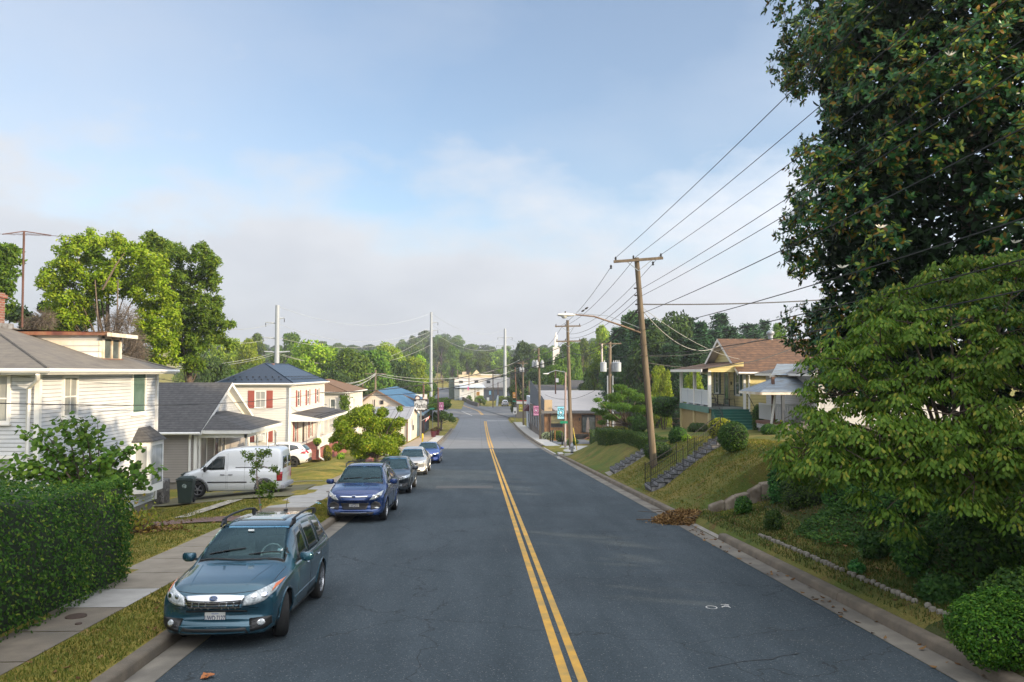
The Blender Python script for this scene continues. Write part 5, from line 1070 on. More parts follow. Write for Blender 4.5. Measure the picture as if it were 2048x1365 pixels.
class House:
    """rectangular block x0<x1, y0<y1 in world metres, walls from zb to ze"""
    def __init__(s,label,cat,x0,x1,y0,y1,zb,ze,wall,lap=.115,name='house',faces='SEW N',foot=None,group=None):
        s.x0,s.x1,s.y0,s.y1,s.zb,s.ze=x0,x1,y0,y1,zb,ze; s.T=thing(name,label,cat,((x0+x1)/2,(y0+y1)/2,zb),0,group); s.zc=zb
        mb=MB(); i=.03
        mb.bb(x0+i,x1-i,y0+i,y1-i,zb,ze-.02); siding(mb,(x0,y0,0),(1,0,0),(0,-1,0),x1-x0,zb,ze,lap); siding(mb,(x1,y0,0),(0,1,0),(1,0,0),y1-y0,zb,ze,lap)
        siding(mb,(x0,y0,0),(0,1,0),(-1,0,0),y1-y0,zb,ze,lap)
        s.wall=mb.build('wall',wall,s.T,world=True)
        for x,y in ((x0,y0),(x1,y0),(x1,y1)): MB().box((x,y,(zb+ze)/2),(.14,.14,ze-zb-.02)).build('corner_board',M['white'],s.T,world=True)
        if foot: MB().bb(x0+.06,x1-.06,y0+.06,y1-.06,zb-foot,zb).build('foundation',M['concrete'],s.T,world=True)
    def fr(s,face):
        return {'S':(Vector((s.x0,s.y0,0)),Vector((1,0,0)),Vector((0,-1,0))),'E':(Vector((s.x1,s.y0,0)),Vector((0,1,0)),Vector((1,0,0))),'W':(Vector((s.x0,s.y0,0)),Vector((0,1,0)),Vector((-1,0,0)))}[face]
    def obox(s,mb,face,u0,u1,z0,z1,d0,d1,m=0):
        o,du,n=s.fr(face); a=o+du*u0+n*d0; b=o+du*u1+n*d1; mb.bb(min(a.x,b.x),max(a.x,b.x),min(a.y,b.y),max(a.y,b.y),z0,z1,m); return mb
    def win(s,face,u,z,w,h,pane='pane',grid=(1,2),frame=.09,shutter=None,sw=.38,fm='white',sill=True,name='window'):
        mb=MB(); f=frame; d=.055
        s.obox(mb,face,u-w/2-f,u-w/2,z-f,z+h+f,0,d); s.obox(mb,face,u+w/2,u+w/2+f,z-f,z+h+f,0,d); s.obox(mb,face,u-w/2,u+w/2,z+h,z+h+f,0,d); s.obox(mb,face,u-w/2,u+w/2,z-f,z,0,d)
        if sill: s.obox(mb,face,u-w/2-f-.03,u+w/2+f+.03,z-f-.04,z-f,0,d+.04)
        for k in range(1,grid[0]): x=u-w/2+w*k/grid[0]; s.obox(mb,face,x-.014,x+.014,z,z+h,0,.040)
        for k in range(1,grid[1]): q=z+h*k/grid[1]; s.obox(mb,face,u-w/2,u+w/2,q-.022,q+.022,0,.043)
        fr=mb.build(name,M[fm],s.T,world=True)
        s.obox(MB(),face,u-w/2,u+w/2,z,z+h,0,.028).build('pane',M[pane],fr,world=True)
        if shutter:
            for sg in (-1,1):
                a=u+sg*(w/2+f+.02); b=a+sg*sw; mb=MB(); s.obox(mb,face,min(a,b),max(a,b),z-f,z+h+f,0,.035)
                for q in (0,.5): s.obox(mb,face,min(a,b)+.05,max(a,b)-.05,z+h*q,z+h*(q+.5)-.08,.03,.05)
                mb.build('shutter',shutter,s.T,world=True)
        return fr
    def gutter(s,pts,r=.07,mt='white'):
        MB().tube(pts,r,6).build('gutter',M[mt],s.T,world=True,smooth=True)
    def hip(s,oh,slope,rm,th=.14,fascia='white',ridge='Y',gut=True,zoff=0,extra=()):
        x0,x1,y0,y1=s.x0-oh,s.x1+oh,s.y0-oh,s.y1+oh; z=s.ze+zoff; t=min(x1-x0,y1-y0)/2; zr=z+t*slope
        if (x1-x0)<=(y1-y0): A=((x0+x1)/2,y0+t,zr); B=((x0+x1)/2,y1-t,zr)
        else: A=(x0+t,(y0+y1)/2,zr); B=(x1-t,(y0+y1)/2,zr)
        mb=MB()
        if (x1-x0)<=(y1-y0): F_=[((x0,y0,z),(x1,y0,z),A),((x1,y0,z),(x1,y1,z),B,A),((x1,y1,z),(x0,y1,z),B),((x0,y1,z),(x0,y0,z),A,B)]
        else: F_=[((x0,y0,z),(x1,y0,z),B,A),((x1,y0,z),(x1,y1,z),B),((x1,y1,z),(x0,y1,z),A,B),((x0,y1,z),(x0,y0,z),A)]
        for f in F_: mb.quad(*f)
        for q in extra: mb.box(*q,m=1)
        rf=mb.build('roof',[rm,M['black']],s.T,world=True); mb=MB().bb(x0+.01,x1-.01,y0+.01,y1-.01,z-th,z-.004); mb.build('soffit',M[fascia],s.T,world=True)
        mb=MB()
        for a,b in (((x0,y0),A),((x1,y0),A if (x1-x0)<=(y1-y0) else B),((x1,y1),B),(A[:2],B)):
            za=z if a!=A[:2] else A[2]; mb.tube([(a[0],a[1],za+.015),(b[0],b[1],b[2]+.015)],.035,5)
        mb.build('ridge_cap',rm,rf,world=True)
        if gut:
            g_=.06; q=[(x0-g_,y0-g_,z-.05),(x1+g_,y0-g_,z-.05),(x1+g_,y1+g_,z-.05)]; s.gutter(q,.065,fascia)
        return A,B,rf
shing=linemat('grey shingles',(.105,.10,.095),(.055,.053,.05),2,.055,.008,c2=(.15,.14,.12),scale=6,rough=.9)
shingw=linemat('weathered shingles with moss stain',(.17,.155,.13),(.09,.08,.07),2,.05,.008,c2=(.12,.11,.10),scale=2.5,rough=.9)
shingd=linemat('charcoal shingles',(.048,.047,.048),(.022,.022,.022),2,.10,.014,c2=(.085,.083,.082),scale=5,rough=.9)
brick=brickmat('red brick',(.30,.075,.045),(.17,.06,.04),(.26,.22,.18),.24,.085,gap=.014)
# ---------- 1 white house with dormer
def house1():
    w=wallmat('white siding, weathered',(.61,.625,.64),(.53,.545,.56),1.2,.42,.115)
    h=House('big white weatherboard house with a rusty roofed dormer and a bay window, behind the hedge','house',-21.2,-12.4,23.0,31.2,-1.55,3.38,w,foot=.5)
    A,B,rf=h.hip(.55,.345,shingw,th=.16,zoff=.02)
    # dormer, part of the roof
    mb=MB(); X0,X1,Y0,Y1=-17.2,-12.98,27.75,29.5; zt=4.62
    mb.bb(X0,X1,Y0,Y1,3.3,zt); siding(mb,(X0,Y0-.004,0),(1,0,0),(0,-1,0),X1-X0,3.4,zt,.2); siding(mb,(X1+.004,Y0,0),(0,1,0),(1,0,0),Y1-Y0,3.4,zt,.2)
    d=mb.build('dormer',wallmat('stained dormer boards',(.72,.70,.65),(.62,.52,.38),1.1,.6,.2),h.T,world=True)
    rust=mat('rusty metal roof',(.20,.055,.035),(.11,.04,.03),3,.7,c3=(.30,.16,.08),s3=2)
    MB().quad((X0-.8,Y0-.25,zt+.20),(X1+.45,Y0-.25,zt+.04),(X1+.45,Y1+.25,zt+.04),(X0-.8,Y1+.25,zt+.20)).bb(X0-.8,X1+.4,Y0-.22,Y0-.19,zt-.06,zt+.06).build('dormer_roof',rust,d,world=True)
    MB().bb(X1+.40,X1+.46,Y0-.28,Y1+.28,zt-.10,zt+.03).build('dormer_fascia',M['white_dirty'],d,world=True)
    mb=MB().bb(X1,X1+.07,Y0+.18,Y0+.30,3.78,zt-.08).bb(X1,X1+.07,Y1-.30,Y1-.18,3.78,zt-.08).bb(X1,X1+.07,(Y0+Y1)/2-.04,(Y0+Y1)/2+.04,3.78,zt-.08).bb(X1,X1+.07,Y0+.18,Y1-.18,zt-.16,zt-.06)
    fr=mb.build('dormer_window',M['white_dirty'],d,world=True); MB().bb(X1,X1+.03,Y0+.3,Y1-.3,3.8,zt-.12).build('pane',M['pane'],fr,world=True); MB().bb(X1,X1+.12,Y0+.1,Y1-.1,3.66,3.77).build('dormer_sill',rust,d,world=True)
    # windows on the street side (u is metres from the near corner)
    def uz(px,y0,y1):
        # intersection with plane x=-12.4
        dd=ray(px,y0); t=-12.4/dd.x; Y=dd.y*t; z1=3.3+dd.z*t; dd=ray(px,y1); t=-12.4/dd.x; return Y-23.0,z1,3.3+dd.z*t
    u,zt_,zb_=uz(139.5,757,830); h.win('E',u,zb_,.72,zt_-zb_,'panelight',(2,2))
    u,zt_,zb_=uz(277,749,824); h.win('E',u,zb_,1.02,zt_-zb_,'panegreen',(1,1))
    def uS(px,y0,y1):
        dd=ray(px,y0); t=23.0/dd.y; X=dd.x*t; z1=3.3+dd.z*t; dd=ray(px,y1); return X+21.2,z1,3.3+dd.z*23/dd.y
    u,zt_,zb_=uS(-6,753,842); h.win('S',u,zb_,.62,zt_-zb_,'panelight',(2,2)); u,zt_,zb_=uS(-6,918,990); h.win('S',u,zb_,.8,zt_-zb_,'panelight',(2,2))
    # bay window with its own little slate roof
    u0,z1,z0=uz(262,885,990); u1,_,_=uz(311,885,990); Y0=23+u0+.1; Y1=23+u1-.15; z1=z1-.02; X=-12.4; pr=.5
    mb=MB(); poly=[(X,Y0),(X+pr,Y0+.35),(X+pr,Y1-.35),(X,Y1)]
    for a,b in zip(poly[:-1],poly[1:]): mb.quad((a[0],a[1],z0),(b[0],b[1],z0),(b[0],b[1],z1),(a[0],a[1],z1))
    mb.quad(*[(a,b,z0) for a,b in poly]); bay=mb.build('bay_window',M['white'],h.T,world=True)
    mb=MB(); pg=M['panelight']
    for (a,b) in zip(poly[:-1],poly[1:]):
        A_=Vector((a[0],a[1],0)); B_=Vector((b[0],b[1],0)); d=(B_-A_).normalized(); n=Vector((d.y,-d.x,0)); 
        if n.x<0 and abs(n.x)>.1: n=-n
        p=A_+d*.12+n*.012; q=B_-d*.12+n*.012; mb.quad((p.x,p.y,z0+.28),(q.x,q.y,z0+.28),(q.x,q.y,z1-.16),(p.x,p.y,z1-.16))
    mb.build('pane',pg,bay,world=True)
    mb=MB(); e=.12; pp=[(X,Y0-e),(X+pr+e,Y0+.30),(X+pr+e,Y1-.30),(X,Y1+e)]; top=[(X+.03,Y0+.45,z1+.50),(X+.03,Y1-.45,z1+.50)]
    mb.quad((*pp[0],z1),(*pp[1],z1),top[0]).quad((*pp[1],z1),(*pp[2],z1),top[1],top[0]).quad((*pp[2],z1),(*pp[3],z1),top[1]); mb.build('bay_roof',shingd,bay,world=True)
    # downpipe
    x=-12.55; y=22.93; MB().tube([(-12.1,22.40,3.25),(-12.15,22.5,3.1),(x-.05,y-.05,2.85),(x-.05,y-.05,-1.3)],.06,6).build('downpipe',M['white'],h.T,world=True,smooth=True)
    # chimney
    c=P(0,610,27.2); mb=MB().bb(-17.0,-16.05,26.7,27.6,4.5,5.98); ch=mb.build('chimney',brick,h.T,world=True); MB().bb(-17.06,-15.99,26.64,27.66,5.80,5.92).build('chimney_band',brick,ch,world=True); MB().bb(-17.1,-15.85,26.5,27.8,4.4,4.95).build('flashing',mat('lead flashing',(.16,.16,.165),(.28,.30,.32),2,.6,c3=(.08,.07,.06),s3=3),ch,world=True)
    t=thing('roof_aerial','old television aerial on a thin rusty mast above the white house','aerial',P(44,655,28)); b=Vector(P(44,655,28)); tp=Vector(P(48,463,28)); rs_=mat('rusty mast',(.12,.055,.04),(.08,.04,.03),4,.8)
    MB().tube([b,tp],.035,6).build('mast',rs_,t,world=True); mb=MB(); L_=Vector(P(22,474,28)); R_=Vector(P(74,462,28)); R_.y+=.9; L_.y-=.5; mb.tube([L_,tp,R_],.018,5)
    for k,(q,ln) in enumerate(((.05,.42),(.25,.5),(.45,.62),(.62,.72),(.8,.85),(.95,.95))):
        p=L_.lerp(R_,q); dv=Vector((.95,-.25,-.10)).normalized()*ln; mb.tube([p-dv,p+dv],.005,3)
    mb.build('boom',rs_,t,world=True)
    # front steps with brick piers
    st=thing('brick_steps','red brick front steps at the side of the white house','steps',(-11.6,25.2,g(-11.5,25))); zf=g(-11,25)
    mb=MB()
    for k in range(3): mb.bb(-12.35,-11.25-k*.32,24.75+0,25.95,zf-.1+k*.16+(.001*k),zf+.08+k*.16)
    mb.build('tread',brick,st,world=True)
    for yy in (24.55,26.2): MB().bb(-11.9,-11.15,yy-.2,yy+.2,zf-.1,zf+.26).bb(-11.94,-11.11,yy-.24,yy+.24,zf+.26,zf+.34).build('pier',brick,st,world=True)
    return h,zf
H1,zf1=house1()
# sitting stone dogs on the piers
def dog(label,x,y,z,rz,sc=1):
    sm=mat('weathered cast stone',(.30,.25,.19),(.14,.11,.08),7,.95,bump=.5,bscale=25,obj=True,c3=(.42,.38,.30),s3=3)
    t=thing('dog_statue',label,'statue',(x,y,z),rz); t.scale=(sc,)*3; mb=MB(); mb.bb(-.13,.13,-.22,.24,0,.05); mb.build('base',sm,t,bevel=.01)
    me=bpy.data.meshes.new('s'); V=[(0,.12,.14),(0,.06,.26),(0,-.04,.38),(0,-.10,.47),(0,-.19,.50),(0,-.26,.475),(.07,-.10,.24),(.07,-.14,.12),(.07,-.17,.06),(-.07,-.10,.24),(-.07,-.14,.12),(-.07,-.17,.06),(.10,.06,.14),(.10,-.02,.09),(-.10,.06,.14),(-.10,-.02,.09),(.05,-.10,.53),(-.05,-.10,.53),(0,.20,.09),(.05,.24,.07),(0,-.06,.30)]
    E=[(0,1),(1,20),(20,2),(2,3),(3,4),(4,5),(20,6),(6,7),(7,8),(20,9),(9,10),(10,11),(0,12),(12,13),(0,14),(14,15),(3,16),(3,17),(0,18),(18,19)]
    me.from_pydata(V,E,[]); o=bpy.data.objects.new('s',me); COL.objects.link(o); sk=o.modifiers.new('s','SKIN'); rad=[.13,.13,.105,.085,.05,.035,.06,.04,.045,.06,.04,.045,.08,.05,.08,.05,.022,.022,.04,.025,.12]
    for i,r in enumerate(rad): me.skin_vertices[0].data[i].radius=(r,r)
    me.skin_vertices[0].data[0].use_root=True; o.modifiers.new('u','SUBSURF').levels=2; dg=bpy.context.evaluated_depsgraph_get(); nm=bpy.data.meshes.new_from_object(o.evaluated_get(dg)); bpy.data.objects.remove(o); nm.materials.clear(); nm.materials.append(sm); nm.polygons.foreach_set('use_smooth',[True]*len(nm.polygons)); link('dog',nm,t)
dog('sitting stone dog on the farther brick pier by the bay window',-11.5,26.2,zf1+.34,R(60),1.12)
dog('sitting stone dog on the nearer brick pier, half hidden by the hedge',-11.5,24.55,zf1+.34,R(75),1.05)
def stonewall():
    sm=bpy.data.materials.new('rubble stone'); t,b=nodes(sm); nn=t.nodes.new; lk=t.links.new; ge=nn('ShaderNodeNewGeometry'); v=nn('ShaderNodeTexVoronoi'); v.inputs['Scale'].default_value=5.5; lk(ge.outputs['Position'],v.inputs['Vector']); v2=nn('ShaderNodeTexVoronoi'); v2.feature='DISTANCE_TO_EDGE'; v2.inputs['Scale'].default_value=5.5; lk(ge.outputs['Position'],v2.inputs['Vector'])
    s_=nn('ShaderNodeSeparateColor'); lk(v.outputs['Color'],s_.inputs[0]); cr=nn('ShaderNodeValToRGB'); lk(s_.outputs[0],cr.inputs[0]); cr.color_ramp.elements[0].color=(.09,.085,.08,1); cr.color_ramp.elements[1].color=(.24,.22,.20,1); mr=nn('ShaderNodeMapRange'); mr.inputs[2].default_value=.06; lk(v2.outputs['Distance'],mr.inputs[0]); x=nn('ShaderNodeMix'); x.data_type='RGBA'; lk(mr.outputs[0],x.inputs[0]); x.inputs[6].default_value=(.03,.03,.028,1); lk(cr.outputs[0],x.inputs[7]); lk(x.outputs[2],b.inputs['Base Color']); bp=nn('ShaderNodeBump'); bp.inputs['Distance'].default_value=.04; lk(mr.outputs[0],bp.inputs['Height']); lk(bp.outputs[0],b.inputs['Normal'])
    M['rubble']=sm; a=P(316,985,32.4); mb=MB().bb(a.x-.35,a.x+.25,32.2,33.0,g(a.x,32.5)-.1,-.98); mb.build('stone_pier',sm,bevel=.05,label='low rubble stone pier between the white house and the grey cottage',cat='stone pier')
stonewall()
def bin_(label,x,y,rz,seal=True):
    z=g(x,y)+.03; t=thing('wheelie_bin',label,'bin',(x,y,z),rz); gm=mat('dark green bin plastic',(.018,.032,.030),(.025,.042,.04),6,.5,obj=True); mb=MB()
    i=len(mb.v); 
    for (w,d,zz) in ((.23,.24,.06),(.29,.33,.92)): mb.v+=[(-w,-d,zz),(w,-d,zz),(w,d,zz),(-w,d,zz)]
    mb.f+=[(i,i+1,i+5,i+4),(i+1,i+2,i+6,i+5),(i+2,i+3,i+7,i+6),(i+3,i,i+4,i+7),(i,i+3,i+2,i+1),(i+4,i+5,i+6,i+7)]; mb.m+=[0]*6
    mb.bb(-.31,.31,-.35,.35,.89,.94); mb.build('bin_body',gm,t,bevel=.015); mb=MB(); mb.bb(-.32,.32,-.37,.37,.955,1.0).bb(-.25,.25,-.28,.30,1.0,1.04); mb.build('lid',gm,t,bevel=.02)
    MB().tube([(-.28,.40,.90),(.28,.40,.90)],.018,6).build('handle',gm,t)
    for s_ in (-1,1): MB().lathe([(.05,-.03),(.12,-.03),(.12,.03),(.05,.03)],(s_*.25,.25,.12),14,Euler((0,R(90),0)).to_matrix()).build('wheel',M['rubber'],t)
    if seal: 
        sm=mat('pale seal print',(.42,.5,.5),(.10,.14,.14),30,.6,obj=True,thr=(.45,.55)); MB().lathe([(.085,0),(.085,.004),(.065,.005),(.001,.005)],(0,-.315,.72),20,Euler((R(98),0,0)).to_matrix()).build('seal',sm,t)
bin_('dark green wheeled bin with a round pale seal, in front of the van','%s'and P(372,990,31.6).x,31.6,R(8))
bin_('black wheeled bin standing behind the van bonnet against the grey wall',P(383,960,35.2).x,35.2,R(-5),False)
# ---------- 2 grey cottage
def cottage():
    w=wallmat('taupe siding',(.33,.30,.275),(.29,.265,.24),1,.62,.12); ze=.62; x0,x1,y0,y1=-21,-13.55,38.9,47.6
    h=House('single storey taupe cottage with charcoal shingle roof and turned post porch','house',x0,x1,y0,y1,-1.95,ze,w,.12,foot=.45)
    ym=(y0+y1)/2; zr=2.72; oh=.4; ox=.35; sl=(zr-ze)/(ym-y0); mb=MB()
    for sg,ya in ((-1,y0-oh),(1,y1+oh)):
        za=ze-sl*oh+.04; mb.quad((x0-ox,ya,za),(x1+ox,ya,za),(x1+ox,ym,zr+.04),(x0-ox,ym,zr+.04)); mb.quad((x0-ox,ya,za-.10),(x1+ox,ya,za-.10),(x1+ox,ym,zr-.06),(x0-ox,ym,zr-.06)); mb.quad((x0-ox,ya,za-.1),(x1+ox,ya,za-.1),(x1+ox,ya,za),(x0-ox,ya,za))
    mb.build('roof',shingd,h.T,world=True)
    # gable with fish scale shingles and wide rake boards
    gm=brickmat('white shingle gable',(.60,.62,.64),(.54,.56,.58),(.38,.40,.42),.14,.12,gap=.012); mb=MB().quad((x1+.01,y0,ze),(x1+.01,y1,ze),(x1+.01,ym,zr-.12)); mb.build('gable',gm,h.T,world=True)
    mb=MB()
    for ya,zz in ((y0-oh,ze-sl*oh),(y1+oh,ze-sl*oh)):
        mb.quad((x1+ox+.02,ya,zz-.13),(x1+ox+.02,ya,zz+.04),(x1+ox+.02,ym,zr+.04),(x1+ox+.02,ym,zr-.15)); mb.quad((x1+.02,ya,zz-.15),(x1+ox+.02,ya,zz-.13),(x1+ox+.02,ym,zr-.15),(x1+.02,ym,zr-.17)); mb.quad((x1+.03,ya+.3,zz-.0),(x1+.03,ya+.1,zz-.25),(x1+.03,ym,zr-.50),(x1+.03,ym,zr-.15))
    mb.build('bargeboard',M['white'],h.T,world=True); h.gutter([(x0-ox,y0-oh-.06,ze-sl*oh-.02),(x1+ox,y0-oh-.06,ze-sl*oh-.02)],.07)
    MB().tube([(x1-.1,y0-oh,ze-.25),(x1-.25,y0-.08,ze-.5),(x1-.25,y0-.08,-2.2)],.06,6).build('downpipe',M['white'],h.T,world=True)
    # porch
    zf=-1.75; px0,px1,py0,py1=x1,-11.15,38.95,44.7; zt=.42; mb=MB()
    MB().bb(px0,px1,py0,py1,zf-.6,zf).build('porch_floor',M['concrete'],h.T,world=True)
    e=.25; a=(px0,py0-e,zt+.12); b=(px1+e,py0-e,zt+.12); c=(px1+e,py1+e,zt+.12); d=(px0,py1+e,zt+.12); t1=(px0+.02,py0+1.5,zt+.85); t2=(px0+.02,py1-1.5,zt+.85)
    MB().quad(a,b,t1).quad(b,c,t2,t1).quad(c,d,t2).build('porch_roof',shingd,h.T,world=True); MB().bb(px0,px1+e-.02,py0-e+.02,py1+e-.02,zt-.06,zt+.11).build('porch_fascia',M['white'],h.T,world=True)
    MB().bb(px1-.12,px1+.02,py0,py1,zt-.26,zt-.06).bb(px0,px1,py0,py0+.12,zt-.26,zt-.06).build('porch_beam',M['white'],h.T,world=True)
    for (x,y) in ((px1-.06,py0+.1),(px1-.06,py0+2.0),(px1-.06,py0+3.9),(px1-.06,py1-.1),(px0+.12,py0+.1)):
        MB().lathe([(.06,0),(.06,.35),(.035,.42),(.055,.55),(.035,.7),(.05,1.1),(.04,1.45),(.06,1.55),(.06,zt-.2-zf)],(x,y,zf),10).build('porch_post',M['white'],h.T,world=True,smooth=True)
    # door, dark window pair
    h.win('E',1.0,zf+.05,.78,2.0,'panelight',(1,1),fm='white',name='door'); h.win('E',2.95,zf+.45,.55,1.6,'pane',(1,1)); h.win('E',4.05,zf+.45,.55,1.6,'pane',(1,1))
    cm=mat('orange wood chair',(.40,.17,.06),(.30,.12,.04),6,.6)
    for k,(x,y) in enumerate(((-12.7,40.2),(-12.7,41.9),(-12.6,43.2))):
        t=thing('porch_chair',['wooden slat chair on the cottage porch nearest the door','middle wooden slat chair on the cottage porch','wooden slat chair at the far end of the cottage porch'][k],'chair',(x,y,zf),R(10),'wooden chairs on the cottage porch'); mb=MB().bb(-.25,.25,-.25,.25,.38,.42); mb.build('seat',cm,t); mb=MB()
        for q in range(5): mb.bb(-.25,-.22,-.22+q*.1,-.16+q*.1,.42,1.0)
        mb.bb(-.26,-.21,-.25,.25,.95,1.05); mb.build('backrest',cm,t)
        for a_ in (-.22,.22):
            for b_ in (-.22,.22): MB().bb(a_-.02,a_+.02,b_-.02,b_+.02,0,.38).build('leg',cm,t)
cottage()
# ---------- 3 white house with red shutters and blue metal roof
def house3():
    w=wallmat('warm white siding',(.66,.635,.59),(.61,.59,.55),1,.55,.125); x0,x1,y0,y1=-19.0,-13.95,59.5,72.3; ze=2.5  # warm white base colour, faintly mottled
    h=House('white two storey house with red shutters and dark blue metal hipped roof','house',x0,x1,y0,y1,-3.1,ze,w,.125,foot=.5)
    mr=linemat('blue standing seam metal',(.020,.036,.062),(.012,.02,.04),0,.42,.03,c2=(.024,.042,.072),scale=.6,rough=.35,metal=.3,axis2=1,period2=.42,width2=.03,bump=.6); ex=[]
    for k in range(9):
        for row in (0,1): u=.6+k*.5+row*.25; ex.append(((x0+u*.95,y0-.35+.45+row*.35,ze+.02+(.45+row*.35)*.52+.03),(.10,.05,.06)))
    for k in range(24):
        for row in (0,1): ex.append(((x1+.35-.45-row*.35,y0+1.0+k*.47,ze+.03+(.45+row*.35)*.52+.03),(.05,.10,.06)))
    A,B,rf=h.hip(.35,.52,mr,th=.16,extra=ex)
    MB().bb(x0+2.2,x0+2.7,y0+4.4,y0+4.9,3.2,4.0).build('chimney',brick,h.T,world=True)
    rs_=mat('red shutter',(.30,.075,.055),(.26,.065,.05),3,.6)
    def S_(px,y0_,y1_):
        a=ray(px,y0_); t=59.5/a.y; b=ray(px,y1_); return a.x*t+19.0,3.3+a.z*t,3.3+b.z*59.5/b.y
    u,zt,zb=S_(521,784,814); h.win('S',u,zb,.66,zt-zb,'panelight',(2,2),shutter=rs_,sw=.46); u,zt,zb=S_(521,859,882); h.win('S',u,zb,.66,zt-zb,'panelight',(2,2),shutter=rs_,sw=.46)
    MB().bb(x0+u-.32,x0+u+.32,y0-.35,y0-.06,zb+.02,zb+.38).build('air_conditioner',mat('window unit',(.6,.59,.56),(.4,.4,.38),20,.5),h.T,world=True)
    for px,a,b in ((596.5,783,811),(615.5,782,808),(634,779.5,804)):
        dd=ray(px,a); t=-13.95/dd.x; Y=dd.y*t; z1=3.3+dd.z*t; dd2=ray(px,b); z0=3.3+dd2.z*(-13.95/dd2.x); h.win('E',Y-y0,z0,.62,z1-z0,'pane',(1,2),shutter=rs_,sw=.42,sill=False)
    MB().tube([(x1+.35,y0-.3,ze-.1),(x1+.02,y0-.1,ze-.35),(x1-.05,y0-.1,-3)],.06,6).build('downpipe',M['white'],h.T,world=True)
    # porch on the street side
    zf=-2.45; px1=-11.9; py0,py1=60.2,72.0; zw=.25; zs=-.15; mb=MB()
    mb.quad((x1,py0-.2,zw),(px1+.2,py0-.2,zs),(px1+.2,py1,zs),(x1,py1,zw)); 
    for k in range(22): mb.box((px1-.1,py0+.3+k*.5,zs+.09),(.05,.10,.06),m=1); mb.box((px1-.45,py0+.55+k*.5,zs+.155),(.05,.10,.06),m=1)
    mb.build('porch_roof',[mat('dark porch roof',(.045,.042,.042),(.06,.055,.05),2,.6),M['black']],h.T,world=True)
    mb=MB().quad((x1,py0-.2,zw-.02),(px1+.2,py0-.2,zs-.02),(px1+.2,py0-.2,zs-.22),(x1,py0-.2,zs-.22)).bb(px1+.05,px1+.18,py0-.19,py1-.01,zs-.2,zs-.012).quad((x1,py0-.2,zs-.2),(px1+.05,py0-.2,zs-.2),(px1+.05,py1,zs-.2),(x1,py1,zs-.2)); mb.build('porch_fascia',M['white'],h.T,world=True)
    red=brickmat('painted red brick base',(.36,.09,.07),(.30,.075,.06),(.28,.10,.08),.22,.075)
    MB().bb(x1,px1,py0,py1,zf-.75,zf).build('porch_base',red,h.T,world=True)
    for k in range(4):
        y=py0+.15+k*3.8; MB().bb(px1-.18,px1-.02,y-.08,y+.08,zf,zs-.2).build('porch_post',M['white'],h.T,world=True)
    rl=MB().bb(px1-.12,px1-.06,py0,py1,zf+.78,zf+.84).bb(px1-.12,px1-.06,py0,py1,zf+.1,zf+.15)
    for k in range(70): rl.bb(px1-.105,px1-.075,py0+.1+k*.167,py0+.14+k*.167,zf+.15,zf+.78)
    rl.build('railing',M['white'],h.T,world=True)
    MB().tube([(px1+.2,py0-.2,zs-.1),(px1+.05,py0-.1,zs-.4),(px1+.05,py0-.1,zf-.55),(px1+.4,py0-.25,zf-.75)],.06,6).build('downpipe',M['white'],h.T,world=True)
    h.win('E',1.9,zf+.5,.62,1.45,'pane',(1,2),shutter=rs_,sw=.36); h.win('E',7.3,zf+.5,.62,1.45,'pane',(1,2),shutter=rs_,sw=.36); dm=mat('dark door',(.06,.045,.035),None,rough=.5); M['doord']=dm
    h.win('E',4.5,zf+.03,.85,2.0,'doord',(1,1),sill=False,name='door')
    t=thing('hanging_planter','flowering plant on a stand at the porch corner of the shuttered house','plant',(px1-.05,py0-.55,zf-.6)); MB().tube([(0,0,0),(0,0,.9)],.03,6).lathe([(.12,.9),(.2,1.1),(.19,1.1)],n=12).build('stand',M['blackm'],t)
    link('foliage',skin([(0,0,1.25,.3,.3,.25)],500,.10,LIME,5),t)
    # brick garden walls beside the steps
    for (pa,pb,lb) in (((690,905),(655,918),'sloping red brick wall by the porch steps of the shuttered house'),((752,912),(733,942),'red brick wall end beside the pavement under the bushy tree')):
        A_=G(*pa); B_=G(*pb); mb=MB(); d=(B_-A_); d.z=0; n=Vector((-d.y,d.x,0)).normalized()*.15; z1=A_.z+1.0; z2=B_.z+.35
        for s_ in (1,): 
            p=[A_-n,B_-n,B_+n,A_+n]; mb.v+=[(q.x,q.y,q.z-.2) for q in p]+[(p[0].x,p[0].y,z1),(p[1].x,p[1].y,z2),(p[2].x,p[2].y,z2),(p[3].x,p[3].y,z1)]; mb.f+=[(0,1,5,4),(1,2,6,5),(2,3,7,6),(3,0,4,7),(4,5,6,7)]; mb.m+=[0]*5
        mb.build('brick_wall',red,label=lb,cat='brick wall')
house3()
def house4():
    w=wallmat('cream siding in shade',(.62,.60,.57),None,1,.7,.13); h=House('smaller white house with brown hipped roof just beyond the shuttered house','house',-19.5,-13.4,80,92,-4.6,1.35,w,.13)  # plain cream base colour for the boards
    h.hip(.45,.34,linemat('brown shingles',(.17,.10,.055),(.09,.055,.03),2,.08,.012,c2=(.13,.075,.045),scale=5,rough=.9)); h.win('S',5.0,-.9,.4,1.5,'pane',(1,2)); h.win('E',2.5,-.9,.6,1.4,'pane',(1,2)); h.win('E',6,-.9,.6,1.4,'pane',(1,2))
    vn=thing('climbing_vine','green creeper climbing the corner of the brown roofed house','vine',(-13.3,79.9,-4.6)); rng=np.random.default_rng(5); link('foliage',leafmesh('foliage',np.stack([rng.normal(0,.22,1500),rng.normal(-.15,.1,1500),rng.uniform(0,5.6,1500)],1),rng.normal(0,.5,(1500,3))+[0,-1,.3],.2,.14,rng,GREEN),vn)
house4()
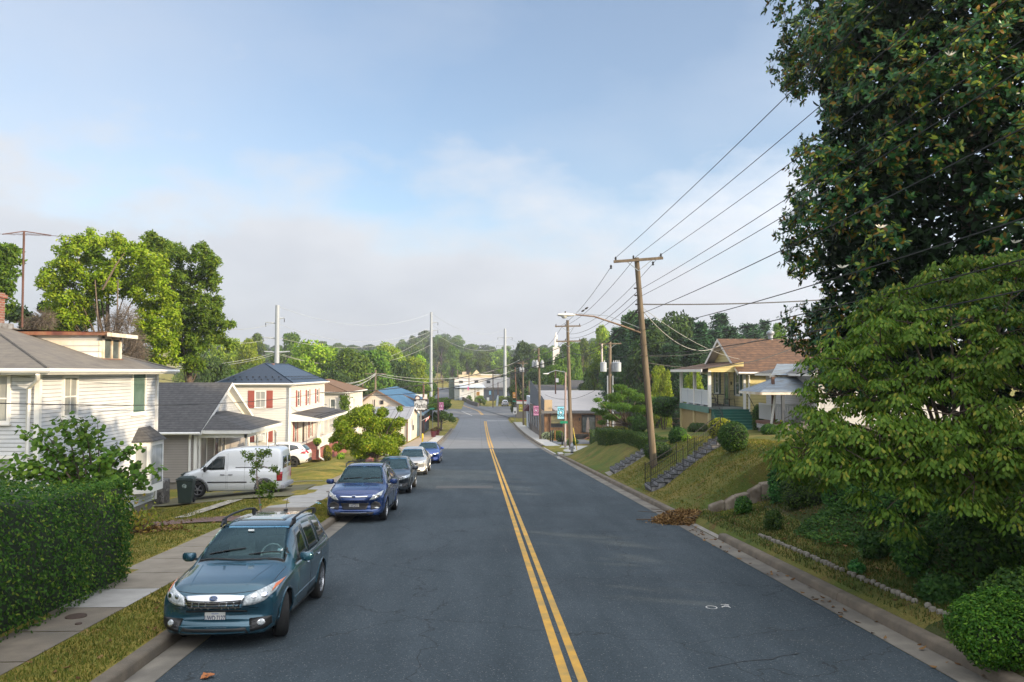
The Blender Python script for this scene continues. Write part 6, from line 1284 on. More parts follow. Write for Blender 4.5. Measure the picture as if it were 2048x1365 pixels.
# ---------- 5 cream workshop, gabled shop behind it, blue metal roof
cream=linemat('cream boards',(.66,.60,.50),(.50,.45,.37),0,.6,.025,c2=(.62,.56,.47),scale=1,rough=.7,axis2=1,period2=.6,width2=.025)
def shop():
    def px_x(px,Y): return P(px,800,Y).x
    mtl=linemat('grey metal roof',(.26,.26,.27),(.13,.13,.14),0,.9,.07,c2=(.30,.30,.31),scale=1,rough=.5)
    x1=px_x(814,89.5); y0,y1=89.5,104; zb=r_(97)-.2; ze=P(814,838,89.5).z; t=thing('workshop','long low cream workshop with a grey standing seam roof beside the pavement','workshop',(x1-8,97,zb)); x0=x1-17
    ym=(y0+y1)/2; zr=ze+1.05; mb=MB(); mb.bb(x0,x1,y0,y1,zb-1,ze); mb.quad((x1,y0,ze),(x1,y1,ze),(x1,ym,zr-.05)); mb.build('wall',cream,t,world=True)
    MB().quad((x0-.3,y0-.3,ze-.03),(x1+.3,y0-.3,ze-.03),(x1+.3,ym,zr),(x0-.3,ym,zr)).quad((x0-.3,ym,zr),(x1+.3,ym,zr),(x1+.3,y1+.3,ze-.03),(x0-.3,y1+.3,ze-.03)).build('roof',mtl,t,world=True)
    MB().quad((x1+.31,y0-.3,ze-.25),(x1+.31,y0-.3,ze),(x1+.31,ym,zr+.03),(x1+.31,ym,zr-.2)).quad((x1+.31,y1+.3,ze-.25),(x1+.31,y1+.3,ze),(x1+.31,ym,zr+.03),(x1+.31,ym,zr-.2)).build('bargeboard',M['white'],t,world=True)
    MB().tube([(x1+.05,y0-.1,ze-.1),(x1+.05,y0-.1,zb)],.08,6).build('downpipe',M['wood2'],t,world=True); MB().bb(x1,x1+.04,y0+4.2,y0+5.2,zb,zb+2.2).build('door',M['white'],t,world=True); MB().bb(x1,x1+.08,y0+8,y0+8.6,zb+1.4,zb+2).build('meter_box',M['black'],t,world=True)
    # gabled shop
    Y=106.0; xa=px_x(699,Y); xb=px_x(812,Y); ze=P(812,816,Y).z; pk=P(754,782,Y); t=thing('gabled_shop','cream gabled shop with a bright blue metal roof slope','shop',((xa+xb)/2,Y+8,zb-.5)); Y2=123
    MB().prism([(xa,zb-1),(xb,zb-1),(xb,ze),(pk.x,pk.z),(xa,P(699,826,Y).z)],Y,Y2).build('wall',mat('cream render',(.62,.54,.44),(.56,.49,.40),.7,.8),t,world=True)
    bl=linemat('blue metal roof',(.028,.10,.19),(.02,.07,.14),1,.9,.06,c2=(.04,.125,.22),scale=1,rough=.6); e=.12; sl=(pk.z-ze)/(xb-pk.x); MB().quad((pk.x,Y-.4,pk.z+e),(pk.x,Y2,pk.z+e),(xb+.5,Y2,ze-.5*sl+e),(xb+.5,Y-.4,ze-.5*sl+e)).build('roof_slope',bl,t,world=True)
    MB().quad((pk.x,Y-.4,pk.z+e),(pk.x,Y2,pk.z+e),(xa-.5,Y2,P(699,826,Y).z-.2+e),(xa-.5,Y-.4,P(699,826,Y).z-.2+e)).build('roof_slope',mtl,t,world=True)
    tr=mat('brown trim',(.16,.10,.06),None,rough=.7); MB().bar((pk.x,Y-.42,pk.z+.05),(xb+.5,Y-.42,ze-.5*sl+.05),.1,.2).bar((pk.x,Y-.42,pk.z+.05),(xa-.5,Y-.42,P(699,826,Y).z-.1),.1,.2).build('bargeboard',tr,t,world=True)
    MB().bb(-13.0,-12.6,Y-.12,Y,-.9,-.4).build('light_box',M['black'],t,world=True); MB().bb(-13.8,-13.72,Y-.06,Y,-3,-.3).build('conduit',M['blackm'],t,world=True)
    pk2=P(772,778,Y2); t2=thing('rear_gabled_shop','second taller blue roofed gable rising behind the cream gabled shop','shop',(pk2.x,Y2+10,zb)); w_=xb-pk.x+.6
    MB().prism([(pk2.x-w_,zb-1),(pk2.x+w_,zb-1),(pk2.x+w_,ze+.5),(pk2.x,pk2.z),(pk2.x-w_,ze+.5)],Y2+.1,Y2+16).build('wall',M['white'],t2,world=True); MB().quad((pk2.x,Y2-.4,pk2.z+e),(pk2.x,Y2+16,pk2.z+e),(pk2.x+w_+.6,Y2+16,ze+.25+e),(pk2.x+w_+.6,Y2-.4,ze+.25+e)).build('roof_slope',bl,t2,world=True); MB().bar((pk2.x,Y2-.42,pk2.z+.05),(pk2.x+w_+.6,Y2-.42,ze+.3),.1,.2).bar((pk2.x,Y2-.42,pk2.z+.05),(pk2.x-w_-.6,Y2-.42,ze+.3),.1,.2).build('bargeboard',tr,t2,world=True)
    # blue grey shop front with dark posts
    xs=px_x(838,107); tb=thing('blue_shop','blue grey shop front with a row of dark posts along the pavement','shop',(xs,115,zb)); bg_=mat('blue grey boards',(.12,.19,.24),(.10,.16,.20),2,.7); MB().bb(xs-6,xs,106.2,128,zb-1,-1.55).build('wall',bg_,tb,world=True)
    mb=MB()
    for k in range(6): mb=MB().bb(xs+.02,xs+.22,106.6+k*3.6,106.85+k*3.6,zb-.3,-2.4); mb.build('post',mat('dark post',(.10,.11,.12),None,rough=.6),tb,world=True)
    MB().bb(xs,xs+.6,106.3,127.6,-2.45,-2.25).build('canopy',bg_,tb,world=True)
    # white billboard back on the roof line
    a=P(806,789,135); b=P(854,789,135); c=P(830,801,135); bt=thing('billboard','long white slatted board on the roof behind the blue roofed shop','billboard',(a.x,135,c.z)); MB().bb(a.x,b.x,135,135.3,c.z,a.z).build('panel',linemat('white slats',(.66,.66,.63),(.45,.46,.42),2,.42,.05),bt,world=True); MB().bb(a.x,b.x,135.3,140,zb,c.z).build('support',mat('grey base',(.16,.16,.17),None),bt,world=True)
shop()
# ---------- right: timber clad restaurant with flat roof
timber=linemat('cedar boards',(.30,.165,.075),(.12,.06,.03),0,.30,.018,c2=(.20,.105,.05),scale=3,rough=.7,axis2=1,period2=.3,width2=.018); 
M['blind']=mat('window with olive blind',(.25,.23,.12),(.22,.20,.11),2,.4)
def rest():
    Y0=98.0; x0=P(1089,860,Y0).x; x1=P(1204,860,Y0).x; x2=42; zb=r_(98)-.1; ze=P(1100,825,Y0).z; t=thing('restaurant','low restaurant with cedar clad front, pale sloping roof and grey fascia','restaurant',(x0+8,Y0+10,zb))
    MB().bb(x0,x1,Y0,Y0+28,zb-1,ze).build('wall',timber,t,world=True); MB().bb(x1,x2,Y0+.4,Y0+28,zb-1,ze).build('side_wall',mat('tan render',(.28,.21,.15),(.24,.18,.13),1,.8),t,world=True)
    MB().bb(x0-.04,x0,Y0+.1,Y0+27.9,zb-1,ze-.02).build('street_wall',mat('taupe street wall',(.16,.135,.115),(.13,.11,.095),1,.8),t,world=True)
    rm=linemat('white membrane roof',(.52,.48,.45),(.42,.39,.36),1,3,.10,c2=(.46,.43,.41),scale=.4,rough=.7); MB().quad((x0+1.3,Y0-.3,ze+.22),(x2+.5,Y0-.3,ze+.22),(x2+.5,Y0+28,ze+2.05),(x0+.0,Y0+28,ze+2.05)).quad((x0+1.3,Y0-.3,ze+.22),(x0,Y0+28,ze+2.05),(x0,Y0+28,ze),(x0+1.3,Y0,ze)).build('roof',rm,t,world=True)
    fm=mat('grey fascia',(.13,.13,.13),None,rough=.5); MB().bb(x0-1.0,x2+.6,Y0-.9,Y0-.3,ze-.10,ze+.18).build('fascia',fm,t,world=True)
    zp=P(1087,800,Y0).z; MB().quad((x0-.05,Y0-.3,ze+.18),(x0-.05,Y0-.3,zp),(x0-.05,Y0+27,zp+2.3),(x0-.05,Y0+27,ze+.18)).build('parapet',mat('slate grey parapet',(.10,.115,.14),None,rough=.7),t,world=True)
    MB().bb(x0-.03,P(1104,800,Y0).x,Y0-.28,Y0-.1,ze+.19,zp).build('parapet_panel',mat('tan panel',(.42,.32,.2),None,rough=.7),t,world=True)
    def w(pa,pb,za,zb_,mt,name,par=t,d=.06): a=P(pa,za,Y0); b=P(pb,zb_,Y0); return MB().bb(a.x,b.x,Y0-d,Y0,b.z,a.z).build(name,M[mt] if isinstance(mt,str) else mt,par,world=True)
    f=w(1100,1126,829,855,fm,'window'); w(1102,1125,830.5,847,'blind','blind',f,.09); w(1102,1125,847,854,'black','pane',f,.09)
    f=w(1163,1191,830,865,'black','door',t,.10); w(1165,1176,835,864,'pane','pane',f,.13); w(1178,1189,835,864,'pane','pane',f,.13); w(1158,1160,836,842,'black','wall_light'); w(1193.5,1195,836,842,'black','wall_light')
    MB().tube([(P(1101,826,Y0).x,Y0-.12,ze-.1),(P(1099,826,Y0).x,Y0-.12,zb)],.09,6).build('downpipe',M['wood2'],t,world=True); a=P(1246,845,Y0); MB().bb(a.x,a.x+1.2,Y0+.28,Y0+.4,a.z-2.3,a.z).build('window',M['pane'],t,world=True)
    for k in range(5):
        yy=Y0+3+k*4.5; MB().bb(x0-.12,x0-.03,yy,yy+1.4,zb+.7,ze-.5).build('window',M['pane'],t,world=True)
    # taller white bay of the same row
    c=P(1290,782,112); d=P(1372,815,112); u=thing('white_warehouse','long white roofed block behind the round trimmed shrubs','warehouse',((c.x+d.x)/2,120,zb)); MB().bb(c.x,46,126.2,140,zb-1,P(1300,777,126).z).build('wall',mat('white block wall',(.60,.58,.56),(.52,.5,.48),.5,.7),u,world=True)
    # things on its terrace
    un=thing('parasol','closed beige parasol by the restaurant door','parasol',(P(1176,870,96.6).x,96.6,zb)); MB().tube([(0,0,0),(0,0,3.0)],.03,6).build('pole',M['blackm'],un); MB().lathe([(.05,.9),(.26,1.1),(.24,1.6),(.17,2.4),(.05,2.9)],n=10).build('canopy',mat('beige canvas',(.34,.27,.23),(.26,.21,.18),6,.9),un,smooth=True)
    un2=thing('parasol','closed pale parasol farther right behind the hedge','parasol',(P(1229,880,96.6).x,96.6,zb+.2)); MB().tube([(0,0,0),(0,0,2.6)],.03,6).build('pole',M['blackm'],un2); MB().lathe([(.05,.9),(.26,1.1),(.24,1.6),(.17,2.2),(.05,2.5)],n=10).build('canopy',mat('pale canvas',(.40,.33,.30),None,rough=.9),un2,smooth=True)
    fe=thing('terrace_fence','dark timber ramp rail leading to the restaurant door','fence',(P(1165,880,95).x,95,zb)); a=P(1143,872,95); b=P(1212,872,95)
    MB().bb(a.x,b.x-1.6,94.9,95,zb,zb+1.0).build('screen_panel',M['black'],fe,world=True)
    for k in range(4): x=b.x-2.2+k*.9; MB().bb(x,x+.15,94,94.15,zb-.1,zb+1.25).build('post',M['wood2'],fe,world=True)
    MB().bar((a.x+1.2,94.1,zb+.3),(b.x-1.5,94.1,zb+1.15),.06,.14).bar((b.x-2.2,94.1,zb+1.15),(b.x+.6,94.1,zb+1.15),.06,.14).bar((b.x-2.2,94.1,zb+.6),(b.x+.6,94.1,zb+.6),.06,.14).build('rail',M['wood2'],fe,world=True)
rest()
def row():
    zb=r_(110)
    t=thing('grey_roofed_house','white building with a charcoal roof rising behind the restaurant','house',(12,150,zb)); a=P(1062,776,140); b=P(1134,786,140); MB().bb(a.x+.8,b.x,140.4,152,zb-2,b.z).build('wall',M['white'],t,world=True); MB().quad((a.x,140,b.z),(b.x+.6,140,b.z),(b.x+.6,147,b.z+1.3),(a.x,147,b.z+1.3)).build('roof',shingd,t,world=True)
    a=P(1120,767,152); b=P(1182,790,152); t=thing('white_cottage','white cottage with small dark windows and a grey gabled roof beyond the restaurant','house',((a.x+b.x)/2,156,zb)); ze=P(1150,778,152).z; MB().bb(a.x,b.x,152,162,zb-2,ze).build('wall',M['white'],t,world=True); MB().quad((a.x-.4,151.6,ze),(P(1172,778,152).x,151.6,ze),(P(1170,767,157).x,157,ze+1.6),(a.x+1.5,157,ze+1.6)).build('roof',shingd,t,world=True)
    for px in (1144,1157): p=P(px,788,151.9); MB().bb(p.x-.35,p.x+.35,151.85,152,p.z-.35,p.z+.35).build('window',M['pane'],t,world=True)
    # white shop with maroon awning, steps and rail
    Y0=118; x0=P(1050,850,Y0).x; x0=8.05; t=thing('white_shop','narrow white shop with a maroon awning beyond the restaurant','shop',(x0+1.5,Y0+5,zb)); zt=P(1058,795,Y0).z
    MB().bb(x0,x0+1.2,Y0+9,Y0+17,r_(130)-.2,zt-.2).bb(x0+.2,x0+1.25,Y0+9-.01,Y0+9.2,zt-.3,zt+.4).build('wall',mat('pale blue white boards',(.55,.60,.66),(.5,.55,.6),1,.7),t,world=True); mar=mat('maroon canvas',(.10,.02,.028),(.08,.018,.022),3,.8)
    MB().prism([(x0-.9,-2.9),(x0,-2.9),(x0,-1.9)],Y0+9.4,Y0+14).build('awning',mar,t,world=True); MB().bb(x0-.1,x0-.02,Y0+10,Y0+10.9,r_(128),-3.4).build('door',M['pane'],t,world=True)
    a=P(1036,801,165); b=P(1053,808,165); t=thing('red_white_building','small red and white building at the far corner','building',(a.x,165,zb-1)); MB().bb(a.x-.3,b.x+3,165,172,r_(165)-.2,P(1040,807,165).z).build('wall',mat('dull wall',(.20,.18,.16),None),t,world=True); p=P(1040,801,165).z; q=P(1040,808,165).z; MB().bb(a.x-.3,b.x+3,164.8,165,q,q+(p-q)*.7).build('sign_band',M['white'],t,world=True); MB().bb(a.x-.3,b.x+3,164.75,165,q+(p-q)*.72,p).build('fascia',mat('red fascia',(.45,.06,.07),None),t,world=True)
row()
# ---------- yellow bungalow
def bungalow():
    yw=wallmat('yellow weatherboard',(.66,.57,.26),(.60,.52,.24),1,.6,.19); x0,x1,y0,y1=15.9,25.5,47.2,54.2; zb=-.05; ze=3.55
    h=House('yellow weatherboard bungalow with a brown shingle roof and raised porch','house',x0,x1,y0,y1,.95,ze,yw,.19); MB().bb(x0+.02,x1-.02,y0+.02,y1-.02,-1.2,.95).build('foundation',mat('tan foundation',(.36,.29,.16),(.3,.25,.14),2,.9),h.T,world=True)
    siding_=MB(); siding(siding_,(x0,y0,0),(0,1,0),(-1,0,0),y1-y0,.95,ze,.19)
    br=linemat('brown shingles bungalow',(.155,.085,.048),(.07,.038,.025),2,.15,.03,c2=(.075,.045,.03),scale=3.2,rough=.95); ym=(y0+y1)/2; zr=5.42; oh=.55; sl=(zr-ze)/(ym-y0); ox=.55; mb=MB()
    for ya in (y0-oh,y1+oh):
        za=ze-sl*oh; mb.quad((x0-ox,ya,za+.05),(x1+ox,ya,za+.05),(x1+ox,ym,zr+.05),(x0-ox,ym,zr+.05)); mb.quad((x0-ox,ya,za-.08),(x1+ox,ya,za-.08),(x1+ox,ym,zr-.08),(x0-ox,ym,zr-.08))
    mb.build('roof',br,h.T,world=True); mb=MB()
    siding(mb,(x0+.002,y0,0),(0,1,0),(-1,0,0),y1-y0,ze,zr-.1,.19,prof=lambda z:((z-ze)/sl,(y1-y0)-(z-ze)/sl)); mb.build('gable',yw,h.T,world=True)
    mb=MB()
    for ya in (y0-oh,y1+oh):
        za=ze-sl*oh; mb.quad((x0-ox-.02,ya,za-.16),(x0-ox-.02,ya,za+.06),(x0-ox-.02,ym,zr+.06),(x0-ox-.02,ym,zr-.16)); mb.quad((x0-ox,ya,za-.09),(x0,ya,za-.09),(x0,ym,zr-.09),(x0-ox,ym,zr-.09))
    mb.build('bargeboard',M['white'],h.T,world=True); MB().tube([(x0-ox,y0-oh-.06,ze-sl*oh),(x1,y0-oh-.06,ze-sl*oh)],.07,6).build('gutter',M['white'],h.T,world=True)
    MB().tube([(x0+.1,y0-.5,ze-.4),(x0+.25,y0-.08,ze-.65),(x0+.25,y0-.08,0)],.06,6).build('downpipe',M['white'],h.T,world=True)
    c=P(1541,672,50.7); MB().tube([(c.x,50.7,zr-.1),(c.x,50.7,zr+.35)],.16,10).lathe([(.2,.30),(.26,.40),(.24,.52),(.1,.60),(.02,.62)],(c.x,50.7,zr-.02),12).build('roof_vent',M['galv'],h.T,world=True,smooth=True)
    # porch
    X0=13.75; zf=1.22; py0,py1=47.3,54.1; zt=3.42; MB().bb(X0,x0,py0,py1,zf-.12,zf).build('porch_floor',mat('porch deck',(.18,.20,.19),None,rough=.6),h.T,world=True)
    gr=mat('green trim',(.10,.22,.18),(.08,.18,.15),2,.6); MB().bb(X0-.06,X0,py0-.02,py1,zf-.36,zf+.0).build('porch_band',gr,h.T,world=True)
    MB().bb(X0+.1,x0,py0+.1,py1-.05,-1.4,zf-.13).build('porch_skirt',linemat('olive skirt boards',(.36,.27,.12),(.22,.16,.07),1,.3,.02,c2=(.32,.24,.11),scale=2),h.T,world=True)
    for yy in (py0+.1,(py0+py1)/2,py1-.1): MB().bb(X0-.02,X0+.14,yy-.09,yy+.09,-1.3,zf-.36).build('skirt_post',mat('cream post',(.50,.42,.22),None,rough=.6),h.T,world=True)
    for yy in (py0+.08,py0+3.35,py1-.08): MB().bb(X0-.01,X0+.17,yy-.09,yy+.09,zf,zt-.02).build('porch_post',M['white'],h.T,world=True)
    # vinyl balustrade along the street side
    vin=mat('pale vinyl',(.62,.66,.70),None,rough=.4); mb=MB().bb(X0+.03,X0+.12,py0+.2,py1-.2,zf+.92,zf+1.0).bb(X0+.04,X0+.11,py0+.2,py1-.2,zf+.10,zf+.17); 
    k=py0+.24
    while k<py1-.2: mb.bb(X0+.055,X0+.095,k,k+.075,zf+.17,zf+.92); k+=.105
    for yy in (py0+1.7,py0+5.0): mb.bb(X0+.0,X0+.15,yy-.06,yy+.06,zf+.0,zf+1.05)
    mb.build('balustrade',vin,h.T,world=True)
    # porch roof: low slope, yellow beam end
    MB().quad((X0-.5,py0-.45,zt+.06),(x0,py0-.45,zt+.55),(x0,py1+.45,zt+.55),(X0-.5,py1+.45,zt+.06)).build('porch_roof',br,h.T,world=True)
    MB().quad((X0-.5,py0-.45,zt-.10),(x0,py0-.45,zt-.10),(x0,py1+.45,zt-.10),(X0-.5,py1+.45,zt-.10)).bb(X0-.55,X0-.5,py0-.45,py1+.45,zt-.10,zt+.07).build('porch_soffit',M['white'],h.T,world=True)
    MB().quad((X0+.0,py0+.0,zt-.12),(x0,py0+.0,zt-.12),(x0,py0+.0,zt+.50),(X0+.0,py0+.0,zt+.14)).build('porch_gable',yw,h.T,world=True)
    # green steps down towards the camera, at the near end of the porch
    gs=mat('green painted steps',(.030,.14,.11),(.025,.115,.09),3,.55); mb=MB(); n=8
    for k in range(n): z=zf-.01-(k+1)*.15; mb.bb(X0+.15+k*.0,x0-.05+.25,py0-.02-(k+1)*.27,py0-.02-k*.27,-.3,z); mb.bb(X0+.13,x0+.22,py0-.05-(k+1)*.27,py0-.03-k*.27,z,z+.035)
    mb.build('steps',gs,h.T,world=True)
    mb=MB().tube([(x0+.15,py0-.1,zf+.85),(x0+.15,py0-2.2,.75)],.02,5).tube([(x0+.15,py0-.1,zf),(x0+.15,py0-.1,zf+.9)],.02,5).tube([(x0+.15,py0-2.2,-.2),(x0+.15,py0-2.2,.78)],.02,5).tube([(X0+.2,py0-.1,zf+.85),(X0+.2,py0-2.2,.75)],.02,5).tube([(X0+.2,py0-2.2,-.2),(X0+.2,py0-2.2,.78)],.02,5)
    for q in range(12): y=py0-.2-q*.17; mb.tube([(X0+.2,y,zf-.1-q*.085),(X0+.2,y,zf+.8-q*.055)],.008,4)
    mb.build('handrail',M['blackm'],h.T,world=True)
    # front wall (x = x0) door and windows, seen through the porch
    gsh=mat('dark green shutter',(.05,.10,.09),None,rough=.6); h.win('W',1.15,zf+.75,.62,1.35,'pane',(1,2),shutter=gsh,sw=.36); h.win('W',3.35,zf+.03,.82,2.0,'panegreen',(1,1),fm='white_dirty',sill=False,name='door'); h.win('W',5.4,zf+.75,.62,1.35,'pane',(1,2),shutter=gsh,sw=.36)
    h.win('S',3.2,2.15,1.2,.9,'pane',(2,1)); MB().bb(x0+2.2,x0+4.3,y0-.06,y0,2.95,3.15).build('window_hood',gsh,h.T,world=True)
    MB().bb(x0-.06,x0,y0+2.35,y0+2.5,zf+1.3,zf+1.5).build('letter_box',M['black'],h.T,world=True)
    # iron cafe set
    def chair(label,x,y,rz):
        t=thing('patio_chair',label,'chair',(x,y,zf),rz,'black iron porch furniture'); mb=MB().bb(-.24,.24,-.24,.24,.42,.45); mb.build('seat',M['blackm'],t); mb=MB()
        for q in range(6): mb.tube([(-.22+q*.088,.24,.45),(-.2+q*.08,.30,.95)],.01,4)
        mb.tube([(-.22,.30,.95),(.22,.30,.95)],.016,5); mb.build('backrest',M['blackm'],t)
        for a in (-.22,.22):
            for b in (-.22,.22): MB().tube([(a*1.1,b*1.1,0),(a,b,.43)],.014,4).build('leg',M['blackm'],t)
    chair('black iron chair beside the porch railing of the yellow bungalow',14.5,49.5,R(90)); chair('black iron chair nearest the window of the yellow bungalow porch',15.35,48.4,R(-60)); chair('black iron chair at the far side of the porch table',14.95,50.9,R(20))
    t=thing('patio_table','round black iron table on the yellow bungalow porch','table',(15.0,49.6,zf)); MB().lathe([(.42,.68),(.42,.71),(.001,.715)],n=18).build('tabletop',M['blackm'],t); MB().tube([(0,0,.02),(0,0,.68)],.03,6).lathe([(.2,0),(.2,.03),(.03,.05)],n=12).build('pedestal',M['blackm'],t)
bungalow()
# ---------- neighbour with white porch awning, partly behind the big trees
def neighbour():
    w=wallmat('grey white siding',(.50,.50,.50),None,1,.7,.13); h=House('pale house with a weathered white awning porch, mostly behind the magnolia','house',16.6,25,38.5,45.5,.7,3.2,w,.13); MB().bb(16.7,24.9,38.6,45.4,-.8,.7).build('foundation',M['rubble'],h.T,world=True)
    h.hip(.5,.3,shing,zoff=.05); aw=mat('weathered white metal awning',(.21,.26,.31),(.155,.19,.225),1.5,.6,c3=(.13,.13,.12),s3=2.5,stretch=(1,3,1)); X0=13.9; Y0=38.9; X1=17.4
    e=P(1485,785,Y0); z0=e.z; z1=z0+.75
    MB().quad((X0,Y0,z0),(X1,Y0,z0),(X1,Y0+2.2,z1),(X0+1.7,Y0+2.2,z1)).quad((X0,Y0,z0),(X0+1.7,Y0+2.2,z1),(X0+1.7,41,z1),(X0,42.2,z0)).build('awning',aw,h.T,world=True); MB().bb(X0+.02,X1,Y0,Y0+.05,z0-.13,z0-.01).bb(X0,X0+.05,Y0,42.2,z0-.13,z0-.01).build('awning_edge',M['white_dirty'],h.T,world=True)
    MB().bb(X0+1.6,X1,Y0+2.2,42,z1-.05,z1+.12).build('upper_soffit',M['white_dirty'],h.T,world=True); MB().quad((X0+1.3,Y0+2.0,z1+.1),(X1+.4,Y0+2.0,z1+.1),(X1+.4,43,z1+.7),(X0+2.4,43,z1+.7)).build('upper_roof',aw,h.T,world=True)
    zf=.75; MB().bb(X0+.9,16.6,Y0+1.0,42.2,zf-.15,zf).build('porch_floor',mat('red brown deck',(.16,.07,.05),None,rough=.7),h.T,world=True); MB().bb(X0+1.0,16.6,Y0+1.1,42.1,-.9,zf-.36).build('porch_base',M['rubble'],h.T,world=True)
    lat=MB().bb(X0+.92,X0+.98,Y0+1.05,42.1,zf-.38,zf-.15).bb(X0+.95,16.5,Y0+1.02,Y0+1.08,zf-.38,zf-.15)
    lat.build('lattice',mat('white fretwork',(.6,.62,.64),(.1,.1,.1),22,.6,thr=(.48,.52)),h.T,world=True)
    mb=MB().bb(X0+1.0,X0+1.06,Y0+1.2,42,zf+.85,zf+.93)
    k=Y0+1.2
    while k<42: mb.bb(X0+1.01,X0+1.05,k,k+.06,zf+.1,zf+.86); k+=.13
    k=X0+1.05
    while k<16.2: mb.bb(k,k+.06,Y0+1.12,Y0+1.16,zf+.1,zf+.86); k+=.13
    mb.bb(X0+1.0,16.2,Y0+1.1,Y0+1.18,zf+.85,zf+.93).bb(X0+1.0,16.2,Y0+1.1,Y0+1.18,zf+.06,zf+.12); mb.build('balustrade',mat('pale grey balusters',(.55,.57,.60),None,rough=.5),h.T,world=True)
    dk=mat('dark grey post',(.06,.07,.085),None,rough=.5); q=P(1567,885,Y0+.1); MB().bb(q.x-.07,q.x+.07,Y0+.05,Y0+.19,g(q.x,Y0)-.1,z0-.1).build('awning_post',dk,h.T,world=True); MB().bb(X0+1.0,X0+1.14,Y0+1.1,Y0+1.24,zf,z1).build('porch_post',M['wood2'],h.T,world=True)
    MB().bb(X0+3.3,X0+3.44,Y0+1.1,Y0+1.24,zf,z1).build('porch_post',M['white_dirty'],h.T,world=True); MB().tube([(X0+1.1,Y0+.9,z0),(X0+.85,Y0+.9,zf-.2),(X0+.75,Y0+.85,-.2)],.06,6).build('downpipe',M['white'],h.T,world=True)
    t=thing('stone_steps','dark stone steps and planter wall below the awning porch','steps',(X0+1.3,Y0-.3,0)); z=g(14.5,38); mb=MB()
    for k in range(4): mb.bb(X0+1.2+k*.3,X0+3.4,Y0-.6,Y0+.9,z-.2,z+.18*(k+1))
    mb.build('tread',M['rubble'],t,world=True); MB().bb(X0+.3,X0+1.9,Y0-1.2,Y0-.7,z-.2,z+.42).build('planter_wall',M['rubble'],t,world=True)
    mb=MB().tube([(X0+1.0,Y0-.55,z+.7),(X0+3.0,Y0-.55,z+1.75)],.02,5)
    for k in range(12): x=X0+1.0+k*.18; mb.tube([(x,Y0-.55,z+k*.08),(x,Y0-.55,z+.7+k*.095)],.009,4)
    mb.build('handrail',M['blackm'],t,world=True)
neighbour()
# ------------------------------------------------------------ poles, lamps, wires
def ins(mb,p,h=.16,r=.05,m=1): mb.lathe([(.02,0),(r,.03),(r*.6,.06),(r,.09),(r*.5,h)],p,8,m=m)
def pole(label,base,top,r0,r1,mt='wood',arms=(),name='utility_pole',group=None):
    t=thing(name,label,'pole',base,0,group); b=Vector(base); tp=Vector(top); MB().tube([b-Vector((0,0,.4)),b,b.lerp(tp,.5),tp],[r0,r0,(r0+r1)/2,r1],10).build('pole',M[mt],t,world=True,smooth=True)
    for (z,ln,tilt,off) in arms:
        k=(z-b.z)/(tp.z-b.z); c=b.lerp(tp,k)+Vector((off,-.13,0)); a=c+Vector((-ln/2,0,-tilt)); e=c+Vector((ln/2,0,tilt)); mb=MB().bar(a,e,.10,.12)
        o=mb.build('crossarm',M['wood'],t,world=True)
        MB().bar(c+Vector((-ln*.28,0,0)),c+Vector((0,0,-.5)),.03,.03).bar(c+Vector((ln*.28,0,0)),c+Vector((0,0,-.5)),.03,.03).build('brace',M['galv'],o,world=True)
        for q in (.04,.4,.96): mb=MB(); ins(mb,a.lerp(e,q)+Vector((0,0,.06)),m=0); mb.build('insulator',M['blackm'],o,world=True)
    return t
def sagline(a,b,sag,n=24): a=Vector(a); b=Vector(b); return [a.lerp(b,i/n)-Vector((0,0,4*sag*(i/n)*(1-i/n))) for i in range(n+1)]
def wire(label,a,b,sag=.5,r=.014,mt='wire',group='overhead wires',name='power_line'):
    mb=MB().tube(sagline(a,b,sag),r,5,cap=False); return mb.build(name,M[mt],label=label,cat='wire',group=group,smooth=True)
# near pole on the bank
pb=G(1308,936,30,45); pt_=P(1273,516,pb.y)
near=pole('tall leaning timber utility pole on the right bank carrying the street lamp',pb,pt_,.165,.11,arms=((P(1275,521,pb.y).z,2.25,.09,.05),))
near['label']='tall leaning timber utility pole on the right bank beside the stone steps'
def on_near(py): q=P(1290,py,pb.y); k=(q.z-pb.z)/(pt_.z-pb.z); return pb.lerp(pt_,k)
mb=MB()
for py in (578,592,610,626,660,690,712): p=on_near(py); mb=MB().tube([p+Vector((-.2,-.12,0)),p+Vector((-.13,-.12,.02))],.035,6).lathe([(.03,-.03),(.05,0),(.03,.04)],p+Vector((-.22,-.12,0)),8); mb.build('insulator',M['blackm'],near,world=True)
for qx,qy in ((1222,534),(1306,527)): p=P(qx,qy,pb.y-.15); MB().lathe([(.02,-.10),(.06,-.06),(.03,-.02),(.06,.02),(.02,.09)],p,8).build('strain_insulator',M['blackm'],near,world=True)
MB().tube([on_near(934)+Vector((-.17,-.05,.1)),on_near(600)+Vector((-.15,-.05,0))],.012,4).build('ground_wire',M['wire'],near,world=True)
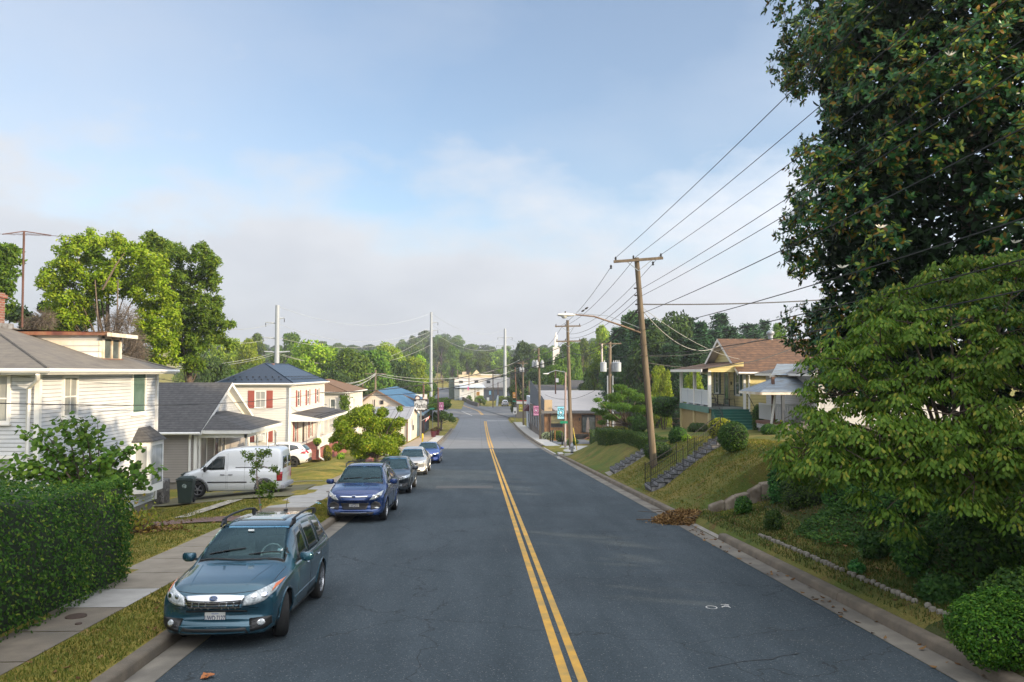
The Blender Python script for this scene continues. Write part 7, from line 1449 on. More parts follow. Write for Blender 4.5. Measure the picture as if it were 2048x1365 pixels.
# street lamp on a long curved arm
a=on_near(666); h=P(1146,632,pb.y); L_=thing('street_lamp','white street lamp on a long curved arm reaching over the road from the near pole','street lamp',a)
arm=[a+Vector((-.1,-.05,0)),a.lerp(h,.35)+Vector((0,-.03,.10)),a.lerp(h,.7)+Vector((0,-.03,.20)),h+Vector((0,0,.06))]; MB().tube(arm,[.045,.04,.035,.03],8).build('arm',mat('rusty lamp arm',(.26,.19,.13),(.16,.10,.06),5,.7),L_,world=True,smooth=True)
b2=on_near(650); MB().tube([b2+Vector((-.1,-.05,-.15)),b2.lerp(h,.5)+Vector((0,0,.2)),h+Vector((.25,0,.10))],.012,5).build('stay',M['galv'],L_,world=True)
MB().lathe([(.02,-.42),(.10,-.38),(.15,-.2),(.16,0),(.12,.22),(.05,.36),(.04,.42)],h+Vector((-.30,0,.04)),14,Matrix.Rotation(R(90),3,'Y')@Matrix.Diagonal((.55,1,1))).build('lamp_head',M['white'],L_,world=True,smooth=True)
MB().lathe([(.14,.02),(.14,-.04),(.09,-.11),(.02,-.13)],h+Vector((-.40,0,.0)),14).build('lens',mat('cloudy lamp glass',(.5,.52,.5),None,rough=.15,coat=1),L_,world=True,smooth=True); MB().lathe([(.03,0),(.03,.08),(.01,.09)],h+Vector((-.35,0,.12)),8).build('photocell',M['black'],L_,world=True)
# second pole, with its slim steel companion carrying a lamp
b=G(1142,900,60,80); t2=P(1135,641,b.y); p2=pole('tall timber pole with two crossarms behind the fire hydrant',b,t2,.19,.13,arms=((P(1135,653,b.y).z,2.3,.02,0),(P(1135,683,b.y).z,2.2,.02,0)))
s0=G(1131,896,60,90); s0.y+=.3; s1=P(1131,745,s0.y); sp2=thing('lamp_post','slim pinkish steel lamp post with a pale arm close beside the timber pole','street lamp',s0); pk=mat('pinkish steel post',(.36,.27,.24),(.28,.2,.18),2,.6)
MB().tube([s0-Vector((0,0,.3)),s1],[.11,.08],8).build('post',pk,sp2,world=True); e=P(1092,748,s0.y); MB().tube([s1,s1.lerp(e,.5)+Vector((0,0,.25)),e],.035,6).build('arm',M['galv'],sp2,world=True); MB().lathe([(.03,-.3),(.1,-.2),(.12,.1),(.04,.3)],e,10,Matrix.Rotation(R(90),3,'Y')@Matrix.Diagonal((.5,1,1))).build('lamp_head',M['white'],sp2,world=True)
def can(parent,p,r,h): 
    MB().lathe([(r*.9,-h/2),(r,-h/2+.03),(r,h/2-.05),(r*1.05,h/2-.04),(r*1.05,h/2),(r*.8,h/2+.05),(.02,h/2+.07)],p,14).lathe([(.04,h/2),(.06,h/2+.12),(.03,h/2+.28)],Vector(p)+Vector((r*.3,0,0)),8).lathe([(.04,h/2),(.06,h/2+.12),(.03,h/2+.28)],Vector(p)-Vector((r*.3,0,0)),8).build('transformer',M['trafo'],parent,world=True,smooth=True)
# third pole: three transformers
b=G(1081,879,85,110); t3=P(1077,696,b.y); p3=pole('timber pole with three small grey transformers beside the restaurant corner',b,t3,.17,.12)
for px in (1067.5,1073.5,1084.5): q=P(px,730,b.y-.2 if px!=1073.5 else b.y-.5); can(p3,q,.22,.62)
MB().tube([P(1077,701,b.y),P(1066,700,b.y)],.03,5).tube([P(1077,701,b.y),P(1088,698,b.y)],.03,5).build('bracket',M['wood'],p3,world=True)
b4=G(1047,851,110,150); t4=P(1045.5,722,b4.y); p4=pole('farther timber pole with a pair of transformers behind the yellow banner',b4,t4,.17,.12,arms=((P(1045,727,b4.y).z,1.8,.0,0),))
for px in (1041,1046): can(p4,P(px,741,b4.y-.3),.22,.62)
b5=G(1034,836,130,190); t5=P(1030,735,b5.y); p5=pole('thin dark pole carrying the orange banner near the white SUV',b5,t5,.15,.11,mt='wood2')
# big transformer pole behind the restaurant hedge
Y=84; b=P(1220,870,Y); b.z=g(b.x,Y); t=P(1220,684,Y); pg=pole('greenish pole with three large grey transformers above the small spreading tree',b,t,.2,.15,arms=((P(1219,688,Y).z,2.4,.02,0),))
for px,dy in ((1207,-.3),(1229,.25),(1236,-.25)): can(pg,P(px,735,Y+dy),.34,.95)
MB().bar(P(1207,738,Y),P(1236,738,Y),.06,.08).build('bracket',M['galv'],pg,world=True); MB().tube([P(1203.5,688,Y-.3),P(1204,724,Y-.3)],.10,6).build('cutout',mat('white insulator',(.6,.55,.52),(.3,.2,.16),10,.5),pg,world=True)
for px in (1215,1225.5): a=P(px,752,Y-.2); MB().tube([a,(a.x,a.y,b.z)],.07,6).build('conduit',M['galv'],pg,world=True)
# other background poles
for (px,yt,Y,ro,lab,arm) in ((1111,740,120,.1,'thin brown pole with a small white box between the trees behind the restaurant',0),(1058,762,150,.09,'thin pale pole above the white shop',0),(950,775,235,.13,'distant timber pole with a crossarm at the junction island',1),(986,740,215,.14,'pale timber pole with a wide crossarm by the stone kerb island',1),(938,745,260,.13,'dark distant pole in front of the long white building',0),(915,740,300,.12,'far pole left of the long white building',0),(898,741,330,.13,'far pole with crossarm near the top of the road',1),(886,742,330,.12,'far pole with a traffic signal box at the roadside',0),(875,730,340,.12,'farthest pole with crossarm beside the tall steel pylon',1),(996,765,225,.12,'short dark red pole wrapped in a white sheet on the grass island',0)):
    t=P(px,yt,Y); b=Vector((t.x,Y,g(t.x,Y))); q=pole(lab,b,t,ro*1.2,ro,mt='wood2' if 'dark' in lab or 'brown' in lab or 'red' in lab else 'wood')
    if arm: z=t.z-.6; MB().bar((t.x-1.4,Y-.15,z),(t.x+1.4,Y-.15,z),.12,.14).build('crossarm',M['wood'],q,world=True)
    if '1111' in str(px): c=P(1114,761,Y); MB().bb(c.x-.2,c.x+.2,Y-.3,Y,c.z-.3,c.z+.3).build('box',M['white'],q,world=True)
    if px==996: MB().tube([(b.x-.3,Y-.15,b.z+.1),(b.x-.15,Y-.15,b.z+2),(b.x,Y-.15,b.z+3.2)],[.35,.3,.08],8).build('sheet',mat('pale sheet',(.5,.56,.6),None),q,world=True)
Yl=130; t=P(751,740,Yl); q=pole('grey pole with crowded wires rising behind the cream gabled shop',(t.x,Yl,g(t.x,Yl)),t,.2,.15,arms=((P(751,748,Yl).z,3.4,.0,0),))
t=P(725,768,125); pole('short dark pole left of the cream gable peak',(t.x,125,g(t.x,125)),t,.13,.12,mt='wood2')
t=P(847,767,112); pole('brown pole standing just behind the hanging shop sign',(t.x,112,g(t.x,112)),t,.15,.13,mt='wood2')
# steel transmission monopoles
def mono(px,yt,Y,r0,r1,label,arms,base=None):
    t=P(px,yt,Y); b=Vector((t.x+(0),Y,g(t.x,Y) if base is None else base)); T=thing('transmission_tower',label,'pylon',b,0,'tall steel transmission poles'); MB().tube([b-Vector((0,0,1)),b,t],[r0,r0,r1],14).build('pole',M['galv'],T,world=True,smooth=True); res=[]
    for (py,sides,ln) in arms:
        z=P(px,py,Y).z; k=(z-b.z)/(t.z-b.z); c=b.lerp(t,k)
        for s_ in sides:
            e=c+Vector((s_*ln,0,.15)); o=MB().tube([c,e],[.17,.09],6).build('arm',M['trafo'],T,world=True)
            mb=MB(); 
            for q in range(5): mb.lathe([(.03,-.06),(.1,0),(.03,.06)],e+Vector((0,0,-.15-q*.13)),6)
            mb.build('insulator',M['blackm'],o,world=True); res.append(e+Vector((0,0,-.8)))
    return t,res
mA=mono(555,611,140,.52,.36,'nearest and thickest pale steel transmission pole above the dark blue roof',((647,(-1,),2.0),(677,(-1,),2.4),(705,(-1,1),2.2),(638,(1,),1.2)))
mB=mono(862.5,625,180,.42,.26,'slim pale steel transmission pole left of the road bend',((646,(1,),1.5),(662,(1,-1),1.5)))
mC=mono(1010,658,245,.62,.36,'far pale steel transmission pole with two pairs of arms right of the road',((676,(-1,1),2.2),(692,(-1,1),2.6)))
k=0
def wl(*a,**kw):
    wire(*a,**kw)
for i,(pa,pbx) in enumerate(((P(420,655,90),P(548,646,140)),(P(420,682,90),P(546,675,140)),(P(300,735,80),P(548,706,140)),(P(300,739,80),P(548,710,140)),)):
    wire(['pale high voltage line running left from the top arm of the thick steel pole','pale high voltage line running left from the second arm of the thick steel pole','upper of the paired low lines running left of the thick steel pole','lower of the paired low lines running left of the thick steel pole'][i],pa,pbx,.6,.03,'wirel',name='transmission_line')
for i,(y1,y2,s_) in enumerate(((613,627,3.0),(648,655,3.2),(676,663,2.6),(706,668,4.2),(709,690,3.2))):
    wire(['topmost thin line between the thick and the slim steel poles','upper line between the thick and the slim steel poles','middle line between the thick and the slim steel poles','low sagging line between the thick and the slim steel poles','lowest sagging line between the thick and the slim steel poles'][i],P(556,y1,140),P(862,y2,180),s_,.028,'wirel' if i>1 else 'trafo',name='transmission_line')
for i,(y1,y2) in enumerate(((628,661),(650,677),(664,693))): wire(['top line between the slim and the far steel poles','middle line between the slim and the far steel poles','bottom line between the slim and the far steel poles'][i],P(864,y1,180),P(1006,y2,245),2.6,.03,'trafo',name='transmission_line')
for i,(y1,y2) in enumerate(((676,720),(692,738))): wire(['upper line running right from the far steel pole behind the trees','lower line running right from the far steel pole behind the trees'][i],P(1014,y1,245),P(1215,y2,230),2.0,.03,'trafo',name='transmission_line')
# distribution wires: from the pole behind the camera, over the bank, to the near pole, then on down the road
bk=Vector((8.6,-12,0)); zt=r_(-12)+1.0
tops=[P(1229,518,pb.y-.15),P(1272,514,pb.y-.15),P(1320,511,pb.y-.15)]
back=pole('timber pole behind the viewpoint that carries the near wires',(8.6,-12,g(8.6,-12)),(8.2,-12,11.6),.17,.12,arms=((11.2,2.3,0,0),))
for i,q in enumerate(tops): wire(['top left wire climbing from the near crossarm through the magnolia','middle wire climbing from the near crossarm through the magnolia','right wire climbing from the near crossarm through the magnolia'][i],q,(7.1+i*1.1,-12,11.3),.45,.010)
for i,(py,zb_,lb) in enumerate(((578,9.6,'wire leaving the near pole just below its crossarm towards the camera'),(592,9.1,'second wire below the crossarm of the near pole towards the camera'),(626,8.2,'thick service cable leaving the near pole at lamp height towards the camera'),(660,7.4,'telephone cable crossing in front of the dogwood and magnolia'),(690,6.9,'lowest thick cable crossing in front of the dogwood'),(712,6.5,'lowest thin cable crossing in front of the dogwood leaves'))):
    wire(lb,on_near(py)+Vector((.1,0,0)),(8.3,-12,zb_+(.4 if i<3 else -.6)),.5,.013 if i>1 else .010)
wire('heavy black cable running level to the right behind the magnolia',on_near(609)+Vector((.1,0,0)),P(1700,596,42),.12,.03)
wire('drop cable from the near pole to the yellow bungalow gable',on_near(617),P(1441,690,50.2),1.0,.02,'wirel'); wire('second drop cable from the near pole to the far side of the bungalow roof',on_near(617)+Vector((0,0,.1)),P(1500,722,50),.5,.014,'wirel')
sec=[P(1122,653,b.y if False else 70.0),P(1135,652,70.0),P(1155,652,70)]
Y2=p2.location.y
for i,(q,px,py) in enumerate(((tops[0],1112,655),(tops[1],1124,654),(tops[2],1158,653))): wire(['left wire from the near crossarm down to the second pole','middle wire from the near crossarm down to the second pole','right wire from the near crossarm down to the second pole'][i],(P(1222,534,pb.y-.15) if i==0 else q),P(px,py,Y2-.15),.55,.012)
for i,(py,qx,qy,sg) in enumerate(((580,1135,668,.6),(594,1135,676,.6),(612,1135,690,1.1),(613,1135,697,1.3),(628,1135,705,.8))): wire(['upper line from the near pole shaft to the second pole','second line from the near pole shaft to the second pole','sagging telephone cable between the near and second poles','lower sagging telephone cable between the near and second poles','lowest line between the near and second poles'][i],on_near(py),P(qx,qy,Y2),sg,.013 if i<2 else .02)
Y3=p3.location.y
for i,(y1,x2_,y2,sg) in enumerate(((655,1066,699,.8),(656,1088,697,.8),(684,1077,712,.9),(690,1077,722,1.1))): wire(['left line from the second pole to the three transformer pole','right line from the second pole to the three transformer pole','upper cable from the second pole to the three transformer pole','lower cable from the second pole to the three transformer pole'][i],P(1135+(-12 if i==0 else 12 if i==1 else 0),y1,Y2),P(x2_,y2,Y3),sg,.014)
for i,(y1,y2) in enumerate(((700,727),(713,735),(722,748))): wire(['top line between the third and fourth poles','middle line between the third and fourth poles','bottom cable between the third and fourth poles'][i],P(1077,y1,Y3),P(1045,y2,b4.y),.8,.02)
for i,(y1,y2,px) in enumerate(((727,742,986),(735,750,950),(748,752,915))): wire(['top far line running on from the fourth pole over the junction','middle far line running on from the fourth pole over the junction','bottom far line running on from the fourth pole over the junction'][i],P(1045,y1,b4.y),P(px,y2,[215,235,300][i]),1.5,.025)
# cables crossing to the left hand houses
wire('long black cable sweeping from the second pole across to the left hand houses',P(1133,690,Y2),P(640,786,57),1.0,.032); wire('black cable crossing in front of the grey cottage and the white house',P(640,786,57),P(-40,806,19.5),.35,.014)
wire('thin cable crossing the upper windows of the shuttered house',P(1134,700,Y2),P(470,806,58.5),2.6,.012); wire('thin high cable crossing in front of the dark blue roof',P(751,752,130),P(300,755,60),1.6,.02,'wire'); wire('thin grey cable just under the eaves of the white house',P(-20,748,21.5),P(330,758,30),.1,.008)
for i,(y0_,y1_) in enumerate(((748,752),(746,757),(750,762),(748,768))): wire(['topmost of the pale cables fanning left of the grey pole','second of the pale cables fanning left of the grey pole','third of the pale cables fanning left of the grey pole','lowest of the pale cables fanning left of the grey pole'][i],P(752,y0_,130),P(640+i*8,y1_+8,100),.9,.035,'wirel')
for i,(y0_,y1_) in enumerate(((750,735),(747,720))): wire(['lower pale cable from the grey pole to the far steel pole','upper pale cable from the grey pole to the far steel pole'][i],P(752,y0_,130),P(1040,y1_,190),2.4,.035,'wirel')
wire('dark cable running from the cottage side over the blue roof to the steel pole',P(600,800,70),P(862,735,180),3.5,.03)
wire('cable from the transformer pole to the restaurant roof',P(1220,760,84),P(1090,790,98),1.2,.02); wire('cable from the transformer pole towards the near pole',P(1222,708,84),on_near(690),.5,.014); wire('lower cable from the transformer pole towards the near pole',P(1222,745,84),on_near(712),.8,.014)
wire('line from the near pole right towards the bungalow treeline',on_near(712),P(1600,640,44),.6,.016); wire('lower line from the near pole right towards the magnolia',on_near(725),P(1640,670,40),.8,.02)
wire('black cable crossing low over the far end of the road',P(1134,712,Y2),P(700,790,100),1.2,.035); wire('dark cable looping from the third pole over the far building',P(1077,735,Y3),P(751,750,130),1.6,.035); wire('another dark cable over the junction to the slim steel pole',P(1045,745,b4.y),P(862,742,180),1.5,.035)
# birds on the wire
bm_=mat('dark bird',(.03,.028,.025),None,rough=.8)
for i,(px,py) in enumerate(((1173,617),(1166,622))):
    p=P(px,py,44 if i==0 else 46); MB().lathe([(.01,-.12),(.05,-.05),(.055,.02),(.03,.09),(.01,.12)],p,8,Euler((0,R(60),0)).to_matrix()).build('bird',bm_,label=['small dark bird perched on the wire, the upper of two','small dark bird perched on the wire, the lower of two'][i],cat='bird',smooth=True)
# ------------------------------------------------------------ banners and signs
def banner(label,px0,px1,py0,py1,Y,col,poleT,txt=True,inkc=(.03,.03,.035)):
    a=P(px0,py0,Y); b=P(px1,py1,Y); w=b.x-a.x; h=a.z-b.z; t=thing('street_banner',label,'banner',((a.x+b.x)/2,Y,b.z)); cm=mat('banner cloth',col,tuple(q*.9 for q in col),2,.7); ink=mat('banner ink',inkc,None,rough=.7); wh=mat('banner white',(.75,.75,.75),None,rough=.7)
    MB().bb(-w/2,w/2,-.012,.012,0,h).build('cloth',cm,t); MB().bar((-w/2-.25,0,h),(w/2+.05,0,h),.03,.03).bar((-w/2-.25,0,0),(w/2+.05,0,0),.03,.03).build('bracket',M['blackm'],t)
    if txt:
        s_=h*.27
        for k,(tx,zz) in enumerate((('LYH',.76),('L S',.52),('YOU',.28))): letters(tx,s_,ink,'lettering',t,(0,-.016,h*zz),(1,0,0),(0,0,1),.002,sx=min(1.0,w/(s_*2.1))*(1 if k!=1 else 1.0),bold=.012*h)
        q=w*.17; zz=h*.52; i=MB(); n=14; pts=[(q*(1.05*math.sin(2*PI*j/n)**3),zz+q*(.82*math.cos(2*PI*j/n)-.32*math.cos(4*PI*j/n)-.12*math.cos(6*PI*j/n))) for j in range(n)]; i.prism(pts,-.024,-.013); i.build('heart',wh,t)
        MB().bb(-w*.36,w*.36,-.015,-.0125,h*.07,h*.10).build('small_print',wh,t)
    return t
banner('sky blue street banner on the pole beside the restaurant window',1115,1128,813.5,838.5,Y2-.2 if Y2>60 else 70,(.22,.60,.78),None)
banner('pink street banner on the pole at the restaurant corner',1067,1077.3,812,831.5,Y3-.3,(.80,.30,.46),None,inkc=(.16,.02,.07)); banner('yellow street banner on the pole beyond the restaurant',1038,1045,809.5,823.5,b4.y-.3,(.75,.66,.03),None,inkc=(.05,.06,.05)); banner('orange street banner on the thin dark pole near the far junction',1025.5,1031,785.5,796.5,b5.y-.3,(.72,.33,.03),None,inkc=(.1,.05,.03))
bl_=G(877,868,90,130); tl=P(876,776,bl_.y); lp=pole('brown steel pole carrying the pink banner on the left pavement',bl_,tl,.15,.11,mt='wood2'); banner('pink street banner on the brown pole above the left pavement',878.5,887,805,820.5,bl_.y-.2,(.80,.30,.46),None,inkc=(.16,.02,.07))
banner('tiny pink banner on the far pole before the white building',935,938,774,781,255,(.55,.12,.3),None,False); banner('tiny blue banner on the pale pole at the junction island',978,982,782,790,214,(.3,.6,.75),None,False)
# hanging shop sign on a post
Ys=100; a=P(829,801,Ys); b=P(854,820,Ys); w=b.x-a.x; h=a.z-b.z; t=thing('shop_sign','white scroll edged shop sign in a dark frame on a post over the left pavement','sign',((a.x+b.x)/2,Ys,b.z)); dk=mat('sign dark frame',(.02,.02,.022),None,rough=.5); wm_=mat('sign white face',(.42,.44,.45),(.38,.40,.41),3,.6)
MB().bb(-w/2-.06,w/2+.06,-.1,.1,-.12,h+.14).build('frame',dk,t,bevel=.02)
pts=[(-w/2,h*.12),(-w*.38,h*.12),(-w*.34,h*.0),(-w*.05,h*.03),(0,-h*.03),(w*.05,h*.03),(w*.34,0),(w*.38,h*.12),(w/2,h*.12),(w/2,h*.88),(w*.38,h*.88),(w*.34,h),(w*.05,h*.97),(0,h*1.03),(-w*.05,h*.97),(-w*.34,h),(-w*.38,h*.88),(-w/2,h*.88)]
MB().prism(pts,-.13,-.101).build('face',wm_,t); ink=mat('sign ink',(.03,.03,.03),None,rough=.6); letters('Dahlia',h*.66,ink,'lettering',t,(0,-.137,h*.40),(1,0,0),(0,0,1),.003,sx=.82,shear=.2,bold=.01); letters('The',h*.22,ink,'lettering',t,(w*.02,-.137,h*.84),(1,0,0),(0,0,1),.003,bold=.006)
MB().lathe([(.34,-.08),(.34,.08)],(-w*.26,0,h+.28),16,Euler((R(90),0,0)).to_matrix()).build('top_roundel',dk,t); MB().lathe([(.24,-.09),(.24,.09)],(-w*.26,0,h+.24),16,Euler((R(90),0,0)).to_matrix()).lathe([(.26,-.09),(.26,.09)],(w*.36,0,h+.22),16,Euler((R(90),0,0)).to_matrix()).build('roundel_face',mat('pink white roundel',(.55,.36,.33),(.6,.55,.5),8,.6,obj=True),t)
q=G(842,874,88,125); MB().bb(-.1,.1,0,.2,g(q.x,Ys)-b.z,-.1).build('post',mat('grey sign post',(.14,.14,.14),None,rough=.6),t)
t=thing('flag','small red and white flag angled from the blue grey shop','flag',P(848,838,104)); a=P(843,842,104); b=P(858,834,104); MB().tube([a,b],.03,5).build('flagpole',M['white'],t,world=True); fl=MB(); 
for k in range(5): u0,u1=k/5,(k+1)/5; p0=P(852+u0*8,837-u0*5,104); p1=P(852+u1*8,837-u1*5,104); fl.quad(p0,p1,p1+Vector((-.10,.02*k,-.5+.2*u1)),p0+Vector((-.10,.02*k,-.5+.2*u0)),m=k%2)
fl.build('cloth',[mat('flag red',(.55,.05,.05),None),mat('flag white',(.7,.66,.64),None)],t,world=True)
# yellow pipeline marker, planters
q=G(845,888,75,110); q.x=-5.35; t=thing('marker_post','yellow topped white marker post beside the silver car','post',(P(845,888,70).x,70,g(-7,70))); MB().lathe([(.06,0),(.06,.75)],n=10).build('post',M['white'],t); MB().lathe([(.075,.75),(.075,1.45),(.05,1.5)],n=10).build('cap',mat('marker yellow',(.75,.5,.02),None,rough=.5),t)
pm=mat('maroon glazed planter',(.16,.03,.045),(.12,.025,.035),3,.4)
for i,(px,py) in enumerate(((867,875),(874,871))):
    q=G(px,py,85,118); t=thing('planter',['nearer maroon planter on the left pavement by the brown pole','farther maroon planter on the left pavement by the brown pole'][i],'planter',q); MB().lathe([(.26,0),(.40,.75),(.42,.78),(.36,.78)],n=14).build('pot',pm,t,smooth=True); link('foliage',skin([(0,0,.92,.38,.38,.22)],420,.13,leafmat('reddish planter leaf',[(0,(.16,.07,.03)),(1,(.10,.13,.03))]),40+i),t)
# hydrant
q=G(1144,908,60,72); t=thing('fire_hydrant','silver fire hydrant on the grass below the second pole','hydrant',q); hm=mat('silver hydrant paint',(.34,.36,.38),(.27,.28,.3),6,.5,metal=.2)
MB().lathe([(.17,0),(.17,.05),(.11,.07),(.11,.14)],n=12).build('base',M['black'],t); MB().lathe([(.11,.14),(.115,.5),(.16,.53),(.16,.58),(.13,.62),(.11,.72),(.05,.78),(.035,.78),(.035,.84),(.01,.85)],n=14).build('barrel',hm,t,smooth=True)
for a_,e_ in (((-.2,0,.42),(.2,0,.42)),((0,-.2,.38),(0,0,.38))): MB().tube([a_,e_],.06,8).build('outlet',hm,t)
MB().bb(q.x-.6,q.x+.7,q.y-.5,q.y-.3,q.z-.1,q.z+.06).build('concrete_strip',M['concrete_new'],kind='structure')
# guy wire guard, bollards and rails by the restaurant drive
t=thing('guy_guard','slanted yellow plastic guard on the guy wire near the hydrant','guy wire',P(1153,905,68)); MB().tube([P(1154,901,68),P(1146,856,68)],.035,6).build('guard',mat('yellow guard',(.55,.42,.04),None,rough=.5),t,world=True); MB().tube([P(1146,856,68),P(1135,700,68)],.012,4).build('stay_wire',M['wire'],t,world=True)
for i,px in enumerate((1101,1105,1124.5)):
    q=G(px,884 if px<1120 else 891,75,105); t=thing('bollard',['black post farthest left at the restaurant drive','second black post at the restaurant drive','black post nearest the timber pole at the restaurant drive'][i],'bollard',q); MB().lathe([(.07,0),(.07,1.25),(.03,1.3)],n=8).build('post',M['black'],t)
q=G(1110,882,75,105); t=thing('orange_post','rusty orange post with a base plate at the restaurant drive','post',q); MB().lathe([(.08,0),(.08,1.2)],n=8).lathe([(.3,0),(.3,.05),(.05,.06)],n=10).build('post',mat('orange rust',(.30,.13,.03),None,rough=.7),t)
# handrails outside the white shop
a=G(1061,862,100,135); t=thing('shop_handrail','black handrails at the steps outside the white shop','handrail',a); mb=MB()
for yy in (0,3.5): mb.tube([(7.9,a.y+yy,r_(a.y+yy)),(7.9,a.y+yy,r_(a.y+yy)+1.2)],.03,5)
mb.tube([(7.9,a.y,r_(a.y)+1.2),(7.9,a.y+3.5,r_(a.y)+1.2)],.03,5).tube([(7.9,a.y,r_(a.y)+.6),(7.9,a.y+3.5,r_(a.y)+.6)],.03,5); mb.build('rail',M['blackm'],t,world=True)
# signals and road signs at the far junction
sy=mat('signal yellow',(.60,.30,.02),None,rough=.5)
for i,(px,py,Y) in enumerate(((954.5,788,235),(957.5,788,236),(918.5,787,262),(922.5,788,263),(884,764,328))):
    p=P(px,py,Y); t=thing('traffic_signal',['yellow traffic signal, left of the pair over the grass island','yellow traffic signal, right of the pair over the grass island','yellow traffic signal, left of the pair before the grey gable','yellow traffic signal, right of the pair before the grey gable','yellow traffic signal high on the far left roadside'][i],'traffic signal',p); MB().bb(-.25,.25,-.2,.2,-.55,.55).build('housing',sy,t)
    for z in (-.35,0,.35): MB().lathe([(.14,0),(.14,.1)],(0,-.2,z),10,Euler((R(90),0,0)).to_matrix()).build('lens',M['black'],t)
    MB().tube([(0,0,.55),(0,0,1.6)],.04,5).build('hanger',M['blackm'],t)
    MB().tube([(0,0,-.55),(0,0,g(p.x,p.y)-p.z)],.05,5).build('post',M['blackm'],t)
for i,(px,py,yb,Y,w,h) in enumerate(((1030,822,835,150,.62,1.25),(976,799,810,228,.7,1.0),)):
    p=P(px,py,Y); t=thing('road_sign',['white road sign with a black arrow near the yellow banner','small white road sign seen from behind on the grass island'][i],'sign',p); MB().bb(-w/2,w/2,-.02,.02,-h/2,h/2).build('panel',M['white'],t); MB().tube([(0,.05,h/2),(0,.05,g(p.x,Y)-p.z)],.035,5).build('post',M['galv'],t)
    if i==0: MB().prism([(-.12,-.45),(.12,-.45),(.12,-.2),(.2,-.2),(0,0),(-.2,-.2),(-.12,-.2)],-.03,-.021).build('arrow',M['black'],t)
gs_=mat('street name green',(.01,.22,.12),None,rough=.5)
for i,(px,py,Y) in enumerate(((1128,845,72),(864,818,112),(1029,803,150))):
    p=P(px,py,Y); t=thing('street_name_sign',['green street name sign on the post beside the blue banner','green street name sign over the left pavement tree','green street name sign under the orange banner'][i],'sign',p); MB().bb(-.35,.35,-.02,.02,-.11,.11).build('blade',gs_,t); MB().tube([(.1,.04,.12),(.1,.04,g(p.x,Y)-p.z)],.03,5).build('post',M['galv'],t)
# island wall and kerb
a=G(926,806,200,330); mb=MB(); pts=[P(926,806,256),P(940,812,236),P(957,817,222)]
for q in pts: q.z=g(q.x,q.y)
t=thing('stone_wall','low dark stone wall edging the grass island at the far bend','wall',pts[1]); 
for p,q in zip(pts[:-1],pts[1:]): MB().bar(p+Vector((0,0,.45)),q+Vector((0,0,.45)),.5,1.2).build('wall_run',mat('dark stone',(.13,.115,.10),(.09,.08,.07),3,.9),t,world=True)
MB().bar(P(957,815,222),P(985,815,222),.12,.3).build('guard_rail',M['galv'],label='short pale guard rail at the end of the grass island',cat='guard rail')
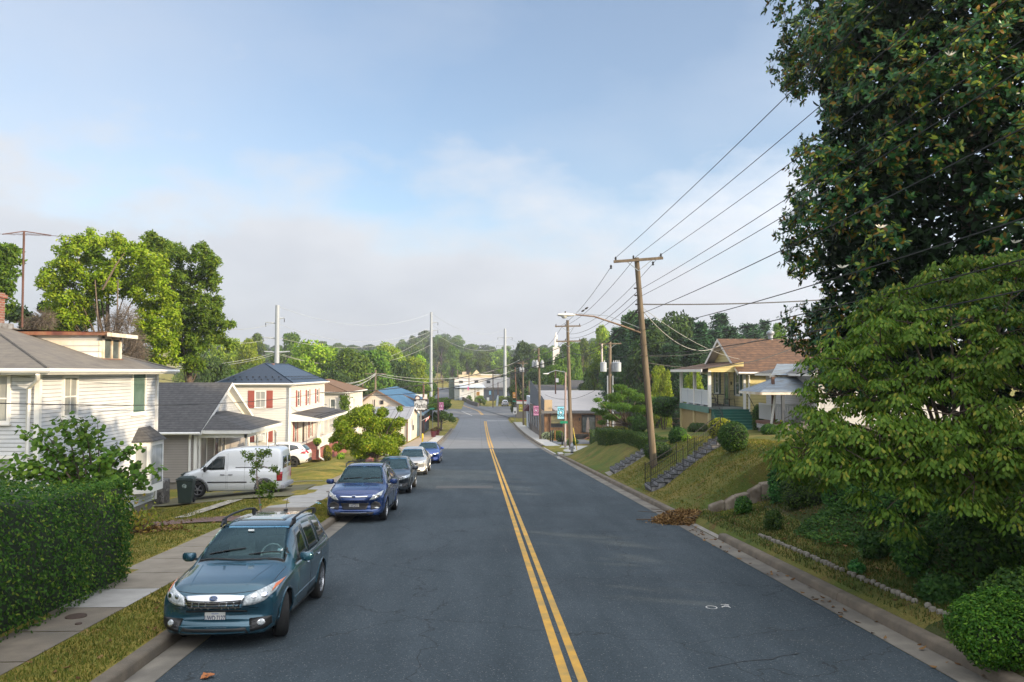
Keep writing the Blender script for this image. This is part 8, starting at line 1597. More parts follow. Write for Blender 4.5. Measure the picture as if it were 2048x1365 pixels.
# long white building at the end of the road
def far_building():
    Y=262; a=P(903,790,Y); b=P(1008,790,Y); zb=g(a.x,Y)-1; wm=linemat('white painted block',(.62,.60,.57),(.48,.46,.44),2,1.4,.06,c2=(.55,.53,.50),scale=.3); t=thing('long_white_building','long low white commercial building closing the view at the end of the road','building',((a.x+b.x)/2,Y+12,zb))
    zt=P(950,757,Y).z; zm=P(950,770,Y).z; MB().bb(P(911,0,Y).x,b.x+2,Y+1,Y+24,zb,zt).build('upper_wall',wm,t,world=True); MB().bb(P(922,0,Y).x,P(968,0,Y).x,Y-6,Y+1,zb,P(950,775,Y).z).build('front_block',mat('bright white front',(.58,.60,.62),(.5,.52,.55),.3),t,world=True)
    MB().quad((P(914,0,Y).x,Y-7,P(950,775,Y).z),(P(972,0,Y).x,Y-7,P(950,775,Y).z),(P(968,0,Y).x,Y+1,zm),(P(920,0,Y).x,Y+1,zm)).build('front_roof',mat('pale blue roof',(.46,.52,.60),None,rough=.5),t,world=True)
    MB().bb(P(968,0,Y).x,b.x+2,Y-5,Y+1,zb,P(990,776,Y).z).build('dark_front',mat('dark navy shop front',(.02,.035,.07),(.03,.04,.06),1),t,world=True); MB().bb(P(966,0,Y).x,b.x+2.2,Y-5.6,Y-5,P(990,776,Y).z-.5,P(990,776,Y).z+.2).build('canopy',mat('dark canopy',(.05,.05,.055),None),t,world=True)
    MB().bb(P(912,0,Y).x,P(922,0,Y).x,Y-6,Y+1,zb,P(915,771,Y).z).build('grey_gable',mat('grey slate end',(.13,.16,.18),None),t,world=True); MB().bb(P(944,0,Y).x,P(958,0,Y).x,Y-6.1,Y-5.99,zb,P(950,777,Y).z-1.2).build('roller_door',mat('pale roller door',(.5,.52,.5),None),t,world=True)
    for px,py in ((922,764.5),(953,763.5),(977,764.5)): q=P(px,py,Y); MB().bb(q.x-.6,q.x+.6,Y+.9,Y+1,q.z-.4,q.z+.4).build('vent',M['black'],t,world=True)
    MB().bb(P(900,0,Y).x,P(910,0,Y).x,Y+2,Y+12,zb,P(905,755,Y).z).build('green_side',mat('green netted side',(.10,.14,.10),(.07,.10,.07),2),t,world=True)
    Y=300; t=thing('cream_building','cream building with a small pointed gable rising behind the long white building','building',(P(955,0,Y).x,Y+8,zb)); cm=mat('cream wall',(.60,.50,.33),(.54,.45,.3),.4); MB().bb(P(919,0,Y).x,P(1004,0,Y).x,Y,Y+20,zb,P(950,750,Y).z).build('wall',cm,t,world=True)
    p=P(953,740,Y); l=P(944,750,Y); r=P(962,750,Y); MB().prism([(l.x,l.z),(r.x,r.z),(p.x,p.z)],Y-.5,Y+10).build('gable',cm,t,world=True); MB().bb(P(926,0,Y).x,P(934,0,Y).x,Y+2,Y+6,l.z-.1,P(930,744,Y).z).build('roof_unit',mat('tan unit',(.45,.38,.28),None),t,world=True); MB().bb(P(962,0,Y).x,P(1000,0,Y).x,Y-.3,Y,P(980,751,Y).z,P(980,749,Y).z).build('parapet',M['white'],t,world=True)
    for i,(px,yt,Y,wpx,hh,c,lb) in enumerate(((852,708,480,10,7,(.42,.20,.13),'distant pink brick house with chimneys among trees on the hill'),(923,722,470,6,5,(.4,.33,.24),'distant tan house half buried in hillside trees'),(975,708,480,4,4,(.38,.17,.11),'distant brick chimney stack above the hillside trees'),(1112,668,186,13,7,(.72,.7,.66),'white church steeple above the treetops'),(1027,716,400,4,5,(.45,.38,.3),'tiny pale house between trees right of the far steel pole'))):
        p=P(px,yt,Y); w=wpx*Y/F/2; t=thing('hill_house' if i!=3 else 'church_steeple',lb,'house' if i!=3 else 'steeple',(p.x,Y,p.z-hh)); m_=mat('far wall',c,tuple(q*.85 for q in c),1)
        if i==3: MB().bb(-w,w,-w,w,-4,hh*.55).bb(-w*.45,w*.45,-w*.45,w*.45,hh*.55,hh*.9).build('tower',m_,t); MB().lathe([(w*.5,hh*.9),(.05,hh*1.05)],n=8).build('spire',m_,t)
        else: MB().bb(-w,w,-3,3,-4,hh*.6).build('wall',m_,t); MB().prism([(-w-.3,hh*.6),(w+.3,hh*.6),(0,hh)],-3.3,3.3).build('roof',mat('far roof',(.2,.12,.1),None),t); MB().bb(w*.5,w*.8,-.5,.5,hh*.5,hh*1.15).build('chimney',m_,t)
far_building()
# ------------------------------------------------------------ bank: stone steps, rails, hedges, topiary
def stairs(label,p0,n,dx,dz,w,rails=(),curve=0):
    t=thing('garden_steps',label,'steps',p0); x,y,z=p0; z+=.14
    for k in range(n):
        yy=y+curve*k*k; MB().bb(x+k*dx,x+(k+1)*dx+.12,yy-w/2,yy+w/2,z+k*dz-.4,z+(k+1)*dz).build('tread',M['darkstone'],t,world=True)
        MB().bb(x+k*dx-.02,x+k*dx+.0,yy-w/2,yy+w/2,z+k*dz+.0,z+(k+1)*dz-.045).build('riser',M['palestone'],t,world=True); MB().bb(x+k*dx+.02,x+(k+1)*dx+.02,yy-w/2-.03,yy-w/2-.001,z+k*dz-.25,z+(k+1)*dz-.05).build('cheek',M['palestone'],t,world=True)
    for i,(k0,k1,sd) in enumerate(rails):
        mb=MB(); yy=lambda k: y+curve*k*k+sd*(w/2-.04)
        mb.tube([(x+k*dx,yy(k),z+(k+1)*dz+.70) for k in range(k0,k1+1)],.013,5).tube([(x+k*dx,yy(k),z+(k+1)*dz+.12) for k in range(k0,k1+1)],.012,5)
        kk=float(k0)
        while kk<=k1: c=z+(kk+1)*dz; mb.tube([(x+kk*dx,yy(kk),c+.12),(x+kk*dx,yy(kk),c+.70)],.006,4); kk+=.33
        for kk in (k0,k1): c=z+(kk+1)*dz; mb.tube([(x+kk*dx,yy(kk),c-.1),(x+kk*dx,yy(kk),c+.80)],.018,6)
        mb.build('handrail',M['blackm'],t,world=True)
M['darkstone']=mat('dark mossy step',(.045,.048,.05),(.085,.085,.08),5,.9,c3=(.02,.022,.02),s3=3); M['palestone']=mat('worn pale riser',(.34,.34,.36),(.18,.18,.19),6,.9,c3=(.08,.08,.085),s3=4)
q=G(1285,986,28,38); stairs('long curved flight of dark stone steps with iron rails up the right bank',(6.75,q.y,g(6.75,q.y)-.02),13,.27,.15,1.15,((0,5,-1),(0,5,1),(7,12,-1),(7,12,1)),curve=.010)
q=G(1205,958,36,50); stairs('short dark stone steps farther up the bank behind the near pole',(q.x+.5,q.y,g(q.x+.5,q.y)),9,.27,.15,1.3)
MB().quad((6.56,q.y-.7,g(6.6,q.y)+.03),(q.x+.6,q.y-.7,g(q.x+.5,q.y)+.05),(q.x+.6,q.y+.7,g(q.x+.5,q.y)+.05),(6.56,q.y+.7,g(6.6,q.y)+.03)).build('garden_path',M['concrete'],kind='structure')
# broken stone retaining wall on the near side of the bank
def rockwall():
    pts=[]; 
    for (px,py) in ((1388,1024),(1418,1009),(1448,997),(1470,986),(1496,976),(1520,966),(1545,958),(1575,950)):
        p=P(px,py,25.25); p.z-=.07; pts.append(p)
    rng=random.Random(2); t=thing('retaining_wall','broken low stone retaining wall running up the bank above the leaf pile','wall',pts[0]); sm=mat('weathered concrete wall',(.13,.10,.07),(.07,.055,.04),4,.95,bump=.4,bscale=18,c3=(.27,.23,.18),s3=2)
    for a,b in zip(pts[:-1],pts[1:]):
        d=(b-a); a2=a+d*.02; mb=MB(); z0=min(g(a.x,24.9),g(b.x,24.9))-.2; i=0; w=.2+rng.random()*.08; j1=rng.uniform(-.10,.06); j2=rng.uniform(-.10,.06)
        v=[(a2.x,25.3-w,z0),(b.x,25.3-w,z0),(b.x,25.3+w,z0),(a2.x,25.3+w,z0),(a2.x,25.3-w*.7,a.z+j1),(b.x,25.3-w*.8,b.z+j2),(b.x,25.3+w*.7,b.z+j2),(a2.x,25.3+w*.7,a.z+j1)]; mb.v=v; mb.f=[(0,1,5,4),(1,2,6,5),(2,3,7,6),(3,0,4,7),(4,5,6,7)]; mb.m=[0]*5; mb.build('wall_stone',sm,t,world=True,bevel=.05)
rockwall()
# leaf pile in the gutter
def leafpile():
    rng=np.random.default_rng(7); q=G(1368,1045,20,28); n=5200; a=rng.uniform(0,2*PI,n); rr=np.sqrt(rng.random(n)); x=rr*np.cos(a)*1.0+.1; y=rr*np.sin(a)*.75; hgt=.34*(1-rr**2)*rng.uniform(.5,1.0,n)+.02
    C=np.stack([x,y,hgt],1); C[rng.random(n)<.04]*=[1.35,1.35,.1]; me=leafmesh('pile',C,rng.normal(0,.6,(n,3))+[0,0,1],.10,.05,rng,DEAD); 
    z=np.array([max(r_(q.y),g(q.x-.1+xx,q.y)) for xx in (0,)]); o=link('leaf_pile',me,kind='stuff'); o.location=(q.x-.05,q.y,r_(q.y)+.02); o['label']='heap of brown dead leaves and twigs spilling over the right kerb'; 
    mb=MB(); 
    for k in range(26): a_=rng.uniform(0,6.28); c=Vector((rng.normal()*.5,rng.normal()*.35,.2+rng.random()*.1)); d=Vector((math.cos(a_),math.sin(a_)*.4,.1))*rng.uniform(.2,.45); mb.tube([c-d,c+d],.008,4)
    mb.tube([(-1.4,.1,.05),(-.8,-.05,.08),(-.2,0,.15)],.02,5)
    mb.v=[(a+q.x-.05,b+q.y,c_+r_(q.y)+.02) for a,b,c_ in mb.v]; mb.build('fallen_twigs',M['bark'],kind='stuff')
    for lb,px,py,c_,nm in (('crumpled bright blue wrapper on the leaf pile',1377,1039,(.02,.25,.6),'litter'),('small white scrap on the leaf pile beside the blue wrapper',1379,1033,(.6,.6,.6),'litter'),('crumpled white and yellow paper on the drain grate by the far right kerb',1114,918,(.6,.6,.55),'litter'),('pale blue litter on the left verge near the pavement',636,1009,(.2,.5,.6),'litter'),('dry orange leaf lying on the road in the left foreground',409,1361,(.35,.12,.03),'fallen_leaf')):
        p=G(px,py) if 'pile' not in lb else P(px,py,q.y-.25); rg=np.random.default_rng(px); s_=.07 if px not in (1114,) else .25; mb=MB()
        for k in range(5): c=Vector(rg.normal(0,s_*.5,3)); c.z=abs(c.z)*.5+.01; mb.quad(c,c+Vector((s_,0,.02)),c+Vector((s_*.8,s_,.01)),c+Vector((0,s_*.8,.03)))
        mb.v=[(a+p.x,b+p.y,c2+p.z) for a,b,c2 in mb.v]; mb.build(nm,mat('scrap',c_,None,rough=.6),label=lb,cat='litter' if nm=='litter' else 'leaf')
leafpile()
# scalloped edging along the right verge
em_=MB().lathe([(.045,-.05),(.055,.03),(.042,.06),(.01,.07)],n=8).mesh('stone',mat('grey edging stone',(.25,.235,.20),(.18,.16,.13),9,.9)); y=7.6; rs=random.Random(1)
while y<19.5:
    if rs.random()>.05:
        o=link('edging_stone',em_,label='small rounded pale stone in the row edging the right verge',cat='edging stone',group='edging stones along the right verge'); o.location=(6.92+rs.uniform(-.02,.02),y,g(6.92,y)); o.scale=(1,1,rs.uniform(.7,1.2)); o.rotation_euler=(rs.uniform(-.2,.2),rs.uniform(-.2,.2),rs.random()*6)
    y+=.16+(.02*rs.random())
# storm drain hood
MB().bb(6.3,6.7,62.8,64.2,r_(63)+.05,r_(63)+.2).build('drain_hood',M['concrete_new'],kind='structure'); MB().bb(5.95,6.28,62.9,64.1,r_(63)+.0,r_(63)+.022).build('drain_grate',M['black'],kind='structure')
# wavy clipped hedge
def wavy():
    rng=np.random.default_rng(12); path=[];hs=[]
    for px,pb_,tp in ((1181,886,859),(1200,889,862),(1218,892,864),(1244,886,866),(1267,890,870),(1285,899,877),(1303,907,884)):
        p=G(px,pb_,30,90); path.append(p+Vector((.55,.3,0))); hs.append(P(px,tp,p.y).z-p.z)
    pts=[];
    for i in range(len(path)-1):
        for k in range(6): u=k/6; p=path[i].lerp(path[i+1],u); h=hs[i]*(1-u)+hs[i+1]*u; pts.append((p.x,p.y,h))
    n=24000; C=np.empty((n,3)); Nn=np.empty((n,3)); mb=MB(); w=.62
    def top(i): x,y,h=pts[i]; return g(x-.5,y-.2)+h+.04*math.sin(i*.6)
    for k in range(n):
        i=rng.integers(0,len(pts)-1); u=rng.random(); x=pts[i][0]*(1-u)+pts[i+1][0]*u; y=pts[i][1]*(1-u)+pts[i+1][1]*u; d=Vector((pts[i+1][0]-pts[i][0],pts[i+1][1]-pts[i][1],0)).normalized(); nx,ny=-d.y,d.x
        if nx>0: nx,ny=-nx,-ny
        tz=top(i)*(1-u)+top(i+1)*u; f=rng.random()
        if f<.6: z=g(x+nx*w,y+ny*w)+ (tz-g(x+nx*w,y+ny*w))*rng.random(); C[k]=(x+nx*w,y+ny*w,z); Nn[k]=(nx,ny,.2)
        else: v=rng.uniform(-1,1); C[k]=(x+nx*w*v,y+ny*w*v,tz); Nn[k]=(0,0,1)
    C+=rng.normal(0,.03,(n,3)); Nn+=rng.normal(0,.4,(n,3))
    for i,(x,y,h) in enumerate(pts):
        d=Vector((pts[min(i+1,len(pts)-1)][0]-pts[max(i-1,0)][0],pts[min(i+1,len(pts)-1)][1]-pts[max(i-1,0)][1],0)).normalized(); nx,ny=-d.y*(w-.06),d.x*(w-.06)
        zt_=top(i)-.06; mb.v+=[(x-nx,y-ny,g(x,y)-1.2),(x-nx,y-ny,zt_),(x+nx,y+ny,zt_),(x+nx,y+ny,g(x,y)-1.2)]
    for i in range(len(pts)-1):
        for j in range(3): mb.f.append((i*4+j,i*4+j+1,i*4+j+5,i*4+j+4)); mb.m.append(0)
    for b_ in (0,len(pts)-1): mb.f.append((b_*4,b_*4+1,b_*4+2,b_*4+3)); mb.m.append(0)
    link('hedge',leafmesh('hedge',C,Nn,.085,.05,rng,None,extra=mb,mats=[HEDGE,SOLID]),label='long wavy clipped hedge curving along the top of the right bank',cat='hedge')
wavy()
def bx(name,label,px,pb_,Y,wpx,top,mt,seed,n=3500,ls=.085,flat=False,cat='bush',dep=1.0):
    """clipped shrub: centre column px, foot row pb_, width in photo pixels, top row"""
    p=P(px,pb_,Y) if Y else G(px,pb_,14,100); Y=p.y; z0=g(p.x,Y); zt_=P(px,top,Y).z; rw=wpx/2*Y/F; h=max(.3,zt_-z0); rng=np.random.default_rng(seed)
    if flat: bl=[(a*rw*.5,b_*rw*.5*dep,h*.5,rw*.56,rw*.56*dep,h*.52) for a in (-1,0,1) for b_ in (-1,0,1)]
    else: bl=[(0,0,h*.52,rw*.95,rw*.95*dep,h*.50)]+[(rng.normal()*rw*.15,rng.normal()*rw*.15,h*(.45+.1*rng.normal()),rw*.85,rw*.85*dep,h*.46) for _ in range(3)]
    return bush(name,label,0,0,None,bl,n,ls,mt,seed,cat,loc=(p.x,Y,z0-.05))
bx('clipped_shrub','large round clipped shrub in front of the green porch steps',1468,903,None,62,841,BOX,1,6500,.07); bx('clipped_shrub','olive tinted round shrub half behind the large round one',1446,884,None,46,835,GOLD,2,3500,.08)
bx('clipped_shrub','small round clipped shrub right of the near pole',1355,884,None,32,852,BOX,3,3500); bx('clipped_shrub','smooth ball shrub just left of the near pole',1278,866,None,31,829,BOX,4,3500,.09)
bush('clipped_shrub','big mushroom shaped shrub on bare stems beside the bungalow corner',0,0,None,[(0,0,1.75,.95,.9,.55),(-.35,0,1.5,.7,.7,.6),(.2,.1,1.25,.55,.6,.5),(.55,-.1,2.0,.5,.5,.25)],4200,.09,BOX,5,stems=[(-.3,0,1.1,.05),(.1,.1,1.1,.05),(.3,-.1,1.0,.04)],loc=(P(1328,870,55).x,55,g(P(1328,870,55).x,55)))
bx('box_hedge','low square clipped box under the bungalow porch',1397,868,45.6,34,845,BOX,6,3000,.07,True); bx('clipped_shrub','small dark shrub just left of the square box',1381,866,47,12,850,BOX,7,900,.07)
bx('clipped_shrub','small lime shrub beside the path at the bungalow lawn',1374,881,None,20,871,LIME,8,900,.07); bx('clipped_shrub','tall narrow shrub between the steps and the awning porch',1516,862,43.2,24,808,BOX,9,3500,.08)
bx('box_hedge','square clipped hedge block behind the near pole',1316,918,None,50,884,HEDGE,10,4200,.07,True,dep=1.3); bx('clipped_shrub','low mounded shrub in front of the awning porch rail',1540,885,37.8,38,847,BOX,11,3000,.07)
bx('box_hedge','yellow green low round hedge under the spreading tree',1232,868,61,52,852,GOLD,12,3500,.08,True,dep=.5)
bx('bush','low green bushes by the restaurant corner',1120,882,88,18,862,GREEN,13,900,.12); bx('bush','rounded green bush under the restaurant window',1118,880,92,22,861,LIME,14,1100,.12); bx('bush','green bush at the foot of the restaurant ramp',1146,888,80,24,876,GREEN,15,1200,.12)
bush('hydrangea','pale flowering hydrangea at the restaurant corner',0,0,None,[(0,0,.5,.6,.5,.45),(.9,0,.6,.5,.5,.5)],900,.14,leafmat('hydrangea bloom',[(0,(.35,.42,.15)),(.5,(.6,.62,.45)),(1,(.12,.2,.04))]),16,loc=(P(1093,873,95).x,95,r_(95)+.1))
# spreading small tree on the bank top
def spread():
    Y=62; b=P(1258,868,Y); b.z=g(b.x,Y); t=thing('small_tree','small spreading tree with feathery flat layered foliage above the wavy hedge','tree',b); rng=np.random.default_rng(17); bl=[]
    for (px,py,rp) in ((1215,812,16),(1235,795,18),(1258,785,16),(1280,795,16),(1300,800,12),(1205,825,12),(1225,835,14),(1250,815,18),(1275,818,16),(1300,825,14),(1195,800,8),(1240,775,12),(1262,840,12),(1205,845,8),(1315,815,8),(1285,845,10),(1190,820,7)):
        for k in range(2): c=Vector(P(px+rng.normal()*3,py,Y+rng.normal()*1.0))-b; r=rp*Y/F; bl.append((c.x,c.y,c.z,r*1.15,r*1.15,r*.55))
    C,Nn=blobs_leaves(bl,19000,rng,.4,.7); link('crown',leafmesh('crown',C,Nn,.16,.05,rng,GREEN),t); mb=MB(); h_=Vector(P(1252,850,Y))-b; mb.tube([(0,0,-.3),h_],[.13,.09],7)
    for q in bl[::2]: mb.tube([h_,h_.lerp(Vector(q[:3]),.5)+Vector((0,0,-.1)),q[:3]],[.06,.04,.015],5,cap=False)
    mb.build('trunk',M['bark'],t,smooth=True)
spread()
# undergrowth on the near right bank
UG=leafmat('undergrowth leaf',[(0,(.024,.06,.016)),(.6,(.04,.095,.024)),(1,(.09,.16,.03))],trans=.2)
TEAL=leafmat('bluish undergrowth',[(0,(.022,.065,.020)),(.6,(.038,.10,.028)),(1,(.08,.16,.04))],trans=.2)
CORN=leafmat('corner bush leaf',[(0,(.022,.07,.012)),(.6,(.045,.12,.018)),(1,(.12,.22,.035))],trans=.3,big=2.5)
ug=[('round leafy shrub nearest the leaf pile on the lower bank',1548,1062,38,1010,BOX,.06,2600),('low green shrub at the end of the broken wall',1490,1030,34,990,UG,.08,1800),('tall teal green sapling shrub behind the broken wall',1560,1010,44,925,TEAL,.11,2200),('dense olive green shrub in the middle of the bank bed',1610,1020,80,940,BOX,.07,4200),('wide dark shrub under the left edge of the dogwood',1690,1030,90,950,UG,.08,4200),('ragged green shrub with lighter tips below the dogwood trunk',1760,1120,70,1060,TEAL,.11,2600),('sprawling dark shrub below the dogwood',1850,1150,110,1040,UG,.09,4600),('big shadowy shrub at the right edge under the dogwood',1990,1150,150,1000,UG,.10,5200),('fern like green shrub right of the verge',1890,1210,90,1140,TEAL,.10,3600),('bright leafy bush filling the bottom right corner',2010,1340,210,1165,CORN,.046,24000),('leafy bush at the right edge above the corner bush',2040,1250,120,1130,UG,.07,5000),('shady bush behind the dogwood trunk',1800,1060,110,980,UG,.09,3800),('dark shrub between the trunk and the right edge',1930,1080,120,985,UG,.10,4200),('small pale weed clump near the edging stones',1720,1150,36,1120,TEAL,.07,900)]
for i,(lb,px,pbm,wpx,top,mt,ls,n) in enumerate(ug):
    q=G(px,pbm,4,40); Yq=q.y; rw=wpx/2*Yq/F; h=max(.35,P(px,top,Yq).z-q.z); rng=np.random.default_rng(90+i); bl=[(rng.uniform(-.5,.5)*rw,rng.uniform(-.4,.5)*rw,h*rng.uniform(.3,.62),rw*rng.uniform(.45,.7),rw*rng.uniform(.45,.65),h*rng.uniform(.32,.42)) for _ in range(8)]
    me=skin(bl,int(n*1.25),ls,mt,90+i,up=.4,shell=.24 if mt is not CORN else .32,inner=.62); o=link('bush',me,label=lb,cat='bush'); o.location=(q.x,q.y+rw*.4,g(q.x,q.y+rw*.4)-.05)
# left side plants
def verge_tree():
    b=Vector((-5.35,42,g(-5.35,42))); t=thing('street_tree','bushy young street tree in the verge beside the grey and silver cars','tree',b); rng=np.random.default_rng(51); bl=[]
    for (px,py,rp) in ((690,850,22),(720,835,24),(750,850,26),(780,855,22),(700,880,22),(735,885,24),(770,890,24),(795,880,16),(715,905,14),(800,845,12),(765,825,12),(735,820,14),(680,870,14),(790,905,12),(675,895,10),(800,818,6),(750,905,14),(665,880,8),(730,910,10)):
        c=Vector(P(px,py,42+rng.normal()*.4))-b; r=rp*42/F; bl.append((c.x,c.y,c.z,r*1.1,r,r*.9))
    C,Nn=blobs_leaves(bl,26000,rng,.33); link('crown',leafmesh('crown',C,Nn,.10,.06,rng,leafmat('street tree leaf',[(0,(.08,.125,.018)),(.5,(.14,.20,.028)),(.93,(.22,.27,.04)),(1,(.34,.27,.05))],big=.9)),t); mb=MB(); mb.tube([(0,0,-.1),(.02,0,.5),(.05,0,1.0)],[.12,.10,.08],8)
    for q in bl: mb.tube([(.05,0,.9),(q[0]*.5,q[1]*.5,q[2]*.55+.5),q[:3]],[.045,.03,.01],5,cap=False)
    e=Vector(P(745,800,42))-b; mb.tube([(0,0,1.5),e],[.04,.01],5); mb.build('trunk',M['bark'],t,smooth=True)
verge_tree()
def sapling():
    b=Vector((-5.4,20.6,g(-5.4,20.6))); t=thing('sapling','thin leaning sapling with tufts of leaves in front of the white van','tree',b); rng=np.random.default_rng(52); top=Vector(P(512,905,20.6))-b; mid=Vector(P(514,965,20.6))-b; mb=MB().tube([(0,0,-.1),mid,top],[.03,.02,.006],7); C=[];
    for (px,py,rp,n) in ((500,915,9,170),(522,910,10,220),(535,905,7,140),(515,930,9,160),(505,945,6,90),(548,938,6,120),(556,945,4,50),(530,975,12,300),(545,972,9,200),(520,985,8,150),(540,992,6,90),(488,905,4,50),(508,960,4,50)):
        c=Vector(P(px,py,20.6))-b; r=rp*20.6/F; C.append(rng.normal(0,.5,(n,3))*r+np.array(c)); mb.tube([mid.lerp(top,.2 if py>950 else .6),c],[.008,.003],4,cap=False)
    C=np.concatenate(C); link('foliage',leafmesh('foliage',C,rng.normal(0,.6,(len(C),3))+[0,0,.8],.055,.035,rng,leafmat('sapling leaf',[(0,(.06,.10,.02)),(.7,(.10,.16,.03)),(1,(.2,.24,.05))])),t); mb.build('trunk',mat('sapling bark',(.22,.17,.14),None,rough=.8),t,smooth=True); MB().lathe([(.03,0),(.03,.03)],mid*.6,8).build('tie',mat('green tie',(.02,.25,.12),None),t)
sapling()
bx('bush','golden upright shrub at the red brick porch corner',655,925,57,18,890,GOLD,61,1200,.09); bx('bush','small round green shrub on the lawn by the red wall',682,913,56,17,904,LIME,62,700,.08); bx('clipped_shrub','square clipped shrub on the sunlit lawn beyond the van',727,920,52,26,900,GOLD,63,2400,.08,True); bx('bush','slender golden shrub beside the square clipped one',745,922,52,14,903,GOLD,64,800,.08)
# dead plants and litter leaves at the hedge end
def deadbed():
    q=G(285,1068,12,30); t=thing('dying_shrub','straggly dying shrub with brown leaves at the end of the tall hedge','plant',q); rng=np.random.default_rng(71); n=900; C=np.stack([rng.normal(0,.55,n),rng.normal(0,.35,n),np.abs(rng.normal(0,.10,n))+.02],1); link('dead_leaves',leafmesh('dead',C,rng.normal(0,.5,(n,3))+[0,0,1],.11,.07,rng,DEAD),t)
    n=420; C=np.stack([rng.normal(-.35,.35,n),rng.normal(0,.25,n),np.abs(rng.normal(0,.35,n))+.1],1); link('foliage',leafmesh('fol',C,rng.normal(0,.6,(n,3))+[0,0,.6],.12,.08,rng,leafmat('yellowing leaf',[(0,(.08,.11,.02)),(.6,(.2,.2,.04)),(1,(.25,.12,.04))])),t)
    mb=MB(); 
    for k in range(16): mb.tube([(rng.normal()*.2,rng.normal()*.15,0),(rng.normal()*.4-.2,rng.normal()*.3,rng.uniform(.3,.9))],[.012,.004],4)
    mb.build('stem',M['bark'],t)
deadbed()
# ------------------------------------------------------------ trees in the middle distance
TL=[
(465,682,175,90,'lime','pale yellow green tree mass left of the thick steel pole',0),(500,690,160,60,'lime','second pale tree just left of the thick steel pole',1),(515,672,240,50,'green','darker pointed tree behind the thick steel pole',0),(580,672,230,62,'green','tall rounded tree just right of the thick steel pole',1),(625,686,150,95,'lime','broad bright tree rising over the right end of the dark blue roof',0),(655,696,175,70,'green','green tree right of the broad bright tree',1),
(700,702,150,90,'green','large dark green tree above the brown roofed house',0),(745,706,155,100,'green','large green tree behind the cream gable',1),(790,725,160,80,'dark','dark tree behind the blue roofs',0),(775,690,210,70,'lime','lighter tall tree behind the blue roofs',0),(832,722,185,60,'lime','lime topped tree left of the slim steel pole',1),(835,760,150,50,'green','dark bushy tree behind the billboard',0),(812,770,145,46,'dark','shadowy tree low behind the billboard',1),(462,745,100,70,'green','low green tree beyond the cottage roof',0),(500,735,110,70,'green','low leafy tree between cottage and shuttered house',1),(430,720,95,60,'dark','dark tree low behind the long branched tree',0),(720,775,125,70,'dark','low dark trees left of the cream gable',1),(670,745,130,70,'dark','dark tree behind the brown roofed house',0),
(848,728,200,44,'green','green tree hugging the left of the road bend',0),(864,768,215,16,'lime','narrow tree beside the slim steel pole base',1),
(1020,716,300,40,'green','tree left of the restaurant skyline, behind the far pole',0),(1050,692,210,60,'dark','dark tree above the fourth pole',1),(1090,700,190,70,'green','vine hung tree above the restaurant roof',0),(1140,690,180,60,'green','leafy tree right of the church steeple',1),(1165,682,200,50,'green','round tree right of the second pole',0),(1203,663,190,50,'lime','tall pale lime tree left of the dark evergreens',1),(1195,715,130,50,'green','green tree behind the transformer pole',0),(1180,740,140,46,'dark','dark low tree behind the white cottage',1),(1075,740,170,60,'dark','dark vine covered tree behind the white shop',0),(1110,735,150,50,'green','green tree behind the grey roofed house',1),
(1032,770,170,30,'green','low bushy tree by the red and white building',0),
(1322,735,88,60,'lime','lime green bushy tree just left of the bungalow porch',0),(1352,728,95,60,'green','bushy tree seen through the bungalow porch',1),(1388,742,84,54,'lime','light bushy tree behind the bungalow porch posts',0),(1290,770,100,40,'dark','dark tree low behind the white warehouse',1),(1255,770,120,50,'dark','dark low tree behind the spreading small tree',0),
(1560,655,100,60,'green','tree between the bungalow roof and the magnolia',0),
(960,792,228,26,'lime','round bright bush on the grass island',0),(938,796,245,16,'green','low green bush on the grass island',1),(1003,795,236,30,'lime','leafy growth at the foot of the far steel pole',1),(1025,792,236,34,'green','green growth right of the far steel pole',0)]
for i,(px,yt,Y,w,k,lb,v) in enumerate(TL): ptree(px,yt,Y,w*(1.25 if Y>90 and w>40 else 1),k,lb,k=v)
PL=[(1238,645,112,60,0),(1262,640,120,70,1),(1290,628,108,80,0),(1318,640,100,70,1),(1345,632,104,76,0),(1372,626,110,80,1),(1402,634,100,66,0),(1440,618,125,84,1),(1475,662,115,56,0),(1505,655,130,60,1),(1528,632,140,60,0),(1228,672,105,40,1),(1300,670,95,70,1),(1340,680,92,60,0),(1275,690,98,60,1),(1385,668,94,60,1),(1420,650,112,70,0),(1460,645,120,66,1),(1500,640,135,70,0)]
PLB=['leftmost tall dark evergreen right of the lime tree','second dark evergreen from the lime tree','dark evergreen right behind the near leaning pole','evergreen filling the gap behind the near pole','broad dark evergreen left of the bungalow','tall dark evergreen above the bungalow porch','evergreen just left of the bungalow gable','tallest light tipped evergreen above the bungalow ridge','short evergreen above the brown bungalow roof','evergreen behind the bungalow roof vent','distant evergreen between bungalow and magnolia','low evergreen behind the transformer pole','dense lower evergreen behind the lamp arm','lower evergreen left of the bungalow porch','lower evergreen behind the big transformers','lower evergreen touching the bungalow gable','evergreen peeping above the bungalow gable apex','bushy evergreen above the middle of the bungalow ridge','far evergreen left of the bungalow roof vent']
for i,((px,yt,Y,w,v),lb) in enumerate(zip(PL,PLB)): ptree(px,yt,Y,w*(1.75 if i not in (7,10) else 1.3),'pine' if i not in (1,4,12,14) else 'dark',lb,k=v,name='pine_tree')
# street trees, left pavement
q=G(870,862,95,135); me=tree_mesh(77,10,4.4,GREEN,5000,.5,lowf=.2); tp=P(880,802,q.y); place_tree(me,(q.x+.9,q.y,q.z),'round street tree on the left pavement beyond the planters',sc=((27*q.y/F)/3.4,(27*q.y/F)/3.4,(tp.z-q.z)/9.2))
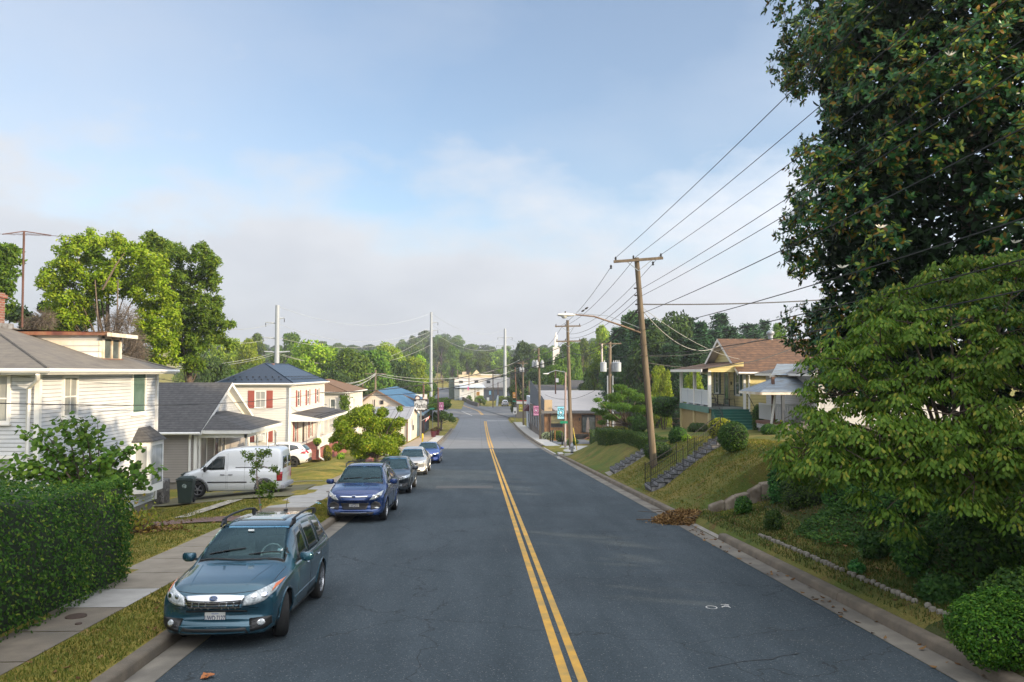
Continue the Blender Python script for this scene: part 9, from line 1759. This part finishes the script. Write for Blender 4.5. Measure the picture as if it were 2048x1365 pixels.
# the wooded ridge beyond the town: every crown its own tree
rs=random.Random(11); sky_=[(-40,700),(60,640),(120,660),(430,684),(500,690),(600,686),(700,688),(760,694),(800,684),(820,672),(850,668),(895,668),(925,680),(950,692),(985,690),(1030,694),(1080,690),(1130,684),(1200,676),(1600,668),(1900,660)]
def skyl(px): return float(np.interp(px,[a for a,b in sky_],[b for a,b in sky_]))
for row,(Y,dy) in enumerate(((215,48),(260,36),(320,26),(400,14),(480,6),(560,0))):
    px=380 if Y>230 else 380
    while px<1330:
        w=rs.uniform(34,54)*(1.15-.05*row); yt=skyl(px)+dy+rs.uniform(-4,8); rd=958+cxs(Y)*F/Y
        if not (Y<350 and abs(px-rd)<30) and not (895<px<1030 and Y<320) and not (Y<240 and 850<px<1060):
            kk=rs.choice(['green','green','dark','lime','green'] if row<4 else ['green','dark','green','dark'])
            ptree(px,yt,Y,w*1.15,kk,['leafy tree in the belt just beyond the rooftops','leafy tree on the lower wooded slope beyond the town','tree crown on the wooded hillside beyond the town','hazy tree crown high on the wooded hillside','hazy tree just under the skyline of the far hill','far tree on the skyline of the wooded hill'][row],group=['tree belt beyond the rooftops','lower wooded slope','wooded hillside','upper wooded hillside','trees below the skyline','skyline trees'][row])
        px+=w*rs.uniform(.6,.85)
# trees just outside the view on the right that shade the near road
for i,(x,y,h,r,k) in enumerate(((13.5,10,9.0,4.5,'dark'),(16,3,10.8,5,'dark'),(11.5,-3,8.6,4.4,'green'),(22,12,10,5,'dark'),(19,-6,10,5.5,'green'),(27,1,9,6,'dark'),(12.5,-14,9,5,'green'),(30,-12,11,6,'dark'),(24,-25,12,7,'green'),(36,8,10,6,'dark'))):
    place_tree(GEN[k][i%2],(x,y,g(x,y)-.2),'large shade tree number %s along the right hand bank behind the viewpoint'%['one','two','three','four','five','six','seven','eight','nine','ten'][i] if False else ['shade tree beside the dogwood','tall shade tree right of the camera','shade tree behind the camera on the bank','shade tree behind the magnolia','broad shade tree behind the camera','tallest shade tree on the upper bank','shade tree farther back on the bank','wide shade tree up the slope','farthest shade tree behind the camera','shade tree beyond the magnolia'][i]+' standing outside the picture',sc=(r/4.2,r/4.2,h/10),rot=i*1.1,group=None)
# ------------------------------------------------------------ grass
def grass(name,areas,mt,seed,hgt=.05):
    rng=np.random.default_rng(seed); V=[]
    for (x0,x1,y0,y1,n) in areas:
        x=rng.uniform(x0,x1,n); y=y0+(y1-y0)*rng.random(n)**1.25; z=np.array([g(a,b)+(.05*math.sin(a*1.7+b*.9)*math.sin(b*.63-a*.4) if (-7.26>a or a>7.0) else 0) for a,b in zip(x,y)]); a=rng.uniform(0,2*PI,n); w=.006+.0005*y; h=hgt*rng.uniform(.5,1.3,n)
        v=np.empty((n,3,3)); v[:,0]=np.stack([x-np.cos(a)*w,y-np.sin(a)*w,z-.01],1); v[:,1]=np.stack([x+np.cos(a)*w,y+np.sin(a)*w,z-.01],1); v[:,2]=np.stack([x+rng.normal(0,.02,n),y+rng.normal(0,.02,n),z+h],1); V.append(v)
    V=np.concatenate(V); n=len(V); me=bpy.data.meshes.new(name); me.vertices.add(n*3); me.vertices.foreach_set('co',V.reshape(-1)); me.loops.add(n*3); me.loops.foreach_set('vertex_index',np.arange(n*3,dtype=np.int32)); me.polygons.add(n); me.polygons.foreach_set('loop_start',np.arange(n,dtype=np.int32)*3); me.polygons.foreach_set('loop_total',np.full(n,3,np.int32)); me.materials.append(mt); me.update(calc_edges=True); link(name,me,kind='stuff')
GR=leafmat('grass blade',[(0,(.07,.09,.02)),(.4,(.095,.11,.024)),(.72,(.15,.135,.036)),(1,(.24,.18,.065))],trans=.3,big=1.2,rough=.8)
GR2=leafmat('shaded grass blade',[(0,(.035,.06,.016)),(.6,(.06,.085,.022)),(.85,(.12,.10,.035)),(1,(.16,.10,.045))],trans=.3,big=1.2,rough=.8)  # darker copy of the blade colour with the trees' shade put in
grass('grass',[(-5.76,-4.64,3.5,30,26000),(-12.3,-7.35,15.5,31,24000),(6.60,12,24,40,22000)],GR,1)
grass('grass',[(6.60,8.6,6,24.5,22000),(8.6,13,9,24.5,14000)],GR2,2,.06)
rng=np.random.default_rng(4); n=420; x=np.concatenate([rng.uniform(6.7,11,260),rng.uniform(-5.7,-4.7,70),rng.uniform(5.9,6.35,90)]); y=rng.uniform(6,26,n); z=np.array([g(a,b)+.03 for a,b in zip(x,y)]); link('fallen_leaves',leafmesh('litter',np.stack([x,y,z],1),rng.normal(0,.25,(n,3))+[0,0,1],.12,.06,rng,DEAD),kind='stuff')
def cover():
    rng=np.random.default_rng(15); n=62000; x=rng.uniform(7.9,16,n); y=rng.uniform(7.5,25,n); keep=(x>8.3+.9*np.sin(y*.9)+np.clip((17-y)*-.12,-.9,1.2)); x=x[keep]; y=y[keep]; c=np.sin(x*2.1+1)*np.sin(y*1.7)+np.sin(x*.9-y*1.3); hh=np.clip(.30+.26*c,.05,.9)*np.clip((x-7.6)/1.6,.25,1); z=np.array([g(a,b) for a,b in zip(x,y)])+rng.random(len(x))**.6*hh
    link('ground_cover',leafmesh('cover',np.stack([x,y,z],1),rng.normal(0,.5,(len(x),3))+[0,-.2,.9],.085,.055,rng,UG),kind='stuff')
cover()
# ------------------------------------------------------------ haze
hz=bpy.data.materials.new('haze'); hz.use_nodes=True; t=hz.node_tree; t.nodes.clear(); o=t.nodes.new('ShaderNodeOutputMaterial'); v=t.nodes.new('ShaderNodeVolumePrincipled'); v.inputs['Density'].default_value=.00038; v.inputs['Color'].default_value=(.85,.90,1,1); v.inputs['Anisotropy'].default_value=.2; t.links.new(v.outputs[0],o.inputs['Volume'])
MB().bb(-900,900,-90,1250,-16,62).build('haze',hz,kind='stuff')
